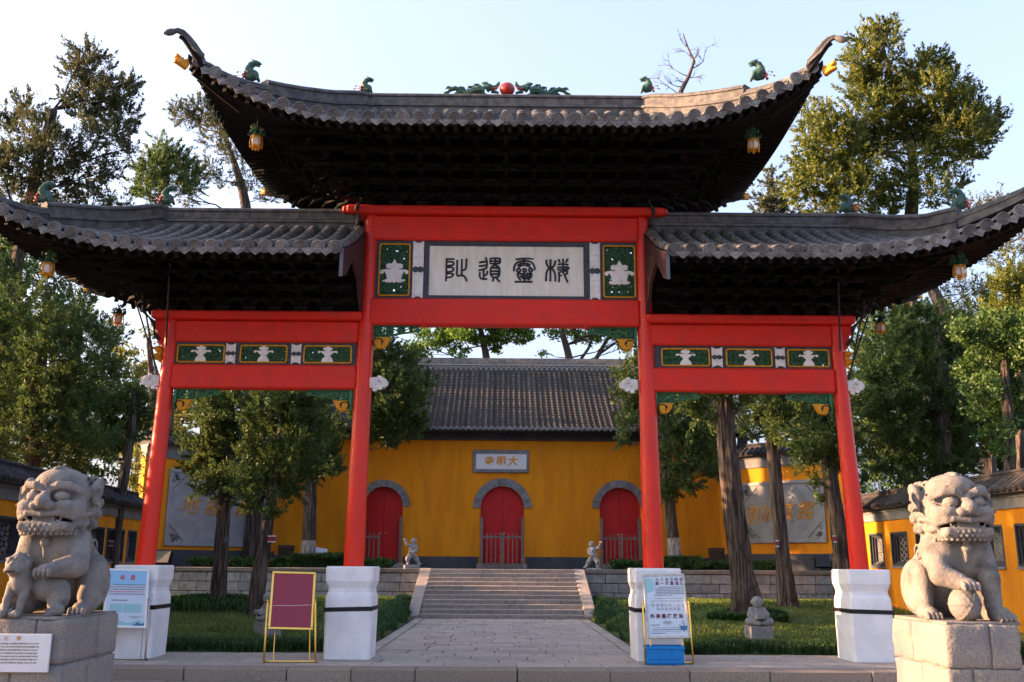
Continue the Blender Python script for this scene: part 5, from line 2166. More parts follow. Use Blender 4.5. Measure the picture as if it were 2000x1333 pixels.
# ================================================================== STONE LIONS
def lion_mesh(male, part):
    """part: 'lion' the seated animal, 'ball' or 'cub' what it rests a paw on (same local frame, facing -y)."""
    sd = SDF((-.50, -.82, -.02), (.50, .72, 1.56), .0112)
    m_ = -1 if male else 1            # side of the raised paw
    if part == 'ball':
        sd = SDF((-.34, -.76, -.02), (.14, -.26, .40), .011)
        sd.ell((-.10, -.51, .17), .172, .01)
        for a in range(3):
            q = a * PI / 3
            sd.path([(-.10 + .172 * math.cos(t) * math.cos(q), -.51 + .172 * math.sin(t), .17 + .172 * math.cos(t) * math.sin(q)) for t in [k * PI / 10 for k in range(-10, 11)]], .009, .006)
        return sd.mesh('ball', M_LION)
    if part == 'cub':
        sd = SDF((-.42, -.86, -.02), (.40, -.20, .66), .0105)
        sd.ell((.10, -.44, .27), (.21, .13, .13), .03)
        sd.ell((-.16, -.56, .33), (.11, .12, .14), .03)
        sd.ell((-.21, -.62, .485), (.115, .115, .115), .02)
        sd.ell((-.21, -.72, .455), (.075, .05, .05), .02)
        sd.ell((-.21, -.735, .49), (.03, .03, .025), .01)
        for q in (-1, 1):
            sd.ell((-.21 + q * .055, -.705, .52), .022, .008)
            sd.cap((-.21 + q * .03, -.71, .555), (-.21 + q * .09, -.68, .55), .018, .014, .008)
            sd.ell((-.21 + q * .11, -.60, .50), (.03, .04, .05), .012)
            sd.ell((-.21 + q * .06, -.715, .44), (.035, .03, .025), .01)
        for k in range(16):
            a = k / 16 * 2 * PI
            sd.ell((-.21 + .11 * math.cos(a), -.56 + .04 * math.sin(3 * a), .485 + .11 * math.sin(a)), .028, .01)
        sd.box((-.21, -.735, .428), (.05, .03, .007), .004, .006, cut=True)
        for (x, y) in ((-.25, -.64), (-.10, -.62)):
            sd.path([(x, y + .06, .30), (x - .01, y, .16), (x - .02, y - .02, .05)], [.06, .045, .038], .02)
            sd.ell((x - .02, y - .07, .035), (.05, .07, .038), .015)
            for k in (-1, 0, 1):
                sd.ell((x - .02 + k * .03, y - .125, .03), (.018, .025, .024), .006)
        sd.ell((.22, -.46, .20), (.12, .12, .15), .03)
        sd.path([(.20, -.50, .12), (.28, -.56, .07), (.20, -.62, .04)], [.075, .06, .045], .02)
        for k in range(9):
            sd.ell((.0 + .035 * k, -.50 - .02 * math.sin(k), .395 - .004 * k * k * .5), .028, .01)
        return sd.mesh('cub', M_LION)

    # hindquarters and trunk
    sd.ell((0, .34, .34), (.36, .34, .36), .05)
    sd.cap((0, .30, .44), (0, -.08, .78), .31, .27, .06)
    sd.ell((0, -.20, .66), (.34, .25, .30), .05)
    # ribs of the chest
    for q in (-1, 1):
        sd.ell((q * .17, -.33, .68), (.17, .12, .20), .03)
        sd.path([(q * .05, -.44, .85), (q * .06, -.455, .66), (q * .03, -.42, .48)], .012, .012, cut=True)
        sd.path([(q * .30, -.30, .86), (q * .345, -.29, .70), (q * .30, -.30, .52), (q * .22, -.36, .46)], .011, .012, cut=True)
    # neck and mane
    sd.ell((0, -.02, 1.08), (.375, .33, .34), .05)
    sd.ell((0, -.08, 1.00), (.33, .33, .32), .05)
    # skull
    sd.ell((0, -.20, 1.13), (.365, .31, .29), .04)
    sd.ell((0, -.22, 1.30), (.295, .275, .175), .04)
    sd.ell((0, -.37, 1.335), (.20, .14, .10), .04)
    # face
    sd.box((0, -.45, 1.03), (.29, .16, .085), .07, .03)
    for q in (-1, 1):
        sd.ell((q * .205, -.525, 1.065), (.125, .10, .075), .016)     # cheek pads
        sd.ell((q * .088, -.63, 1.068), (.060, .055, .046), .010)     # nostrils
        sd.ell((q * .30, -.40, 1.03), (.075, .14, .13), .03)
        sd.ell((q * .155, -.53, 1.168), (.108, .07, .072), .014, cut=True)
        sd.ell((q * .155, -.515, 1.162), (.088, .080, .060), .003)    # eyes
        br = [(q * .045, -.555, 1.235), (q * .13, -.565, 1.272), (q * .24, -.525, 1.270), (q * .34, -.41, 1.215)]
        sd.path(br, [.028, .040, .040, .030], .010)
        for k in range(14):
            t = k / 13 * 2.999
            a, b = br[int(t)], br[min(int(t) + 1, 3)]
            f_ = t - int(t)
            p = [a[i] + (b[i] - a[i]) * f_ for i in range(3)]
            for zo in (-.020, .006, .030):
                sd.ell((p[0], p[1] - .028 + .3 * abs(zo - .006), p[2] + zo), (.018, .015, .015), .003)
        # ears, folded over
        sd.ell((q * .37, -.13, 1.26), (.07, .13, .13), .02, rot=(0, q * .5, q * .3))
        sd.ell((q * .425, -.20, 1.185), (.04, .10, .11), .015, rot=(0, q * .3, q * .35))
        sd.ell((q * .445, -.27, 1.21), (.035, .055, .07), .008, cut=True, rot=(0, q * .4, q * .3))
        sd.cap((q * .42, -.22, 1.13), (q * .50, -.26, 1.08), .035, .012, .012)
        # groove round the corner of the mouth
        sd.path([(q * .36, -.40, 1.10), (q * .40, -.32, 1.02), (q * .38, -.28, .92), (q * .32, -.32, .86)], .012, .008, cut=True)
    sd.ell((0, -.635, 1.112), (.088, .085, .075), .012)               # nose
    sd.cap((0, -.53, 1.20), (0, -.61, 1.15), .045, .055, .015)
    for k in range(3):
        rr = .11 + .048 * k
        sd.path([(rr * 1.4 * math.cos(a), -.555 + .10 * abs(math.cos(a)) ** 2 + .035 * k, 1.30 + rr * .55 * math.sin(a)) for a in [PI * .06 + PI * .88 * j / 8 for j in range(9)]], .010, .006, cut=True)
    for k in range(9):
        sd.ell((.0, -.38 + .065 * k, 1.466 - .004 * (k - 2) ** 2), (.042, .034, .030), .010)
    # mouth: lip, gap, teeth, lower jaw, beard curls
    sd.box((0, -.54, .945), (.30, .24, .034), .02, .010, cut=True)
    sd.path([(-.385, -.27, 1.005), (-.31, -.48, .958), (-.18, -.60, .998), (0, -.625, .985), (.18, -.60, .998), (.31, -.48, .958), (.385, -.27, 1.005)], [.026, .033, .031, .028, .031, .033, .026], .007)
    sd.box((0, -.45, .870), (.285, .165, .046), .04, .015)
    sd.box((0, -.52, .945), (.13, .06, .030), .006, .003)
    for q in (-1, 1):
        sd.cap((q * .20, -.565, .98), (q * .195, -.565, .925), .022, .008, .004)
        sd.box((q * .165, -.56, .918), (.02, .018, .016), .005, .003)
        sd.ell((q * .30, -.36, .90), (.07, .12, .045), .02)
    for row, (zz_, rr, yo) in enumerate(((.868, .026, .012), (.832, .027, .016), (.797, .025, .038))):
        n = 15
        for k in range(n):
            a = PI * (.02 + .96 * (k + .5 * (row % 2)) / (n - .5))
            sd.ell((-.305 * math.cos(a), -.35 - .275 * math.sin(a) ** .5 + yo, zz_), (rr, rr, rr * .85), .003)
            sd.ell((-.305 * math.cos(a) * 1.06, -.35 - .31 * math.sin(a) ** .5 + yo, zz_), (.009, .012, .009), .002, cut=True)
    # mane curls in low relief
    for ring in range(6):
        for k in range(12):
            a = -.16 * PI + 1.32 * PI * (k + .5 * (ring % 2)) / 11
            th = ring / 5
            z = 1.36 - .56 * th
            q = math.sqrt(max(0, 1 - ((z - 1.10) / .42) ** 2)) * .36
            x, y = q * 1.02 * math.cos(a), -.05 + q * .92 * math.sin(a)
            sd.ell((x, y, z), (.056, .056, .050), .006)
            sd.ell((x * 1.13, -.05 + (y + .05) * 1.13, z), (.022, .022, .022), .003, cut=True)
    # collar, bell and tassel
    sd.path([(-.33, -.17, .92), (-.24, -.38, .83), (0, -.455, .80), (.24, -.38, .83), (.33, -.17, .92)], .022, .010)
    sd.ell((0, -.475, .72), (.052, .045, .052), .008)
    sd.ell((0, -.475, .79), (.04, .04, .03), .008)
    sd.cap((0, -.46, .68), (0, -.44, .58), .03, .02, .01)
    # straight foreleg
    s = -m_
    sd.path([(s * .25, -.22, .70), (s * .285, -.36, .42), (s * .285, -.40, .16)], [.165, .115, .095], .03)
    sd.ell((s * .295, -.49, .07), (.115, .16, .085), .03)
    for k in range(4):
        sd.ell((s * .295 + (k - 1.5) * .055, -.625, .045), (.034, .05, .045), .008)
        sd.ell((s * .295 + (k - 1.5) * .055, -.675, .028), (.018, .025, .016), .004)
    for k in range(6):                                                  # fringe of hair down the leg
        sd.ell((s * .345, -.30 - .01 * k, .50 - .055 * k), (.035, .045, .032), .010)
    # raised foreleg
    if male:
        sd.path([(m_ * .26, -.22, .70), (m_ * .31, -.42, .46), (m_ * .15, -.54, .385)], [.165, .115, .09], .03)
        px_, py_, pz_ = -.10, -.57, .365
    else:
        sd.path([(m_ * .26, -.22, .70), (m_ * .36, -.40, .50), (m_ * .20, -.55, .46)], [.165, .12, .09], .03)
        px_, py_, pz_ = .13, -.59, .45
        for k in range(9):
            sd.ell((m_ * (.36 - .035 * k), -.40 - .022 * k, .40 + .002 * k), (.034, .04, .034), .008)
    sd.ell((px_, py_, pz_), (.115, .13, .062), .025)
    for k in range(4):
        sd.ell((px_ + (k - 1.5) * .052, py_ - .115, pz_ - .02), (.030, .045, .042), .008)
        sd.ell((px_ + (k - 1.5) * .052, py_ - .15, pz_ - .05), (.016, .02, .02), .004)
    # haunches and hind feet
    for q in (-1, 1):
        sd.ell((q * .30, .22, .32), (.155, .29, .29), .03)
        sd.ell((q * .34, .05, .18), (.12, .20, .16), .03)
        sd.ell((q * .35, -.10, .065), (.105, .19, .078), .02)
        for k in range(4):
            sd.ell((q * .35 + (k - 1.5) * .05, -.265, .042), (.030, .045, .042), .008)
            sd.ell((q * .35 + (k - 1.5) * .05, -.305, .026), (.016, .022, .015), .004)
        sd.path([(q * .455, .30, .52), (q * .47, .14, .46), (q * .46, .06, .32), (q * .45, .14, .20), (q * .45, .26, .20)], .010, .010, cut=True)
        for k in range(5):
            sd.ell((q * .43, .02 + .05 * k, .10 + .015 * k), (.03, .034, .026), .008)
        # swirl on the shoulder
        sd.path([(q * (.41), -.13 + .09 * (1 - t / 9) * math.cos(t), .66 + .11 * (1 - t / 9) * math.sin(t)) for t in [.6 * j for j in range(14)]], .012, .008)
    # tail curled up the back
    sd.path([(0, .62, .20), (.03, .68, .42), (0, .60, .62), (-.02, .50, .74)], [.07, .075, .065, .03], .03)
    # plinth skin so that the animal and its base are one stone
    sd.box((0, 0, -.01), (.42, .68, .022), .008, .008)
    return sd.mesh('lion', M_LION)


PZ = 1.07                                          # top of the pedestals
PXI, PXO = 4.264, 5.0
PY0, PY1 = 9.58, 10.88


def rugged_stone(L, W, H, seed):
    """A hand-dressed block: worn arrises and an uneven chiselled face."""
    from mathutils import noise as mn
    bm = bmesh.new()
    bmesh.ops.create_cube(bm, size=1.0)
    bmesh.ops.scale(bm, vec=(L, W, H), verts=bm.verts)
    bmesh.ops.bevel(bm, geom=list(bm.edges), offset=.012, segments=1, affect='EDGES')
    bmesh.ops.subdivide_edges(bm, edges=[e for e in bm.edges if e.calc_length() > .06], cuts=7, use_grid_fill=True)
    bm.normal_update()
    o = Vector((seed * 50, seed * 31, seed * 17))
    for v in bm.verts:
        q = v.co + o
        d = mn.noise(q * 5) * .010 + mn.noise(q * 13) * .007 + mn.noise(q * 30) * .003
        edge = sorted((L / 2 - abs(v.co.x), W / 2 - abs(v.co.y), H / 2 - abs(v.co.z)))[1]
        if edge < .035:
            d -= abs(mn.noise(q * 8)) * .022
        v.co += v.normal * d
    for v in bm.verts:
        v.co.z += H / 2
    me = bpy.data.meshes.new('stone')
    bm.to_mesh(me)
    bm.free()
    me.polygons.foreach_set('use_smooth', [True] * len(me.polygons))
    return me


def pedestal_and_lion(s, male, label, plabel):
    x0, x1 = sorted((s * PXI + (.098 if s < 0 else 0), s * PXO + (.098 if s < 0 else 0)))
    t = thing('lion_pedestal', plabel, 'pedestal', ((x0 + x1) / 2, (PY0 + PY1) / 2, -.34), 'pedestals of the stone lions')
    m = MB()
    m.span((x0 + .03, PY0 + .03, -.36), (x1 - .03, PY1 - .03, PZ - .03))
    m.build('core', M_PEDST, t)
    rr = random.Random(4 + s)
    zs = [PZ, .655, .27, -.10, -.35]
    for c in range(4):
        z1, z0 = zs[c], zs[c + 1]
        ym = PY0 + (.62 if c % 2 else .80)
        xm = x0 + (x1 - x0) * (.60, .34, .55, .4)[c]
        for (xa, xb, ya, yb) in ((x0, xm, PY0, ym), (xm, x1, PY0, ym), (x0, x1, ym, PY1)):
            me = rugged_stone(xb - xa - .006, yb - ya - .006, z1 - z0 - .007, rr.random())
            me.materials.append(M_PEDST)
            inst('pedestal_stone', me, t, Matrix.Translation(((xa + xb) / 2, (ya + yb) / 2, z0)))
    m = MB()
    m.span((x0 + .18, PY0 + .18, PZ - .06), (x1 - .18, PY1 - .18, PZ - .012))
    m.build('top_slab', M_PEDST, t)
    xc = (x0 + x1) / 2 + s * .03
    L = thing('stone_lion', label, 'stone lion', (xc, 10.24, PZ), 'pair of stone guardian lions')
    M = Matrix.Translation((xc, 10.24, PZ + .006)) @ Matrix.Diagonal((.87, .93, 1.0, 1))
    inst('lion', lion_mesh(male, 'lion'), L, M)
    if male:
        inst('ball', lion_mesh(male, 'ball'), L, M)
    else:
        inst('cub', lion_mesh(male, 'cub'), L, M)
    return t, L


pedestal_and_lion(1, True, 'grey stone lion with its paw on a ball, sunlit along one flank', 'rough granite pedestal with a sunlit side under the lion with the ball')
pedestal_and_lion(-1, False, 'grey stone lion with a cub under its paw, beside the blue notice', 'rough granite pedestal bearing a white engraved plate under the lion with cub')


def dashes(m, M, x0, x1, z, h, rr, gap=.15, y=-.004, skip=0.0):
    """A line of print too small to read: uneven dark marks."""
    x = x0
    while x < x1 - h * .4:
        w = h * rr.uniform(.45, .95)
        if rr.random() > skip:
            a, b = rr.uniform(.0, .25), rr.uniform(.75, 1.0)
            m.add([M @ Vector(p) for p in ((x, y, z - h / 2 + a * h), (min(x + w, x1), y, z - h / 2 + a * h * .6), (min(x + w, x1), y, z - h / 2 + b * h), (x, y, z - h / 2 + b * h))], [(0, 1, 2, 3)])
        x += w + h * gap * rr.uniform(.5, 1.8)


# white engraved plate on the left pedestal
pl_x1, pl_z1 = P(100, 1239, PY0 - .05).x, P(100, 1239, PY0 - .05).z
pl_z0 = P(92, 1314, PY0 - .05).z
pl_x0 = pl_x1 - .80
pt = thing('engraved_plate', 'white stone plate with lines of small text on the left lion pedestal', 'plaque', ((pl_x0 + pl_x1) / 2, PY0 - .03, pl_z0))
m = MB()
m.span((pl_x0, PY0 - .045, pl_z0), (pl_x1, PY0 - .016, pl_z1))
m.build('plate', M_PLATE, pt, bevel=.004)
MP = Matrix.Translation((pl_x0, PY0 - .045, pl_z0))
W_, H_ = pl_x1 - pl_x0, pl_z1 - pl_z0
M_PRINT = mat('brown_print', (0.20, 0.15, 0.11), 0.7)
M_PRINTK = mat('dark_print', (0.10, 0.10, 0.13), 0.7)
M_PRINTG = mat('grey_print', (0.30, 0.33, 0.38), 0.7)
M_PRINTR = mat('red_print', (0.55, 0.02, 0.05), 0.6)
M_PRINTM = mat('dark_maroon_print', (0.13, 0.02, 0.035), 0.6)
rr = random.Random(9)
for k in range(8):
    m = MB()
    dashes(m, MP, W_ * (.36 if k == 0 else .10), W_ * (.87 if k < 7 else .4), H_ * (.745 - .083 * k), H_ * .046, rr, .28, y=-.0015)
    m.build('text_line', M_PRINT, pt)
for k, ch in enumerate('石狮'):
    text_mesh('character', ch, H_ * .13, M_GOLD, MP @ Matrix.Translation((W_ * (.47 + .15 * k), -.002, H_ * .875)) @ Matrix.Rotation(PI / 2, 4, 'X'), .001, .0, parent=pt)


# ================================================================== NOTICE STANDS
def board_frame(TL, TR, BL):
    x = TR - TL
    z = TL - BL
    W, H = x.length, z.length
    x.normalize()
    y = z.cross(x).normalized()
    y = x.cross(z).normalized() * -1
    z = x.cross(y * 1.0)
    z = (TL - BL).normalized()
    y = z.cross(x)
    M = Matrix((x, y, z)).transposed().to_4x4()
    M.translation = BL
    return M, W, H


def easel(name, label, TL, TR, BL, feet, m_frame, m_tube, m_board, flat_white=False):
    M, W, H = board_frame(TL, TR, BL)
    t = thing(name, label, 'notice stand', tuple(M @ Vector((W / 2, 0, 0)) * 1.0), 'notice stands in front of the gate')

    def put(m, nm, mt, par=None, **k):
        m.v = [tuple(M @ Vector(p)) for p in m.v]
        return m.build(nm, mt, par or t, **k)
    m = MB()
    m.span((.012, .004, .012), (W - .012, .022, H - .012))
    bd = put(m, 'board', m_board)
    m = MB()
    fw = .038
    m.span((0, -.008, 0), (W, .03, fw))
    m.span((0, -.008, H - fw), (W, .03, H))
    m.span((0, -.0075, fw + .001), (fw, .0295, H - fw - .001))
    m.span((W - fw, -.0075, fw + .001), (W, .0295, H - fw - .001))
    put(m, 'frame', m_frame, bevel=.005)
    # U-shaped tubular legs on both sides, joined by a bar near the ground
    for k, (a, b) in enumerate(feet):
        m = MB()
        back = Vector((0, .46, 0))
        top_b = a + Vector((0, .05, 0))
        inw = (1 if k == 0 else -1) * Vector((.12, 0, 0))
        m.tube([a, a + (b - a) * .5, b + Vector((0, 0, .04)), b + Vector((0, .02, .006)), b + Vector((0, .08, .0)), b + Vector((0, .15, .0))], .0165, 8)
        m.tube([b + Vector((0, .13, .0)) + inw, a + Vector((0, .16, -.1)) + inw], .010, 6)
        m.ball(a + Vector((0, -.02, 0)), .022, 8, 5)
        m.build('leg', m_tube, t, smooth=True)
    m = MB()
    b0, b1 = feet[0][1], feet[1][1]
    m.tube([b0 + Vector((0, .14, .0)), b1 + Vector((0, .14, .0))], .0145, 8)
    m.build('cross_bar', m_tube, t, smooth=True)
    return t, bd, M, W, H


def ground_pt(u, v, z=.016):
    """Point on the platform (z) seen at pixel (u, v)."""
    d = CROT @ Vector(((u - 1000.0) / FPX, (666.5 - v) / FPX, -1.0))
    return EYE + d * ((z - EYE.z) / d.z)


# centre stand: plain maroon board in a gold frame
fl, fr_ = ground_pt(515, 1294), ground_pt(613, 1296)
YB = fl.y
TL, TR, BL = P(532, 1116, YB + .32), P(617, 1118, YB + .32), P(523, 1229, YB + .06)
easel('notice_stand', 'plain maroon board in a gold frame on gold legs, beside a white plinth', TL, TR, BL,
      [(P(523, 1174, YB + .16), fl), (P(616, 1174, YB + .16), Vector((fr_.x, YB, .016)))], M_BRASS, M_BRASS, M_MAROON)
bt = bpy.data.objects['notice_stand']
m = MB()
a, b = P(528.5, 1183, YB + .17), P(611, 1182, YB + .17)
m.tube([a, (a + b) / 2 + Vector((0, 0, -.006)), b], .004, 5)
m.build('string', M_WCARVE, bt)

# left stand: pale blue public notice
M_PAPERB = mat('pale_blue_paper', (0.50, 0.60, 0.72), 0.5)
M_SKYB = mat('sky_blue_print', (0.25, 0.50, 0.74), 0.5)
M_TEAL = mat('teal_print', (0.03, 0.15, 0.30), 0.5)
M_TEALL = mat('pale_teal_print', (0.27, 0.50, 0.56), 0.5)
M_ALU = mat('white_aluminium_frame', (0.72, 0.74, 0.77), 0.4)
fl, fr_ = ground_pt(196, 1284), ground_pt(283, 1286)
YB = 16.86
fl, fr_ = P(196, 1290, YB), P(283, 1290, YB)
fl.z = fr_.z = .016
TL, TR, BL = P(208, 1110.5, YB + .26), P(292, 1112, YB + .26), P(199, 1226, YB + .04)
et, bd, M, W, H = easel('notice_stand', 'pale blue public notice in a white frame, half hidden by the left lion', TL, TR, BL,
                        [(P(204, 1172, YB + .14), Vector((fl.x, YB, .016))), (P(292, 1170, YB + .14), fr_)], M_ALU, M_STEELG, M_PAPERB)


def plate_on(M, poly, nm, mt, par, y=-.0005, dep=.003):
    m = MB()
    m.prism(poly, dep, M @ Matrix.Translation((0, y, 0)))
    return m.build(nm, mt, par)


plate_on(M, rect(.03, W - .03, H * .72, H - .03), 'blue_header', M_SKYB, bd)
for k, ch in enumerate('公告'):
    text_mesh('character', ch, H * .085, M_PRINTR, M @ Matrix.Translation((W * (.39 + .24 * k), -.003, H * .845)) @ Matrix.Rotation(PI / 2, 4, 'X'), .001, .004, parent=bd)
rr = random.Random(12)
for k, (a, b, mt) in enumerate(((.18, .93, M_PRINTK), (.10, .93, M_PRINTK), (.10, .92, M_PRINTK), (.10, .90, M_PRINTR), (.10, .92, M_PRINTK), (.18, .55, M_PRINTK), (.58, .90, M_PRINTG), (.66, .82, M_PRINTG))):
    m = MB()
    zq = (.725 - .040 * k) if k < 5 else (.46 if k == 5 else (.19 if k == 6 else .165))
    dashes(m, M, W * a, W * b, H * zq, H * .018, rr, .35, y=-.003)
    m.build('text_line', mt, bd)
plate_on(M, rect(W * .14, W * .42, H * .26, H * .40), 'certificate', M_TEALL, bd, -.001)
plate_on(M, rect(W * .45, W * .86, H * .26, H * .40), 'certificate', M_TEALL, bd, -.001)
plate_on(M, [(.03, .03), (W - .03, .03), (W - .03, H * .10), (W * .8, H * .135), (W * .7, H * .10), (W * .55, H * .085), (W * .4, H * .12), (W * .25, H * .09), (.03, H * .10)], 'wave_print', M_TEALL, bd, -.001)
plate_on(M, [(W * .62, .032), (W - .032, .032), (W - .032, H * .09), (W * .88, H * .065), (W * .8, H * .10), (W * .7, H * .05)], 'hill_print', M_TEAL, bd, -.002)

# right stand: incense notice, with a blue crate in front
fl, fr_ = ground_pt(1262.5, 1297.6), ground_pt(1352, 1296)
YB = (fl.y + fr_.y) / 2
fl.y = fr_.y = YB
TL, TR, BL = P(1254.6, 1122, YB + .30), P(1336, 1121, YB + .30), P(1265, 1248, YB + .03)
M_POSTER = mat('pale_blue_poster', (0.54, 0.61, 0.72), 0.45, (0.47, 0.57, 0.66), 6)
M_WEDGE = mat('weathered_white_edge', (0.50, 0.50, 0.47), 0.6, (0.38, 0.38, 0.33), 14)
et, bd, M, W, H = easel('notice_stand', 'weathered white poster about incense on gold legs, above a blue crate', TL, TR, BL,
                        [(P(1255, 1177, YB + .14), fl), (P(1345, 1177, YB + .14), fr_)], M_WEDGE, M_BRASS, M_POSTER)
for (txt, x0, dx, z, sz, mt, bold) in (('大三支文明香', .34, .115, .905, .062, M_PRINTM, .0), ('献一片真诚心', .34, .115, .845, .062, M_PRINTM, .001), ('外香请勿带入寺内', .20, .098, .505, .056, M_PRINTG, 0), ('寺内有烧供香', .30, .098, .445, .056, M_PRINTG, 0), ('外来香存放处', .155, .135, .335, .074, M_PRINTM, .0025)):
    for k, ch in enumerate(txt):
        text_mesh('character', ch, H * sz, mt, M @ Matrix.Translation((W * (x0 + dx * k), -.002, H * z)) @ Matrix.Rotation(PI / 2, 4, 'X'), .0008, bold, parent=bd)
for k, (a, b, z, mt, h_) in enumerate(((.36, .95, .79, M_PRINTK, .013), (.27, .95, .764, M_PRINTK, .013), (.27, .95, .738, M_PRINTK, .013), (.28, .95, .712, M_PRINTK, .013), (.28, .95, .686, M_PRINTK, .013), (.24, .66, .66, M_PRINTK, .013), (.22, .92, .615, M_PRINTG, .017), (.16, .92, .575, M_PRINTG, .017), (.10, .30, .205, M_PRINTK, .018), (.16, .80, .165, M_PRINTG, .012), (.10, .80, .135, M_PRINTK, .014), (.10, .80, .105, M_PRINTG, .012), (.10, .45, .08, M_PRINTK, .012))):
    m = MB()
    dashes(m, M, W * a, W * b, H * z, H * h_, rr, .3, y=-.003)
    m.build('text_line', mt, bd)
plate_on(M, [(W * .06, H * .70), (W * .20, H * .72), (W * .24, H * .76), (W * .235, H * .80), (W * .27, H * .83), (W * .25, H * .88), (W * .20, H * .93), (W * .10, H * .94), (W * .05, H * .90), (W * .04, H * .80)], 'face_print', M_TEALL, bd, -.001)
plate_on(M, [(W * .42, H * .265), (W * .58, H * .265), (W * .58, H * .245), (W * .64, H * .245), (W * .50, H * .21), (W * .36, H * .245), (W * .42, H * .245)], 'arrow_print', M_PRINTG, bd, -.001)
plate_on(M, [(W * .80, H * .12), (W * .78, H * .16), (W * .76, H * .21), (W * .80, H * .185), (W * .86, H * .19), (W * .92, H * .185), (W * .97, H * .21), (W * .945, H * .16), (W * .925, H * .12), (W * .89, H * .13), (W * .88, H * .105), (W * .85, H * .105), (W * .84, H * .13)], 'burner_print', M_TEAL, bd, -.002)
for k in range(3):
    plate_on(M, rect(W * (.835 + .025 * k), W * (.839 + .025 * k), H * .195, H * .27), 'incense_print', M_TEAL, bd, -.002)
# blue crate
ca, cb = ground_pt(1264, 1297.5), ground_pt(1336, 1297)
cy = ca.y + .02
cz = P(1300, 1263, cy).z
t = thing('plastic_crate', 'blue plastic crate on the ground under the incense poster', 'crate', ((ca.x + cb.x) / 2, cy + .17, .004))
x0, x1, d = ca.x, cb.x, .34
m = MB()
tw = .012
m.span((x0, cy, .004), (x1, cy + d, .018))
m.span((x0, cy, .019), (x1, cy + tw, cz))
m.span((x0, cy + d - tw, .019), (x1, cy + d, cz))
m.span((x0, cy + tw + .001, .019), (x0 + tw, cy + d - tw - .001, cz))
m.span((x1 - tw, cy + tw + .001, .019), (x1, cy + d - tw - .001, cz))
bx = m.build('body', M_BLUE, t, bevel=.004)
m = MB()
m.span((x0 - .012, cy - .014, cz - .045), (x1 + .012, cy - .001, cz + .003))
m.span((x0 - .012, cy + d + .001, cz - .045), (x1 + .012, cy + d + .014, cz + .003))
m.span((x0 - .012, cy, cz - .044), (x0 - .001, cy + d, cz + .002))
m.span((x1 + .001, cy, cz - .044), (x1 + .012, cy + d, cz + .002))
m.span((x0 - .006, cy - .008, cz * .30), (x1 + .006, cy - .001, cz * .34))
m.span((x0 - .006, cy - .008, .03), (x1 + .006, cy - .001, .045))
m.build('rim', M_BLUE, t, bevel=.003)
for k in range(4):
    xx = x0 + (x1 - x0) * (.02 + .32 * k)
    m = MB()
    m.span((xx - .008, cy - .010, .046), (xx + .010, cy - .002, cz - .046))
    m.build('rib', M_BLUE, t)


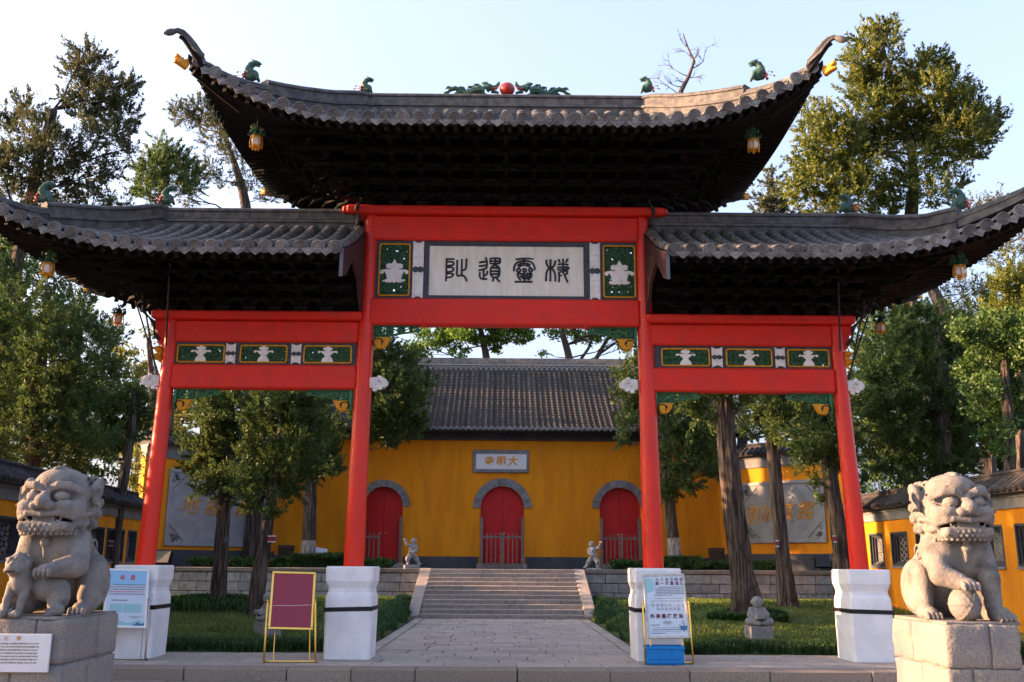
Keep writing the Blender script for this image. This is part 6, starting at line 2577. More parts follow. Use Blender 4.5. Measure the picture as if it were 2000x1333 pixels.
# ================================================================== SMALL STATUES
def monk_mesh(kind):
    if kind == 'seated':
        sd = SDF((-.34, -.34, -.01), (.34, .32, .66), .0115)
        sd.ell((0, .02, .20), (.17, .14, .17), .03)
        sd.ell((0, .02, .30), (.155, .12, .12), .03)
        for q in (-1, 1):
            sd.path([(q * .10, 0, .09), (q * .235, -.08, .09), (q * .06, -.20, .065)], [.09, .085, .06], .03)
            sd.path([(q * .14, .02, .34), (q * .195, -.03, .24), (q * .11, -.15, .18)], [.062, .06, .045], .02)
            sd.ell((q * .10, -.17, .175), (.04, .035, .03), .012)
            for k in range(4):
                sd.cap((q * (.075 + .018 * k), -.19, .16), (q * (.075 + .018 * k), -.215, .145), .010, .008, .005)
            sd.ell((q * .128, .01, .50), (.022, .035, .045), .01)
            sd.ell((q * .045, -.105, .515), (.022, .012, .008), .006, cut=True)
            sd.cap((q * .03, -.112, .54), (q * .075, -.098, .538), .008, .006, .006)
        sd.ell((0, .0, .505), (.125, .12, .130), .02)
        sd.ell((0, -.03, .455), (.095, .085, .07), .02)
        sd.ell((0, -.118, .495), (.02, .02, .028), .01)
        sd.cap((-.03, -.118, .448), (.03, -.118, .448), .008, .008, .005, cut=True)
        sd.box((-.01, -.225, .20), (.12, .055, .05), .004, .003)
        for k in range(3):
            sd.cap((-.05 + .05 * k, -.10, .34), (-.03 + .03 * k, -.15, .24), .006, .006, .006, cut=True)
        return sd.mesh('figure', M_MONK)
    sd = SDF((-.48, -.30, -.01), (.48, .30, 1.02), .014)
    # lunging boxer: legs apart, one fist raised
    sd.ell((.02, 0, .42), (.13, .10, .12), .03)
    sd.path([(.02, 0, .45), (.04, 0, .62)], [.125, .13], .03)
    sd.path([(-.02, 0, .38), (-.15, -.07, .22), (-.13, -.04, .03)], [.10, .085, .055], .03)
    sd.path([(.06, 0, .38), (.19, .02, .20), (.28, .03, .04)], [.10, .08, .055], .03)
    sd.ell((-.14, -.09, .03), (.055, .10, .035), .015)
    sd.ell((.31, .0, .03), (.07, .07, .035), .015)
    sd.path([(-.06, 0, .66), (-.19, -.04, .72), (-.25, -.05, .84)], [.065, .055, .045], .02)
    sd.ell((-.265, -.055, .885), (.058, .055, .05), .015)
    for k in range(4):
        sd.cap((-.305 + .026 * k, -.09, .905), (-.305 + .026 * k, -.105, .875), .016, .014, .005)
    sd.cap((-.22, -.09, .87), (-.25, -.115, .865), .015, .013, .006)
    sd.path([(.15, 0, .66), (.17, -.09, .52), (.05, -.15, .45)], [.06, .05, .045], .02)
    sd.ell((.03, -.16, .445), (.05, .045, .045), .012)
    sd.box((.02, -.01, .455), (.145, .115, .022), .015, .012)
    sd.ell((.075, -.01, .83), (.10, .10, .115), .015)
    sd.ell((.075, -.035, .785), (.078, .07, .06), .015)
    sd.ell((.075, -.108, .815), (.018, .018, .022), .008)
    for q in (-1, 1):
        sd.ell((.075 + q * .102, 0, .82), (.018, .028, .036), .008)
        sd.ell((.075 + q * .038, -.092, .84), (.02, .012, .009), .006, cut=True)
    sd.cap((.05, -.105, .775), (.10, -.105, .775), .007, .007, .005, cut=True)
    sd.path([(-.02, -.10, .70), (.06, -.13, .60), (.14, -.10, .56)], .010, .010)
    return sd.mesh('figure', M_MONK)


ME_SEAT = monk_mesh('seated')
ME_BOX = monk_mesh('boxer')


def statue(label, p, me, base, sc, rz, mirror=False, group='small monk statues'):
    t = thing('monk_statue', label, 'statue', tuple(p), group)
    m = MB()
    bw, bdp, bh = base
    m.box((0, 0, bh / 2 - .03), (bw, bdp, bh + .06))
    rr = random.Random(int(p.x * 7))
    W = Matrix.Translation(p) @ Matrix.Rotation(rz, 4, 'Z')
    m.v = [tuple(W @ Vector((a + rr.uniform(-.012, .012), b + rr.uniform(-.012, .012), c))) for a, b, c in m.v]
    m.build('base', M_MONK, t, bevel=.018)
    inst('figure', me, t, W @ Matrix.Translation((0, 0, bh - .006)) @ Matrix.Diagonal((-sc if mirror else sc, sc, sc, 1)))
    return t


def lawn_pt(u, v, y0=20, y1=34):
    for i in range(400):
        y = y0 + (y1 - y0) * i / 400
        p = P(u, v, y)
        if p.z <= lawn_z(p.x, y):
            return Vector((p.x, y, lawn_z(p.x, y)))
    return P(u, v, y1)


p = lawn_pt(1482, 1243, 18.9)
p = P(1482, 1243, 21.5)
p.z = lawn_z(p.x, p.y)
statue('pale seated monk statue holding a box on the right lawn', p, ME_SEAT, (.50, .42, .27), .98, .12)
p = P(521, 1240, 21.5)
p.z = lawn_z(p.x, p.y)
statue('pale seated monk statue on the left lawn, mostly hidden by the maroon board', p, ME_SEAT, (.50, .42, .27), .98, -.9)
p = P(803, 1112, 34.82)
p.z = 1.452
statue('fighting monk statue with its fist raised, left of the top of the steps', p, ME_BOX, (.56, .36, .13), .98, .25)
p = P(1160, 1112, 34.82)
p.z = 1.452
statue('fighting monk statue with its fist raised, right of the top of the steps', p, ME_BOX, (.52, .36, .05), 1.0, -.2, mirror=True)


# ================================================================== THINGS ON THE TERRACE
def barrier(u0, u1, v0, v1, Y, halves, label):
    a, b = P(u0, v1, Y), P(u1, v1, Y)
    z0, z1 = TERR + .006, P((u0 + u1) / 2, v0, Y).z
    t = thing('picket_barrier', label, 'barrier', ((a.x + b.x) / 2, Y, z0), 'wooden barriers before the hall doors')
    n = halves
    for h in range(n):
        x0 = a.x + (b.x - a.x) * h / n + .01
        x1 = a.x + (b.x - a.x) * (h + 1) / n - .01
        for x in (x0 + .035, x1 - .035):
            m = MB()
            m.span((x - .035, Y - .035, z0), (x + .035, Y + .035, z1))
            m.build('post', M_FENCE, t, bevel=.006)
        for z in (z0 + .14, z1 - .17):
            m = MB()
            m.span((x0 + .072, Y - .02, z - .035), (x1 - .072, Y + .02, z + .035))
            m.build('rail', M_FENCE, t)
        k = 3
        for i in range(k):
            x = x0 + .07 + (x1 - x0 - .14) * (i + 1) / (k + 1)
            m = MB()
            m.span((x - .018, Y - .045, z0 + .06), (x + .018, Y - .022, z1 - .02))
            m.build('picket', M_FENCE, t)
    return t


barrier(938, 1022, 1041, 1098, HY - .62, 2, 'grey wooden picket barrier in front of the middle red door')
barrier(1173, 1253, 1044, 1098, HY - .62, 2, 'grey wooden picket barrier in front of the red door right of centre')
barrier(700, 741, 1040, 1095, HY - .62, 1, 'grey wooden picket barrier in front of the left red door, one half standing open')


def floodlight(u, v, Y, label, sc=1.0, ry=0.0):
    p = P(u, v, Y)
    p.z = TERR + .01
    t = thing('floodlight', label, 'floodlight', tuple(p), 'floodlights on the terrace')
    W = Matrix.Translation(p) @ Matrix.Rotation(ry, 4, 'Z') @ Matrix.Scale(sc, 4)

    def put(m, nm, mt, par, **k):
        m.v = [tuple(W @ Vector(q)) for q in m.v]
        return m.build(nm, mt, par, **k)
    m = MB()
    M_ = Matrix.Rotation(-.35, 3, 'X')
    m.box((0, 0, .34), (.62, .20, .46), M_)
    m.box((0, .14, .36), (.42, .14, .30), M_)
    for k in range(7):
        m.box((-.18 + .06 * k, .24, .37), (.014, .10, .26), M_)
    hs = put(m, 'housing', M_BLACKP, t, bevel=.015)
    m = MB()
    m.box((.10, -.108, .31), (.28, .012, .28), M_)
    put(m, 'glass', M_LENS, hs)
    for s in (-1, 1):
        m = MB()
        m.span((s * .335 - .012, -.04, .0), (s * .335 + .012, .04, .42))
        put(m, 'stirrup', M_BLACKP, t)
    m = MB()
    m.span((-.36, -.09, 0), (.36, .09, .03))
    put(m, 'foot', M_BLACKP, t)
    return t


floodlight(1606, 1107, 35.05, 'black floodlight with a pale glass front on the right end of the terrace', .95, .3)
floodlight(319, 1102, 35.05, 'black floodlight with a pale glass front on the left end of the terrace', .95, -.3)


def bin_(u, v, Y, label):
    p = P(u, v, Y)
    p.z = TERR + .004
    t = thing('litter_bin', label, 'litter bin', tuple(p), 'litter bins against the hall wall')
    m = MB()
    m.box(p + Vector((0, 0, .37)), (.50, .46, .74), taper=1.06)
    for k in range(6):
        m.span((p.x - .24 + .08 * k, p.y - .245, p.z + .06), (p.x - .20 + .08 * k, p.y - .236, p.z + .66))
    m.build('body', M_BIN, t, bevel=.01)
    m = MB()
    m.box(p + Vector((0, 0, .80)), (.60, .56, .09), taper=.9)
    m.build('lid', M_BIN, t, bevel=.01)


bin_(1400, 1098, 38.2, 'dark brown litter bin by the right screen wall')
bin_(558, 1095, 38.2, 'dark brown litter bin by the left screen wall')
# small sloping notice on a stake
p = P(627, 1085, 36.6)
p.z = TERR
t = thing('plant_notice', 'small white sloping notice beside the limewashed trunk on the terrace', 'sign', tuple(p))
m = MB()
m.tube([p, p + Vector((0, 0, .55))], .015, 6)
m.build('stake', M_STEELG, t)
m = MB()
m.box(p + Vector((0, -.02, .60)), (.44, .30, .02), Matrix.Rotation(.9, 3, 'X') @ Matrix.Rotation(.25, 3, 'Y'))
m.build('plate', M_PLATE, t)


# ================================================================== PLANTS
L_CYP = leaf_mat('cypress_foliage', (0.045, 0.085, 0.026), (0.115, 0.175, 0.046), (0.16, 0.13, 0.045), .38)
L_CYPS = leaf_mat('yellowish_cypress_foliage', (0.042, 0.070, 0.014), (0.17, 0.20, 0.034), (0.24, 0.16, 0.035), .35)
L_PINE = leaf_mat('grey_green_conifer_foliage', (0.042, 0.058, 0.030), (0.110, 0.125, 0.055), (0.16, 0.12, 0.05), .32)
L_BRIGHT = leaf_mat('bright_broad_leaves', (0.035, 0.085, 0.012), (0.14, 0.25, 0.035), None, .45)
L_FRESH = leaf_mat('fresh_green_leaves', (0.028, 0.070, 0.018), (0.095, 0.165, 0.036), None, .35)
L_BROAD = leaf_mat('dark_broad_leaves', (0.014, 0.045, 0.018), (0.065, 0.13, 0.045), None, .25)
L_YEL = leaf_mat('yellow_green_leaves', (0.07, 0.095, 0.015), (0.24, 0.25, 0.05), None, .45)
L_GRASS = leaf_mat('lawn_grass', (0.055, 0.105, 0.018), (0.17, 0.225, 0.046), (0.23, 0.18, 0.06), .3, .7)
L_MONDO = leaf_mat('long_dark_grass', (0.026, 0.070, 0.024), (0.080, 0.155, 0.050), None, .3, 1.5)
L_HEDGE = leaf_mat('hedge_leaves', (0.014, 0.045, 0.010), (0.055, 0.125, 0.025), None, .3, 1.2)


def leaves(clumps, n_per, L, W, seed, droop=0.0, curl=0.25):
    """clumps: array (n, 7): centre, radii, tint offset. Returns vertices, faces, tint of rhombic leaf sprays."""
    g = np.random.default_rng(seed)
    cl = np.repeat(clumps, n_per.astype(int), axis=0)
    n = len(cl)
    d = g.normal(size=(n, 3))
    d /= np.linalg.norm(d, axis=1)[:, None] + 1e-9
    rad = g.random(n) ** 0.5
    if cl.shape[1] > 7:                      # feathery spray: leaves strung along the clump's own axis
        ax = cl[:, 7:10]
        pd = d - ax * (d * ax).sum(1)[:, None]
        pd /= np.linalg.norm(pd, axis=1)[:, None] + 1e-9
        q = g.random(n)
        rc = cl[:, 3]
        c = cl[:, :3] + ax * ((q * 2.6 - 1.1) * rc * 1.15)[:, None] + pd * (rc * .62 * (1.05 - .8 * q) * rad)[:, None]
        a = ax * .85 + pd * .65 + g.normal(size=(n, 3)) * .3
    else:
        c = cl[:, :3] + d * rad[:, None] * cl[:, 3:6]
        a = d * .7 + g.normal(size=(n, 3)) * .6
        a[:, 2] += .25 - droop
    a /= np.linalg.norm(a, axis=1)[:, None] + 1e-9
    s = np.cross(a, g.normal(size=(n, 3)))
    s /= np.linalg.norm(s, axis=1)[:, None] + 1e-9
    ln = L * g.uniform(.55, 1.35, n)[:, None]
    wd = W * g.uniform(.6, 1.3, n)[:, None]
    nn = np.cross(a, s)
    V = np.empty((n, 4, 3))
    V[:, 0] = c - a * ln * .5
    V[:, 1] = c + s * wd * .5 + nn * ln * curl * .3
    V[:, 2] = c + a * ln * .5
    V[:, 3] = c - s * wd * .5 + nn * ln * curl * .3
    F = np.arange(n * 4).reshape(n, 4)
    t = np.clip(g.random(n) * .8 + cl[:, 6], 0, 1)
    return V.reshape(-1, 3), F, t


def px_per_m(p):
    q = CROT.transposed() @ (Vector(p) - EYE)
    return FPX / -q.z


TREES = []


def tree(name, label, group, trunk, blobs, lm, bark, leaf=(.125, .036), cover=2.2, seed=1, sub=22, gap=.55, base_part=None, sides=18, limb_from=.35, twigs=0, flare=1.25, clump_r=.21, tagspec=None):
    """trunk: [(x, y, z, r)] world; blobs: [(x, y, z, r, [squash])] world."""
    g = np.random.default_rng(seed)
    rr = random.Random(seed)
    b0 = trunk[0]
    t = thing(name, label, 'tree', (b0[0], b0[1], b0[2]), group)
    # trunk
    pts, rad = [], []
    n = len(trunk)
    for i in range(n - 1):
        for k in range(4):
            q = k / 4
            a, b = trunk[i], trunk[i + 1]
            pa, pb = trunk[max(i - 1, 0)], trunk[min(i + 2, n - 1)]
            p = [.5 * (2 * a[d] + (b[d] - pa[d]) * q + (2 * pa[d] - 5 * a[d] + 4 * b[d] - pb[d]) * q * q + (3 * a[d] - pa[d] - 3 * b[d] + pb[d]) * q ** 3) for d in range(4)]
            pts.append(Vector(p[:3]))
            rad.append(max(p[3], .01))
    pts.append(Vector(trunk[-1][:3]))
    rad.append(trunk[-1][3])
    for i in range(min(3, len(rad))):
        rad[i] *= flare - (flare - 1) * i / 3

    def trunk_mesh(pts, rad, nm, mt):
        m = MB()
        m.tube(pts, rad, sides)
        cs = sides
        rdg = [rr.uniform(-1, 1) for _ in range(cs)]
        for k in range(len(m.v)):
            i, j = divmod(k, cs)
            if i < len(pts):
                v = Vector(m.v[k])
                c = pts[i]
                f_ = 1 + .09 * math.sin(j * 2.4 + i * .22 + seed) + .08 * rdg[int(j + i * .3) % cs] + rr.uniform(-.03, .03)
                m.v[k] = tuple(c + (v - c) * f_)
        return m.build(nm, mt, t, smooth=True)
    if base_part:
        cut = max(2, int(len(pts) * base_part))
        trunk_mesh(pts[:cut + 1], rad[:cut + 1], 'limewashed_trunk', M_BARKW)
        trunk_mesh(pts[cut:], rad[cut:], 'trunk', bark)
    else:
        trunk_mesh(pts, rad, 'trunk', bark)
    # limbs from the trunk to the masses of foliage
    lb = MB()
    tl = len(pts)
    for bi, b in enumerate(blobs):
        c = Vector(b[:3])
        # attach below the blob
        best = min(range(int(tl * limb_from), tl), key=lambda i: (pts[i] - c).length + max(0, pts[i].z - c.z + .25 * (c - pts[i]).length) * 1.5)
        a = pts[best]
        r0 = max(.012, min(rad[best] * .5, .012 + .012 * (c - a).length))
        mid = a.lerp(c, .5) + Vector((rr.uniform(-.2, .2), rr.uniform(-.2, .2), rr.uniform(-.35, .1))) * b[3] * .7
        if bi % 5 in (1, 3) and len(blobs) > 14:
            continue
        jj = lambda: Vector((rr.gauss(0, 1), rr.gauss(0, 1), rr.gauss(0, 1))) * b[3] * .12
        q = [a, a.lerp(mid, .6) + jj(), mid + jj(), mid.lerp(c, .6) + jj(), c]
        lb.tube(q, [r0, r0 * .85, r0 * .65, r0 * .45, r0 * .2], 6)
        for k in range(4 + twigs):
            d = Vector((rr.gauss(0, 1), rr.gauss(0, 1), rr.gauss(.2, .8))).normalized()
            s0 = mid.lerp(c, rr.random())
            e = c + d * b[3] * rr.uniform(.55, .95)
            lb.tube([s0, s0.lerp(e, .5) + Vector((0, 0, rr.uniform(-.1, .12))) * b[3], e], [r0 * .35, r0 * .22, .006], 4)
    lb.build('limbs', bark if bark is not M_BARKW else M_BARK, t, smooth=True)
    # foliage
    cl = []
    npc = []
    la = leaf[0] * leaf[1] * .5
    for b in blobs:
        c = np.array(b[:3])
        R = b[3]
        sq = b[4] if len(b) > 4 else .85
        cv = b[5] if len(b) > 5 else 1.0
        k = max(3, int(sub * (R / clump_r / 2.2) ** 2))
        tot = cover * cv * PI * R * R * sq / la * 2.6
        for j in range(k):
            d = g.normal(size=3)
            d /= np.linalg.norm(d)
            q = R * g.uniform(.35, 1.0) ** .6
            p = c + d * np.array([q, q, q * sq])
            rc = clump_r * g.uniform(.6, 1.25)
            row = [*p, rc, rc, rc * g.uniform(.55, .85), g.uniform(-.15, .25)]
            if lm in (L_CYP, L_CYPS, L_PINE):
                ax = d * .8 + np.array([0, 0, .6]) + g.normal(size=3) * .3
                row += list(ax / np.linalg.norm(ax))
            cl.append(row)
            npc.append(tot / k * g.uniform(.5, 1.5))
    V, F, tt = leaves(np.array(cl), np.maximum(1, np.array(npc)), leaf[0], leaf[1], seed + 50)
    me = np_mesh('crown', V, F, lm, attr=tt)
    inst('crown', me, t, Matrix.Identity(4))
    TREES.append((name, len(F)))
    if tagspec:
        for (u, v, Y, w, h, red) in tagspec:
            p = P(u, v, Y)
            m = MB()
            m.box((p.x, p.y, p.z), (w, .012, h))
            tg = m.build('name_tag', M_MAROON if red else M_GREYW, t)
            if red:
                for s in (-1, 1):
                    m = MB()
                    m.box((p.x, p.y - .004, p.z + s * h * .55), (w, .014, h * .22))
                    m.build('tag_border', M_WCARVE, tg)
    return t


def pb(lst, Y, seed=0, dy=.8):
    """Blobs given as (u, v, radius in pixels[, squash, density]) at about depth Y."""
    rr = random.Random(seed)
    out = []
    for b in lst:
        y = Y + rr.uniform(-dy, dy)
        p = P(b[0], b[1], y)
        out.append((p.x, p.y, p.z, b[2] / px_per_m(p)) + tuple(b[3:]))
    return out


def pt_(lst, Y):
    """Trunk points given as (u, v, half width in pixels[, dY])."""
    out = []
    for b in lst:
        p = P(b[0], b[1], Y + (b[3] if len(b) > 3 else 0))
        out.append((p.x, p.y, p.z, b[2] / px_per_m(p)))
    return out


def ground_trunk(tr, z):
    a = tr[0]
    return [(a[0], a[1], z - .12, a[3] * 1.05)] + tr


# --- court, left
Y = 27.0
tr = pt_([(427, 1150, 15), (433, 1050, 13), (441, 950, 11.5), (446, 860, 9), (450, 800, 6)], Y)
tree('cypress_tree', 'straight cypress trunk with a pale grey tag on the left lawn', 'cypresses in the court', ground_trunk(tr, lawn_z(tr[0][0], Y)),
     pb([(470, 940, 40), (430, 905, 40), (400, 880, 30), (420, 800, 55), (465, 810, 60), (400, 860, 50), (455, 870, 55), (390, 915, 29), (412, 950, 31), (448, 940, 36), (440, 985, 19), (430, 775, 38), (490, 850, 43)], Y, 1), L_CYP, M_BARK, cover=2.4, seed=11,
     tagspec=[(443, 1054, Y - .24, .15, .15, False)])
Y = 25.5
tr = pt_([(500, 1178, 17), (508, 1120, 14), (520, 1050, 11), (533, 960, 9.5), (545, 880, 8), (550, 810, 5)], Y)
tree('cypress_tree', 'leaning cypress trunk with a red tag just behind the maroon board', 'cypresses in the court', ground_trunk(tr, lawn_z(tr[0][0], Y)),
     pb([(560, 945, 36), (600, 905, 36), (490, 950, 36), (530, 990, 22), (530, 800, 60), (575, 815, 58), (520, 865, 58), (570, 880, 55), (545, 935, 41), (505, 930, 31), (490, 985, 22), (560, 775, 41), (600, 850, 43), (610, 770, 36)], Y, 2), L_CYP, M_BARK, cover=2.4, seed=12,
     tagspec=[(531, 1053, Y - .24, .22, .13, True)])
Y = 36.2
tr = pt_([(603, 1086, 14), (605, 1020, 12.5), (607, 940, 11), (610, 870, 9), (615, 800, 6)], Y)
tree('cypress_tree', 'cypress on the left of the terrace with a limewashed trunk base', 'cypresses in the court', ground_trunk(tr, TERR),
     pb([(600, 860, 46), (635, 880, 39), (620, 910, 39), (590, 910, 37), (640, 840, 37), (608, 800, 41), (645, 915, 25)], Y, 3), L_CYP, M_BARK, cover=2.4, seed=13, base_part=.3)
Y = 36.5
tr = pt_([(690, 1086, 11), (695, 980, 10), (705, 860, 9), (730, 760, 6), (745, 690, 4)], Y)
tree('cypress_tree', 'dense dark cypress hanging over the left slope of the hall roof', 'cypresses in the court', ground_trunk(tr, TERR),
     pb([(745, 680, 43), (722, 715, 47), (775, 715, 49), (760, 765, 58), (805, 770, 40), (722, 790, 49), (785, 815, 49), (740, 835, 43), (815, 825, 27), (700, 670, 40), (770, 855, 20), (832, 740, 20), (690, 740, 40)], Y, 4), L_CYP, M_BARK, cover=2.7, seed=14)
Y = 30.5
tr = pt_([(222, 1105, 9), (232, 1000, 9), (247, 900, 9), (258, 830, 7), (262, 760, 4)], Y)
tree('cypress_tree', 'slim dark trunk with a small red tag in front of the left courtyard wall', 'cypresses in the court', ground_trunk(tr, lawn_z(tr[0][0], Y)),
     pb([(230, 800, 57), (180, 810, 57), (270, 780, 39), (200, 860, 46), (250, 850, 34), (275, 820, 28), (160, 860, 41)], Y, 5), L_CYP, M_BARK, cover=2.0, seed=15,
     tagspec=[(217, 1062, Y - .2, .16, .13, True)])
# --- court, right
Y = 25.5
tr = pt_([(1458, 1166, 29), (1450, 1120, 23), (1436, 1020, 21), (1424, 920, 19), (1417, 830, 16), (1414, 760, 14), (1414, 690, 11)], Y)
tree('cypress_tree', 'thick leaning cypress trunk with furrowed bark on the right lawn', 'cypresses in the court', ground_trunk(tr, lawn_z(tr[0][0], Y)),
     pb([(1380, 800, 41), (1352, 780, 34), (1440, 770, 34), (1400, 745, 46), (1460, 745, 39)], Y, 6), L_CYP, M_BARK, cover=2.2, seed=16, sides=26, flare=1.3)
Y = 27.5
tr = pt_([(1538, 1162, 18), (1530, 1090, 14), (1519, 980, 12.5), (1510, 880, 12), (1504, 810, 10), (1500, 750, 8)], Y)
tree('cypress_tree', 'slimmer straight cypress trunk in front of the sunlit grey panel', 'cypresses in the court', ground_trunk(tr, lawn_z(tr[0][0], Y)),
     pb([(1495, 790, 43), (1540, 790, 46), (1470, 830, 31), (1530, 840, 36), (1560, 760, 41), (1500, 745, 43)], Y, 7), L_CYP, M_BARK, cover=2.2, seed=17,
     tagspec=[(1518, 1062, Y - .2, .09, .14, True)])
Y = 30.0
tr = pt_([(1650, 1115, 20), (1642, 1060, 17), (1628, 980, 15), (1617, 890, 13), (1606, 810, 10), (1598, 750, 7)], Y)
tree('cypress_tree', 'cypress trunk with hanging sprays beside the right outer red column', 'cypresses in the court', ground_trunk(tr, lawn_z(tr[0][0], Y)),
     pb([(1600, 860, 48), (1560, 850, 38), (1640, 850, 48), (1600, 790, 53), (1650, 780, 53), (1570, 895, 29), (1625, 905, 29), (1600, 935, 18), (1600, 970, 12), (1655, 900, 31), (1560, 790, 41)], Y, 8), L_CYP, M_BARK, cover=2.3, seed=18,
     tagspec=[(1630, 1053, Y - .28, .10, .16, True)])
Y = 36.2
tr = pt_([(1318, 1086, 13), (1310, 1010, 11), (1303, 930, 10), (1298, 860, 9), (1290, 780, 6), (1270, 720, 4)], Y)
tree('cypress_tree', 'cypress on the right of the terrace with a limewashed trunk base', 'cypresses in the court', ground_trunk(tr, TERR),
     pb([(1320, 830, 47), (1360, 860, 47), (1325, 890, 45), (1375, 900, 38), (1345, 935, 34), (1310, 950, 29), (1380, 830, 40), (1395, 920, 25), (1232, 730, 29), (1226, 775, 31), (1222, 825, 27), (1240, 700, 25), (1218, 860, 16), (1300, 780, 45), (1250, 790, 34), (1300, 960, 20)], Y, 9), L_CYP, M_BARK, cover=2.5, seed=19, base_part=.26)

# --- beyond the court, left
Y = 31.0
tr = pt_([(-10, 980, 17), (5, 800, 15), (18, 620, 13), (40, 480, 11), (70, 340, 9), (104, 215, 8)], Y)
tr = [(tr[0][0], tr[0][1], .3, tr[0][3] * 1.1)] + tr
tree('old_conifer', 'tall thin crowned conifer with a broken top limb at the far left', 'trees around the court', tr,
     pb([(168, 105, 33), (150, 140, 35), (190, 140, 45), (225, 175, 41), (250, 165, 21), (190, 195, 53), (240, 225, 41), (160, 205, 35), (215, 255, 47), (255, 290, 24), (185, 265, 41, .8, .7), (55, 205, 31), (22, 215, 29), (80, 250, 41), (30, 265, 47), (110, 300, 59), (50, 330, 59), (10, 320, 47), (160, 340, 55), (215, 330, 35, .8, .7), (100, 370, 55), (180, 395, 41), (20, 400, 55), (225, 390, 29, .8, .7), (130, 190, 21)], Y, 21), L_PINE, M_BARK, leaf=(.15, .042), cover=1.55, seed=21, twigs=5, clump_r=.19, sub=16)
Y = 28.5
tr = pt_([(60, 980, 12), (70, 800, 14), (85, 650, 10), (95, 560, 6)], Y)
tr = [(tr[0][0], tr[0][1], .3, tr[0][3] * 1.1)] + tr
tree('dark_conifer', 'broad dark conifer behind the left courtyard wall and the lion', 'trees around the court', tr,
     pb([(20, 540, 47, .8, .7), (60, 600, 59), (130, 640, 54), (30, 680, 71), (100, 700, 71), (165, 700, 52, .8, .8), (30, 770, 71), (110, 790, 73), (175, 770, 54), (40, 850, 66), (120, 870, 66), (190, 850, 47), (205, 650, 31, .8, .7), (90, 540, 40, .8, .7), (235, 720, 31, .8, .7), (150, 580, 40, .8, .8), (5, 610, 47)], Y, 22), L_CYP, M_BARK, leaf=(.155, .043), cover=1.9, seed=22, twigs=3, clump_r=.24)
Y = 38.0
tr = pt_([(500, 900, 12), (492, 700, 11), (488, 500, 10), (480, 400, 9), (462, 330, 6), (440, 270, 4)], Y)
tr = [(tr[0][0], tr[0][1], 1.0, tr[0][3] * 1.1)] + tr
tree('sparse_conifer', 'open branched conifer rising between the left side roof and the high roof', 'trees around the court', tr,
     pb([(360, 225, 32), (400, 220, 41), (440, 235, 41), (480, 250, 32), (420, 265, 36, .8, .8), (460, 290, 36, .8, .8), (500, 300, 26, .8, .7), (490, 345, 32, .8, .6), (400, 330, 29, .8, .7), (440, 350, 29, .8, .5), (360, 385, 26, .8, .6), (520, 380, 24, .8, .6)], Y, 23), L_PINE, M_BARK, leaf=(.155, .043), cover=1.5, seed=23, twigs=6, clump_r=.2)
Y = 36.0
tr = pt_([(330, 900, 10), (325, 700, 9), (322, 500, 8), (318, 400, 6), (318, 330, 4)], Y)
tr = [(tr[0][0], tr[0][1], 1.0, tr[0][3] * 1.1)] + tr
tree('round_conifer', 'small round headed conifer above the left side roof', 'trees around the court', tr,
     pb([(320, 300, 34), (345, 310, 32), (295, 330, 39), (330, 345, 46), (370, 340, 28), (275, 355, 25), (300, 375, 32), (265, 370, 16), (385, 365, 23, .8, .7)], Y, 24), L_CYP, M_BARK, leaf=(.15, .042), cover=2.0, seed=24, clump_r=.22)
Y = 38.0
tr = pt_([(300, 900, 7), (298, 780, 6), (290, 660, 4)], Y)
tr = [(tr[0][0], tr[0][1], 1.0, tr[0][3] * 1.1)] + tr
tree('young_tree', 'yellow green young tree behind the left outer column', 'trees around the court', tr,
     pb([(350, 800, 36), (380, 790, 36), (300, 820, 31), (340, 840, 26), (270, 720, 24, .8, .6), (300, 660, 31, .8, .6), (250, 690, 26, .8, .6), (320, 740, 29, .8, .6), (265, 900, 31), (270, 945, 29), (262, 860, 24)], Y, 25), L_YEL, M_TWIG, leaf=(.16, .075), cover=1.3, seed=25, clump_r=.3)
# --- behind the hall
Y = 52.0
tr = pt_([(960, 900, 10), (955, 760, 9), (950, 700, 7), (940, 650, 5), (930, 600, 3)], Y)
tr = [(tr[0][0], tr[0][1], 1.3, tr[0][3] * 1.1)] + tr
tree('leafy_tree', 'bright green leafy tree behind the hall ridge, left of the gap of sky', 'trees around the court', tr,
     pb([(850, 650, 44), (900, 660, 40), (945, 640, 44), (985, 660, 37), (1010, 640, 35), (870, 610, 44), (960, 600, 44), (1035, 650, 18, .8, .7), (820, 680, 29)], Y, 26), L_BRIGHT, M_TWIG, leaf=(.23, .115), cover=2.1, seed=26, clump_r=.5)
tr = pt_([(1120, 900, 10), (1118, 760, 9), (1112, 700, 7), (1098, 650, 5), (1085, 600, 3)], Y)
tr = [(tr[0][0], tr[0][1], 1.3, tr[0][3] * 1.1)] + tr
t = tree('leafy_tree', 'sparse green tree with dark forked limbs behind the hall ridge', 'trees around the court', tr,
         pb([(1175, 630, 34), (1225, 640, 30), (1140, 660, 20, .8, .8), (1210, 665, 20, .8, .8), (1090, 645, 22, .8, .7), (1130, 640, 26, .8, .8), (1165, 650, 24, .8, .6), (1205, 640, 26, .8, .8), (1150, 605, 34), (1100, 600, 30), (1215, 680, 16, .8, .6), (1062, 690, 9), (1190, 600, 34)], Y, 27), L_BRIGHT, M_TWIG, leaf=(.22, .11), cover=1.9, seed=27, twigs=4, clump_r=.42)
m = MB()
for q in ([(1152, 760, 5), (1165, 700, 5), (1185, 665, 4), (1215, 625, 3)], [(1170, 692, 3), (1200, 672, 2), (1225, 655, 1)], [(1122, 720, 4), (1150, 680, 3), (1165, 640, 2)]):
    a = pt_(q, Y)
    m.tube([x[:3] for x in a], [x[3] for x in a], 6)
m.build('forked_limbs', M_BARK, t, smooth=True)
Y = 47.0
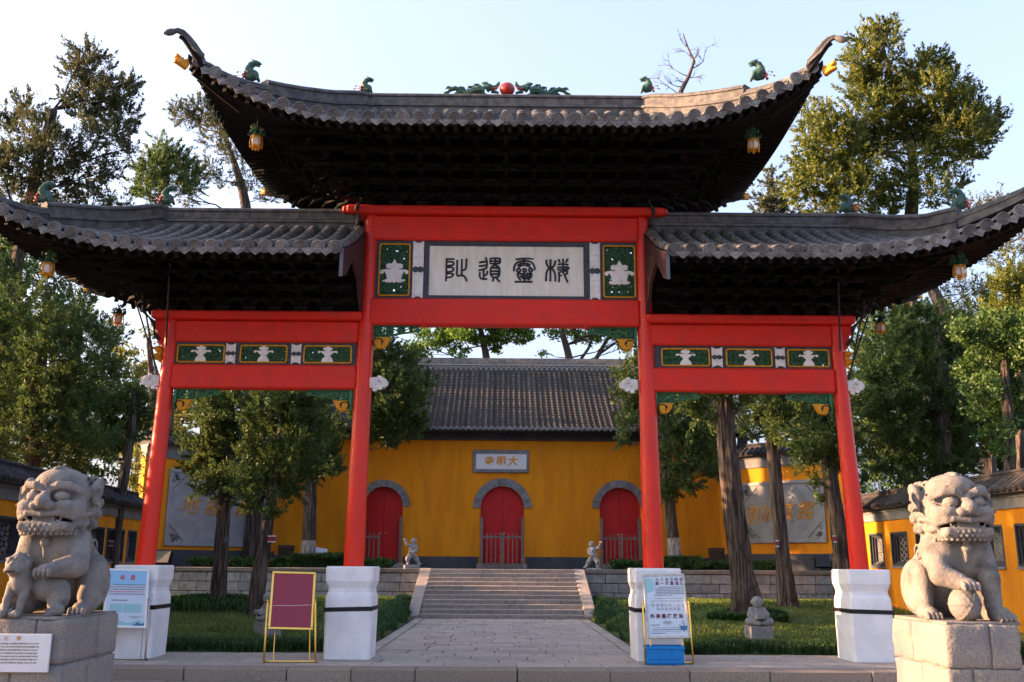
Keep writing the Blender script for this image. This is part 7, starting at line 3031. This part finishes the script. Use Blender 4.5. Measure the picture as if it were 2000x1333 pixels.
tr = pt_([(1300, 900, 8), (1305, 600, 7), (1312, 300, 6), (1330, 178, 5), (1345, 150, 3.6), (1356, 120, 2.6), (1343, 92, 1.8), (1334, 66, .9)], Y)
tr = [(tr[0][0], tr[0][1], 1.3, tr[0][3] * 1.1)] + tr
bt_ = thing('bare_tree', 'leafless tree with fine twigs above the right of the high roof', 'tree', tr[0][:3], 'trees around the court')
m = MB()
m.tube([a[:3] for a in tr], [a[3] for a in tr], 8)
m.build('trunk', M_TWIG, bt_, smooth=True)
m = MB()
rr = random.Random(31)
tops = [Vector(a[:3]) for a in tr]


def twig(a, d, L, rad, depth):
    pts = [a]
    p = a.copy()
    dd = d.copy()
    for k in range(4):
        dd = (dd + Vector((rr.gauss(0, .25), rr.gauss(0, .25), rr.gauss(.05, .2)))).normalized()
        p = p + dd * L / 4
        pts.append(p.copy())
    m.tube(pts, [rad * (1 - .8 * k / 4) for k in range(5)], 4)
    if depth > 0:
        for k in range(4):
            q = pts[rr.randint(1, 4)]
            twig(q, (dd + Vector((rr.gauss(0, .7), rr.gauss(0, .5), rr.gauss(.1, .6)))).normalized(), L * rr.uniform(.4, .65), rad * .55, depth - 1)


for (u0, v0, u1, v1) in ((1345, 150, 1302, 128), (1350, 135, 1385, 92), (1335, 170, 1290, 170), (1356, 120, 1318, 108), (1340, 92, 1322, 76), (1345, 150, 1372, 165), (1338, 165, 1315, 158), (1352, 125, 1368, 98), (1325, 185, 1280, 160)):
    a, b = P(u0, v0, Y), P(u1, v1, Y)
    twig(a, (b - a).normalized(), (b - a).length, .035, 2)
m.build('twigs', M_TWIG, bt_)
# --- beyond the court, right
Y = 41.0
tr = pt_([(1770, 980, 16), (1775, 700, 14), (1780, 420, 11), (1785, 350, 9), (1770, 250, 7), (1740, 150, 5), (1720, 80, 3)], Y)
tr = [(tr[0][0], tr[0][1], 1.0, tr[0][3] * 1.1)] + tr
tree('great_cypress', 'tall sunlit yellow green cypress above the right side roof', 'trees around the court', tr,
     pb([(1715, 52, 29), (1690, 75, 27), (1738, 70, 25), (1685, 115, 43), (1725, 120, 38), (1672, 165, 38), (1715, 170, 43), (1685, 215, 45), (1735, 215, 47), (1765, 165, 40), (1800, 130, 38), (1830, 120, 29), (1815, 180, 54), (1855, 165, 38), (1880, 205, 45), (1915, 240, 40), (1940, 225, 22), (1935, 265, 25), (1870, 255, 56), (1900, 290, 38), (1820, 245, 56), (1775, 255, 52), (1730, 275, 49), (1840, 305, 43, .8, .8), (1780, 320, 45, .8, .7), (1690, 275, 40), (1650, 275, 49), (1605, 230, 36), (1575, 205, 20), (1585, 260, 38), (1615, 300, 52), (1570, 310, 34), (1650, 335, 52), (1600, 355, 49), (1700, 345, 47), (1750, 370, 45, .8, .8), (1660, 385, 45), (1560, 370, 34), (1820, 370, 45, .8, .8), (1870, 350, 29, .8, .7), (1600, 405, 40), (1720, 410, 40)], Y, 28, 1.6), L_CYPS, M_BARK, leaf=(.21, .062), cover=2.2, seed=28, clump_r=.27, sub=24)
Y = 44.0
tr = pt_([(1508, 900, 8), (1508, 600, 7), (1508, 420, 5), (1508, 330, 2)], Y)
tr = [(tr[0][0], tr[0][1], 1.0, tr[0][3] * 1.1)] + tr
tree('slender_conifer', 'slender pointed conifer just right of the high roof', 'trees around the court', tr,
     pb([(1508, 330, 10), (1504, 355, 18), (1518, 370, 20), (1495, 385, 22), (1515, 400, 26), (1530, 390, 20), (1490, 410, 22), (1545, 410, 22)], Y, 29), L_PINE, M_BARK, leaf=(.2, .07), cover=1.7, seed=29, clump_r=.3)
Y = 37.0
tr = pt_([(1930, 980, 15), (1925, 800, 14), (1880, 680, 13), (1838, 600, 12), (1815, 540, 9), (1825, 440, 6)], Y)
tr = [(tr[0][0], tr[0][1], .8, tr[0][3] * 1.1)] + tr
tree('sparse_conifer', 'leaning old conifer seen under the tip of the right side roof', 'trees around the court', tr,
     pb([(1960, 430, 30, .8, .6), (1985, 470, 36, .8, .6), (1940, 500, 30, .8, .5), (1900, 560, 30, .8, .5), (1880, 600, 28, .8, .5), (1905, 400, 24, .8, .7), (1950, 390, 22, .8, .7), (1850, 560, 20, .8, .6), (1990, 400, 24, .8, .5), (1930, 560, 26, .8, .6), (1790, 610, 24, .8, .7)], Y, 30), L_PINE, M_BARK, leaf=(.155, .043), cover=1.4, seed=30, twigs=5, clump_r=.2)
Y = 33.0
tr = pt_([(1990, 980, 12), (1992, 800, 11), (1990, 650, 8), (1985, 560, 5)], Y)
tr = [(tr[0][0], tr[0][1], .5, tr[0][3] * 1.1)] + tr
tree('yellow_cypress', 'yellow tinted cypress at the right edge under the roof tip', 'trees around the court', tr,
     pb([(1985, 530, 34), (1960, 555, 32), (1995, 590, 40), (1950, 600, 34), (1975, 640, 40), (2010, 560, 40)], Y, 32), L_CYPS, M_BARK, leaf=(.15, .042), cover=2.0, seed=32, clump_r=.3)
Y = 30.5
tr = pt_([(1845, 950, 20), (1842, 880, 18), (1838, 800, 15), (1835, 720, 11), (1830, 640, 7)], Y)
tr = [(tr[0][0], tr[0][1], .3, tr[0][3] * 1.1)] + tr
tree('spreading_cypress', 'wide dark green cypress behind the right courtyard wall and lion', 'trees around the court', tr,
     pb([(1745, 635, 48), (1800, 640, 55), (1860, 650, 55), (1735, 690, 53), (1790, 700, 60), (1850, 715, 65), (1905, 690, 53), (1740, 750, 55), (1800, 765, 62), (1860, 785, 65), (1745, 810, 53), (1800, 830, 55), (1855, 850, 53), (1730, 850, 36), (1905, 850, 48), (1790, 880, 43), (1830, 900, 36), (1880, 900, 36), (1920, 800, 48), (1710, 720, 29), (1705, 790, 29), (1720, 900, 31)], Y, 33), L_CYP, M_BARK, leaf=(.14, .042), cover=2.4, seed=33, clump_r=.21, limb_from=.3)
Y = 27.0
tr = pt_([(1975, 980, 12), (1972, 860, 11), (1965, 760, 8), (1960, 680, 5)], Y)
tr = [(tr[0][0], tr[0][1], .3, tr[0][3] * 1.1)] + tr
tree('broadleaf_tree', 'fresh green broadleaf tree at the right edge behind the courtyard wall', 'trees around the court', tr,
     pb([(1920, 650, 55), (1970, 660, 60), (1990, 720, 60), (1935, 720, 60), (1965, 790, 62), (1915, 770, 48), (1995, 800, 48), (1960, 850, 43), (1890, 640, 29), (2010, 660, 48)], Y, 34), L_FRESH, M_BARK, leaf=(.13, .07), cover=1.7, seed=34, clump_r=.32)


for (lab, Y, tr_, bl_, lm_, lf_, sd_, ky) in (
        ('dense cypress far left behind the other conifers, low beneath the roof corner', 40.0, [(150, 980, 12), (150, 760, 9), (150, 620, 5)], [(90, 640, 50), (150, 620, 44), (200, 680, 50), (240, 740, 50), (180, 760, 60), (100, 760, 60), (40, 800, 60), (250, 810, 44), (20, 700, 56), (290, 760, 34), (60, 880, 60), (150, 860, 60), (230, 870, 50)], L_CYP, (.21, .062), 51, 1.9),
        ('broad cypress behind the left side bay of the gate', 46.0, [(400, 980, 12), (400, 820, 9), (400, 760, 5)], [(350, 790, 40), (400, 780, 40), (450, 770, 40), (500, 780, 40), (560, 780, 40), (610, 770, 40), (660, 770, 40), (330, 840, 36), (640, 730, 36)], L_CYP, (.22, .066), 52, 1.7),
        ('dark cypress behind the right side bay of the gate', 46.0, [(1450, 980, 12), (1450, 830, 9), (1450, 760, 5)], [(1310, 780, 36), (1350, 800, 40), (1400, 790, 36), (1450, 810, 36), (1480, 780, 36), (1540, 780, 40), (1600, 790, 44), (1640, 820, 40), (1560, 830, 30), (1670, 780, 40)], L_CYP, (.22, .066), 53, 1.7),
        ('tall dark cypress behind the right court trees, below the right roof corner', 40.0, [(1790, 980, 13), (1790, 780, 10), (1790, 640, 6)], [(1700, 660, 44), (1750, 640, 46), (1700, 740, 50), (1720, 820, 50), (1760, 720, 50), (1820, 660, 50), (1870, 640, 46), (1920, 620, 50), (1970, 600, 46), (1690, 880, 40), (1760, 850, 50), (1840, 800, 60), (1930, 720, 60), (1990, 700, 50), (1900, 830, 60), (1980, 830, 60), (1690, 700, 40), (1700, 780, 44), (1695, 850, 44), (1800, 740, 50), (1890, 760, 50), (1950, 780, 50), (1700, 930, 36), (1770, 925, 40), (1850, 915, 44), (1930, 895, 44), (1990, 880, 44)], L_CYP, (.21, .062), 54, 2.0)):
    tr = pt_(tr_, Y)
    tr = [(tr[0][0], tr[0][1], 1.0, tr[0][3] * 1.1)] + tr
    tree('dense_cypress', lab, 'trees around the court', tr, pb(bl_, Y, sd_, 1.2), lm_, M_BARK, leaf=lf_, cover=ky, seed=sd_, clump_r=.4)


def shrub(name, label, blobs, lm, leaf, cover, seed, zb):
    b = blobs[0]
    t = thing(name, label, 'shrub', (b[0], b[1], zb), 'shrubs behind the courtyard walls')
    m = MB()
    rr = random.Random(seed)
    for q in blobs:
        m.tube([(b[0] + rr.uniform(-.2, .2), b[1], zb), (q[0], q[1], q[2])], [.05, .015], 5)
    m.build('stems', M_TWIG, t)
    g = np.random.default_rng(seed)
    cl, npc = [], []
    for q in blobs:
        for j in range(10):
            d = g.normal(size=3)
            d /= np.linalg.norm(d)
            p = np.array(q[:3]) + d * q[3] * g.uniform(.3, 1)
            cl.append([*p, .25, .25, .2, g.uniform(-.15, .3)])
            npc.append(cover * PI * q[3] ** 2 / (leaf[0] * leaf[1] * .5) / 10)
    V, F, tt = leaves(np.array(cl), np.array(npc), leaf[0], leaf[1], seed)
    inst('foliage', np_mesh('foliage', V, F, lm, attr=tt), t, Matrix.Identity(4))


shrub('glossy_shrub', 'glossy green shrub behind the left courtyard wall, between lion and red column', pb([(165, 905, 24), (195, 920, 24), (225, 930, 22), (140, 900, 22), (210, 890, 22)], 32.0, 1, .4), L_BROAD, (.2, .09), 1.8, 41, .3)
shrub('glossy_shrub', 'glossy green shrub behind the right courtyard wall beside the right red column', pb([(1715, 930, 24), (1745, 920, 26), (1770, 905, 24), (1705, 960, 16), (1740, 950, 18)], 31.5, 2, .4), L_BROAD, (.2, .09), 1.8, 42, .3)
shrub('bamboo_clump', 'yellow green bamboo behind the left wall beside the left red column', pb([(258, 915, 20), (266, 950, 20), (250, 940, 16), (268, 890, 16)], 34.2, 3, .3), L_YEL, (.24, .06), 2.0, 43, 1.0)

# --- tall trees beyond the left wall, outside the picture: they shade the court from the low sun
rr = random.Random(77)
for i, (x, y, h) in enumerate(((-17.0, 4.5, 15.0), (-16.5, 8.2, 14.0), (-16.0, 13.0, 15.0), (-17.5, 17.0, 15.2), (-16.2, 20.5, 15.0), (-17.5, 24.5, 15.5), (-19.0, 29.0, 15.0), (-25.0, 43.0, 18.5), (-26.0, 47.5, 19.0))):
    bl = []
    for k in range(20):
        z = 2.0 + (h - 2.6) * (k + .5) / 20
        q = 1.9 * (1 - .45 * (z / h) ** 2)
        bl.append((x + rr.uniform(-1, 1) * q, y + rr.uniform(-1, 1) * q * .95, z, rr.uniform(.9, 1.25)))
    if i in (1, 2):      # a gap through which the low sun reaches the right lion's pedestal
        bl = [b for b in bl if not (4.2 < b[2] < 7.2 and 8.3 < b[1] + b[3] and b[1] - b[3] < 13.0)]
    tree('shade_cypress', ('bushy cypress outside the picture, standing beyond the left courtyard wall'), 'shade trees beyond the left wall',
         [(x, y, -.3, .24), (x, y, 4, .2), (x + .2, y, 9, .13), (x, y, h - 1, .05)], bl, L_CYP, M_BARK, leaf=(.42, .19), cover=1.5, seed=80 + i, clump_r=.5)

# ------------------------------------------------------------------ lawns, grass, hedges
M_LAWN = mat('lawn_turf', (0.05, 0.08, 0.018), 0.95, (0.08, 0.10, 0.03), 1.6, bump=.5, bscale=40, stain=(0.10, 0.085, 0.04), stain_scale=.5, stain_rng=(.6, .75))
for s in (-1, 1):
    xs_ = [s * x for x in [2.66 + .22 * i for i in range(45)] + [12.5]]
    ys_ = [18.56 + .28 * i for i in range(58)]
    tag(MB().grid(lambda u, v: (u, v, lawn_z(u, v) - .012), xs_, ys_, s < 0).build('lawn', M_LAWN, smooth=True), kind='structure')


def blades(px_, py_, pz_, h, w, lean, seed, segs=2):
    g = np.random.default_rng(seed)
    n = len(px_)
    az = g.uniform(0, 2 * PI, n)
    dx, dy = np.cos(az), np.sin(az)
    hh = h * g.uniform(.6, 1.3, n)
    ln = lean * g.uniform(.3, 1.2, n)
    base = np.stack([px_, py_, pz_], 1)
    sd = np.stack([-dy, dx, np.zeros(n)], 1) * (w / 2)
    mid = base + np.stack([dx * ln * .35, dy * ln * .35, hh * .75], 1)
    tip = base + np.stack([dx * ln, dy * ln, hh * (1 - .35 * ln / h)], 1)
    V = np.stack([base - sd, base + sd, mid + sd * .8, mid - sd * .8, tip], 1).reshape(-1, 3)
    i = np.arange(n)[:, None] * 5
    F = np.concatenate([i + np.array([[0, 1, 2]]), i + np.array([[0, 2, 3]]), i + np.array([[3, 2, 4]])], 0)
    t = np.tile(g.random(n) * .8, 3)
    return V, F, t


LZ = np.vectorize(lawn_z)
for s, lab in ((-1, 'short rough grass on the left lawn'), (1, 'short rough grass on the right lawn')):
    g = np.random.default_rng(200 + s)
    n = 58000
    y = 18.7 + 15.8 * g.random(n) ** 1.25
    x = s * (2.75 + 9.6 * g.random(n))
    keep = (x * s < (y * .44 + 1.0))
    x, y = x[keep], y[keep]
    cl_ = .5 + .5 * np.sin(x * 2.1 + 1.3 * np.sin(y * 1.7)) * np.sin(y * 1.9 + x)
    hgt = .045 + .05 * cl_
    V, F, t_ = blades(x, y, LZ(x, y) - .01, hgt, .016, .05, 210 + s)
    o = inst('grass', np_mesh('grass', V, F, L_GRASS, attr=t_), None, Matrix.Identity(4))
    tag(o, lab, 'grass', kind='stuff')
    # long dark grass along the front edge and beside the path
    pts = []
    n1, n2 = 9000, 9000
    xa = s * (2.85 + 7.2 * g.random(n1))
    ya = 18.62 + .62 * g.random(n1) + .06 * np.sin(xa * 3)
    yb = 18.7 + 14.5 * g.random(n2) ** 1.1
    xb = s * (2.72 + .62 * g.random(n2) + .08 * np.sin(yb * 2.2))
    x, y = np.concatenate([xa, xb]), np.concatenate([ya, yb])
    V, F, t_ = blades(x, y, LZ(x, y) - .01, .20, .02, .19, 220 + s)
    o = inst('long_grass', np_mesh('long_grass', V, F, L_MONDO, attr=t_), None, Matrix.Identity(4))
    tag(o, ('dark tufted grass edging the left lawn' if s < 0 else 'dark tufted grass edging the right lawn'), 'grass', kind='stuff')
    # ground cover round the trunk bases
    n3 = 5000
    cx, cy, rx = ((-7.9, 27.0, 2.0) if s < 0 else (6.3, 25.4, 1.0))
    a, q = g.uniform(0, 2 * PI, n3), np.sqrt(g.random(n3))
    x, y = cx + rx * q * np.cos(a), cy + rx * .8 * q * np.sin(a)
    V, F, t_ = blades(x, y, LZ(x, y) - .01, .22, .03, .14, 230 + s)
    o = inst('ground_cover', np_mesh('ground_cover', V, F, L_HEDGE, attr=t_), None, Matrix.Identity(4))
    tag(o, ('leafy ground cover round the left tree trunks' if s < 0 else 'leafy ground cover at the foot of the thick right trunk'), 'ground cover', kind='stuff')
    # clipped low hedge along the terrace edge
    cl, npc = [], []
    for k in range(260):
        xx = s * (3.9 + 8.3 * g.random())
        if s > 0 and 9.9 < xx < 11.6 or s < 0 and -12.4 < xx < -11.2:
            continue
        hh = .30 if not (s < 0 and -7.6 < xx < -5.6) else .48
        yy = 35.15 + .75 * g.random() + (0.3 if hh > .4 else 0)
        zz_ = TERR + hh * g.random() ** .6
        cl.append([xx, yy, zz_, .16, .16, .12, g.uniform(-.2, .25)])
        npc.append(70)
    V, F, t_ = leaves(np.array(cl), np.array(npc), .09, .045, 240 + s)
    o = inst('hedge', np_mesh('hedge', V, F, L_HEDGE, attr=t_), None, Matrix.Identity(4))
    tag(o, ('low leafy hedge along the left terrace edge' if s < 0 else 'low leafy hedge along the right terrace edge'), 'hedge', kind='stuff')
# arching tufts on the terrace
g = np.random.default_rng(260)
xs_, ys_ = [], []
for (x0, x1, n) in ((-7.7, -5.6, 4500), (6.0, 7.3, 2200), (5.9, 6.9, 800)):
    xs_.append(x0 + (x1 - x0) * g.random(n))
    ys_.append(35.5 + .9 * g.random(n))
x, y = np.concatenate(xs_), np.concatenate(ys_)
zt_ = TERR + .18 * (1 - ((y - 35.95) / .5) ** 2).clip(0, 1)
V, F, t_ = blades(x, y, zt_, .36, .02, .30, 261)
o = inst('long_grass', np_mesh('long_grass', V, F, L_MONDO, attr=t_), None, Matrix.Identity(4))
tag(o, 'arching dark grass mounds on the terrace before the hall', 'grass', kind='stuff')
print('leaf faces', sum(n for _, n in TREES))
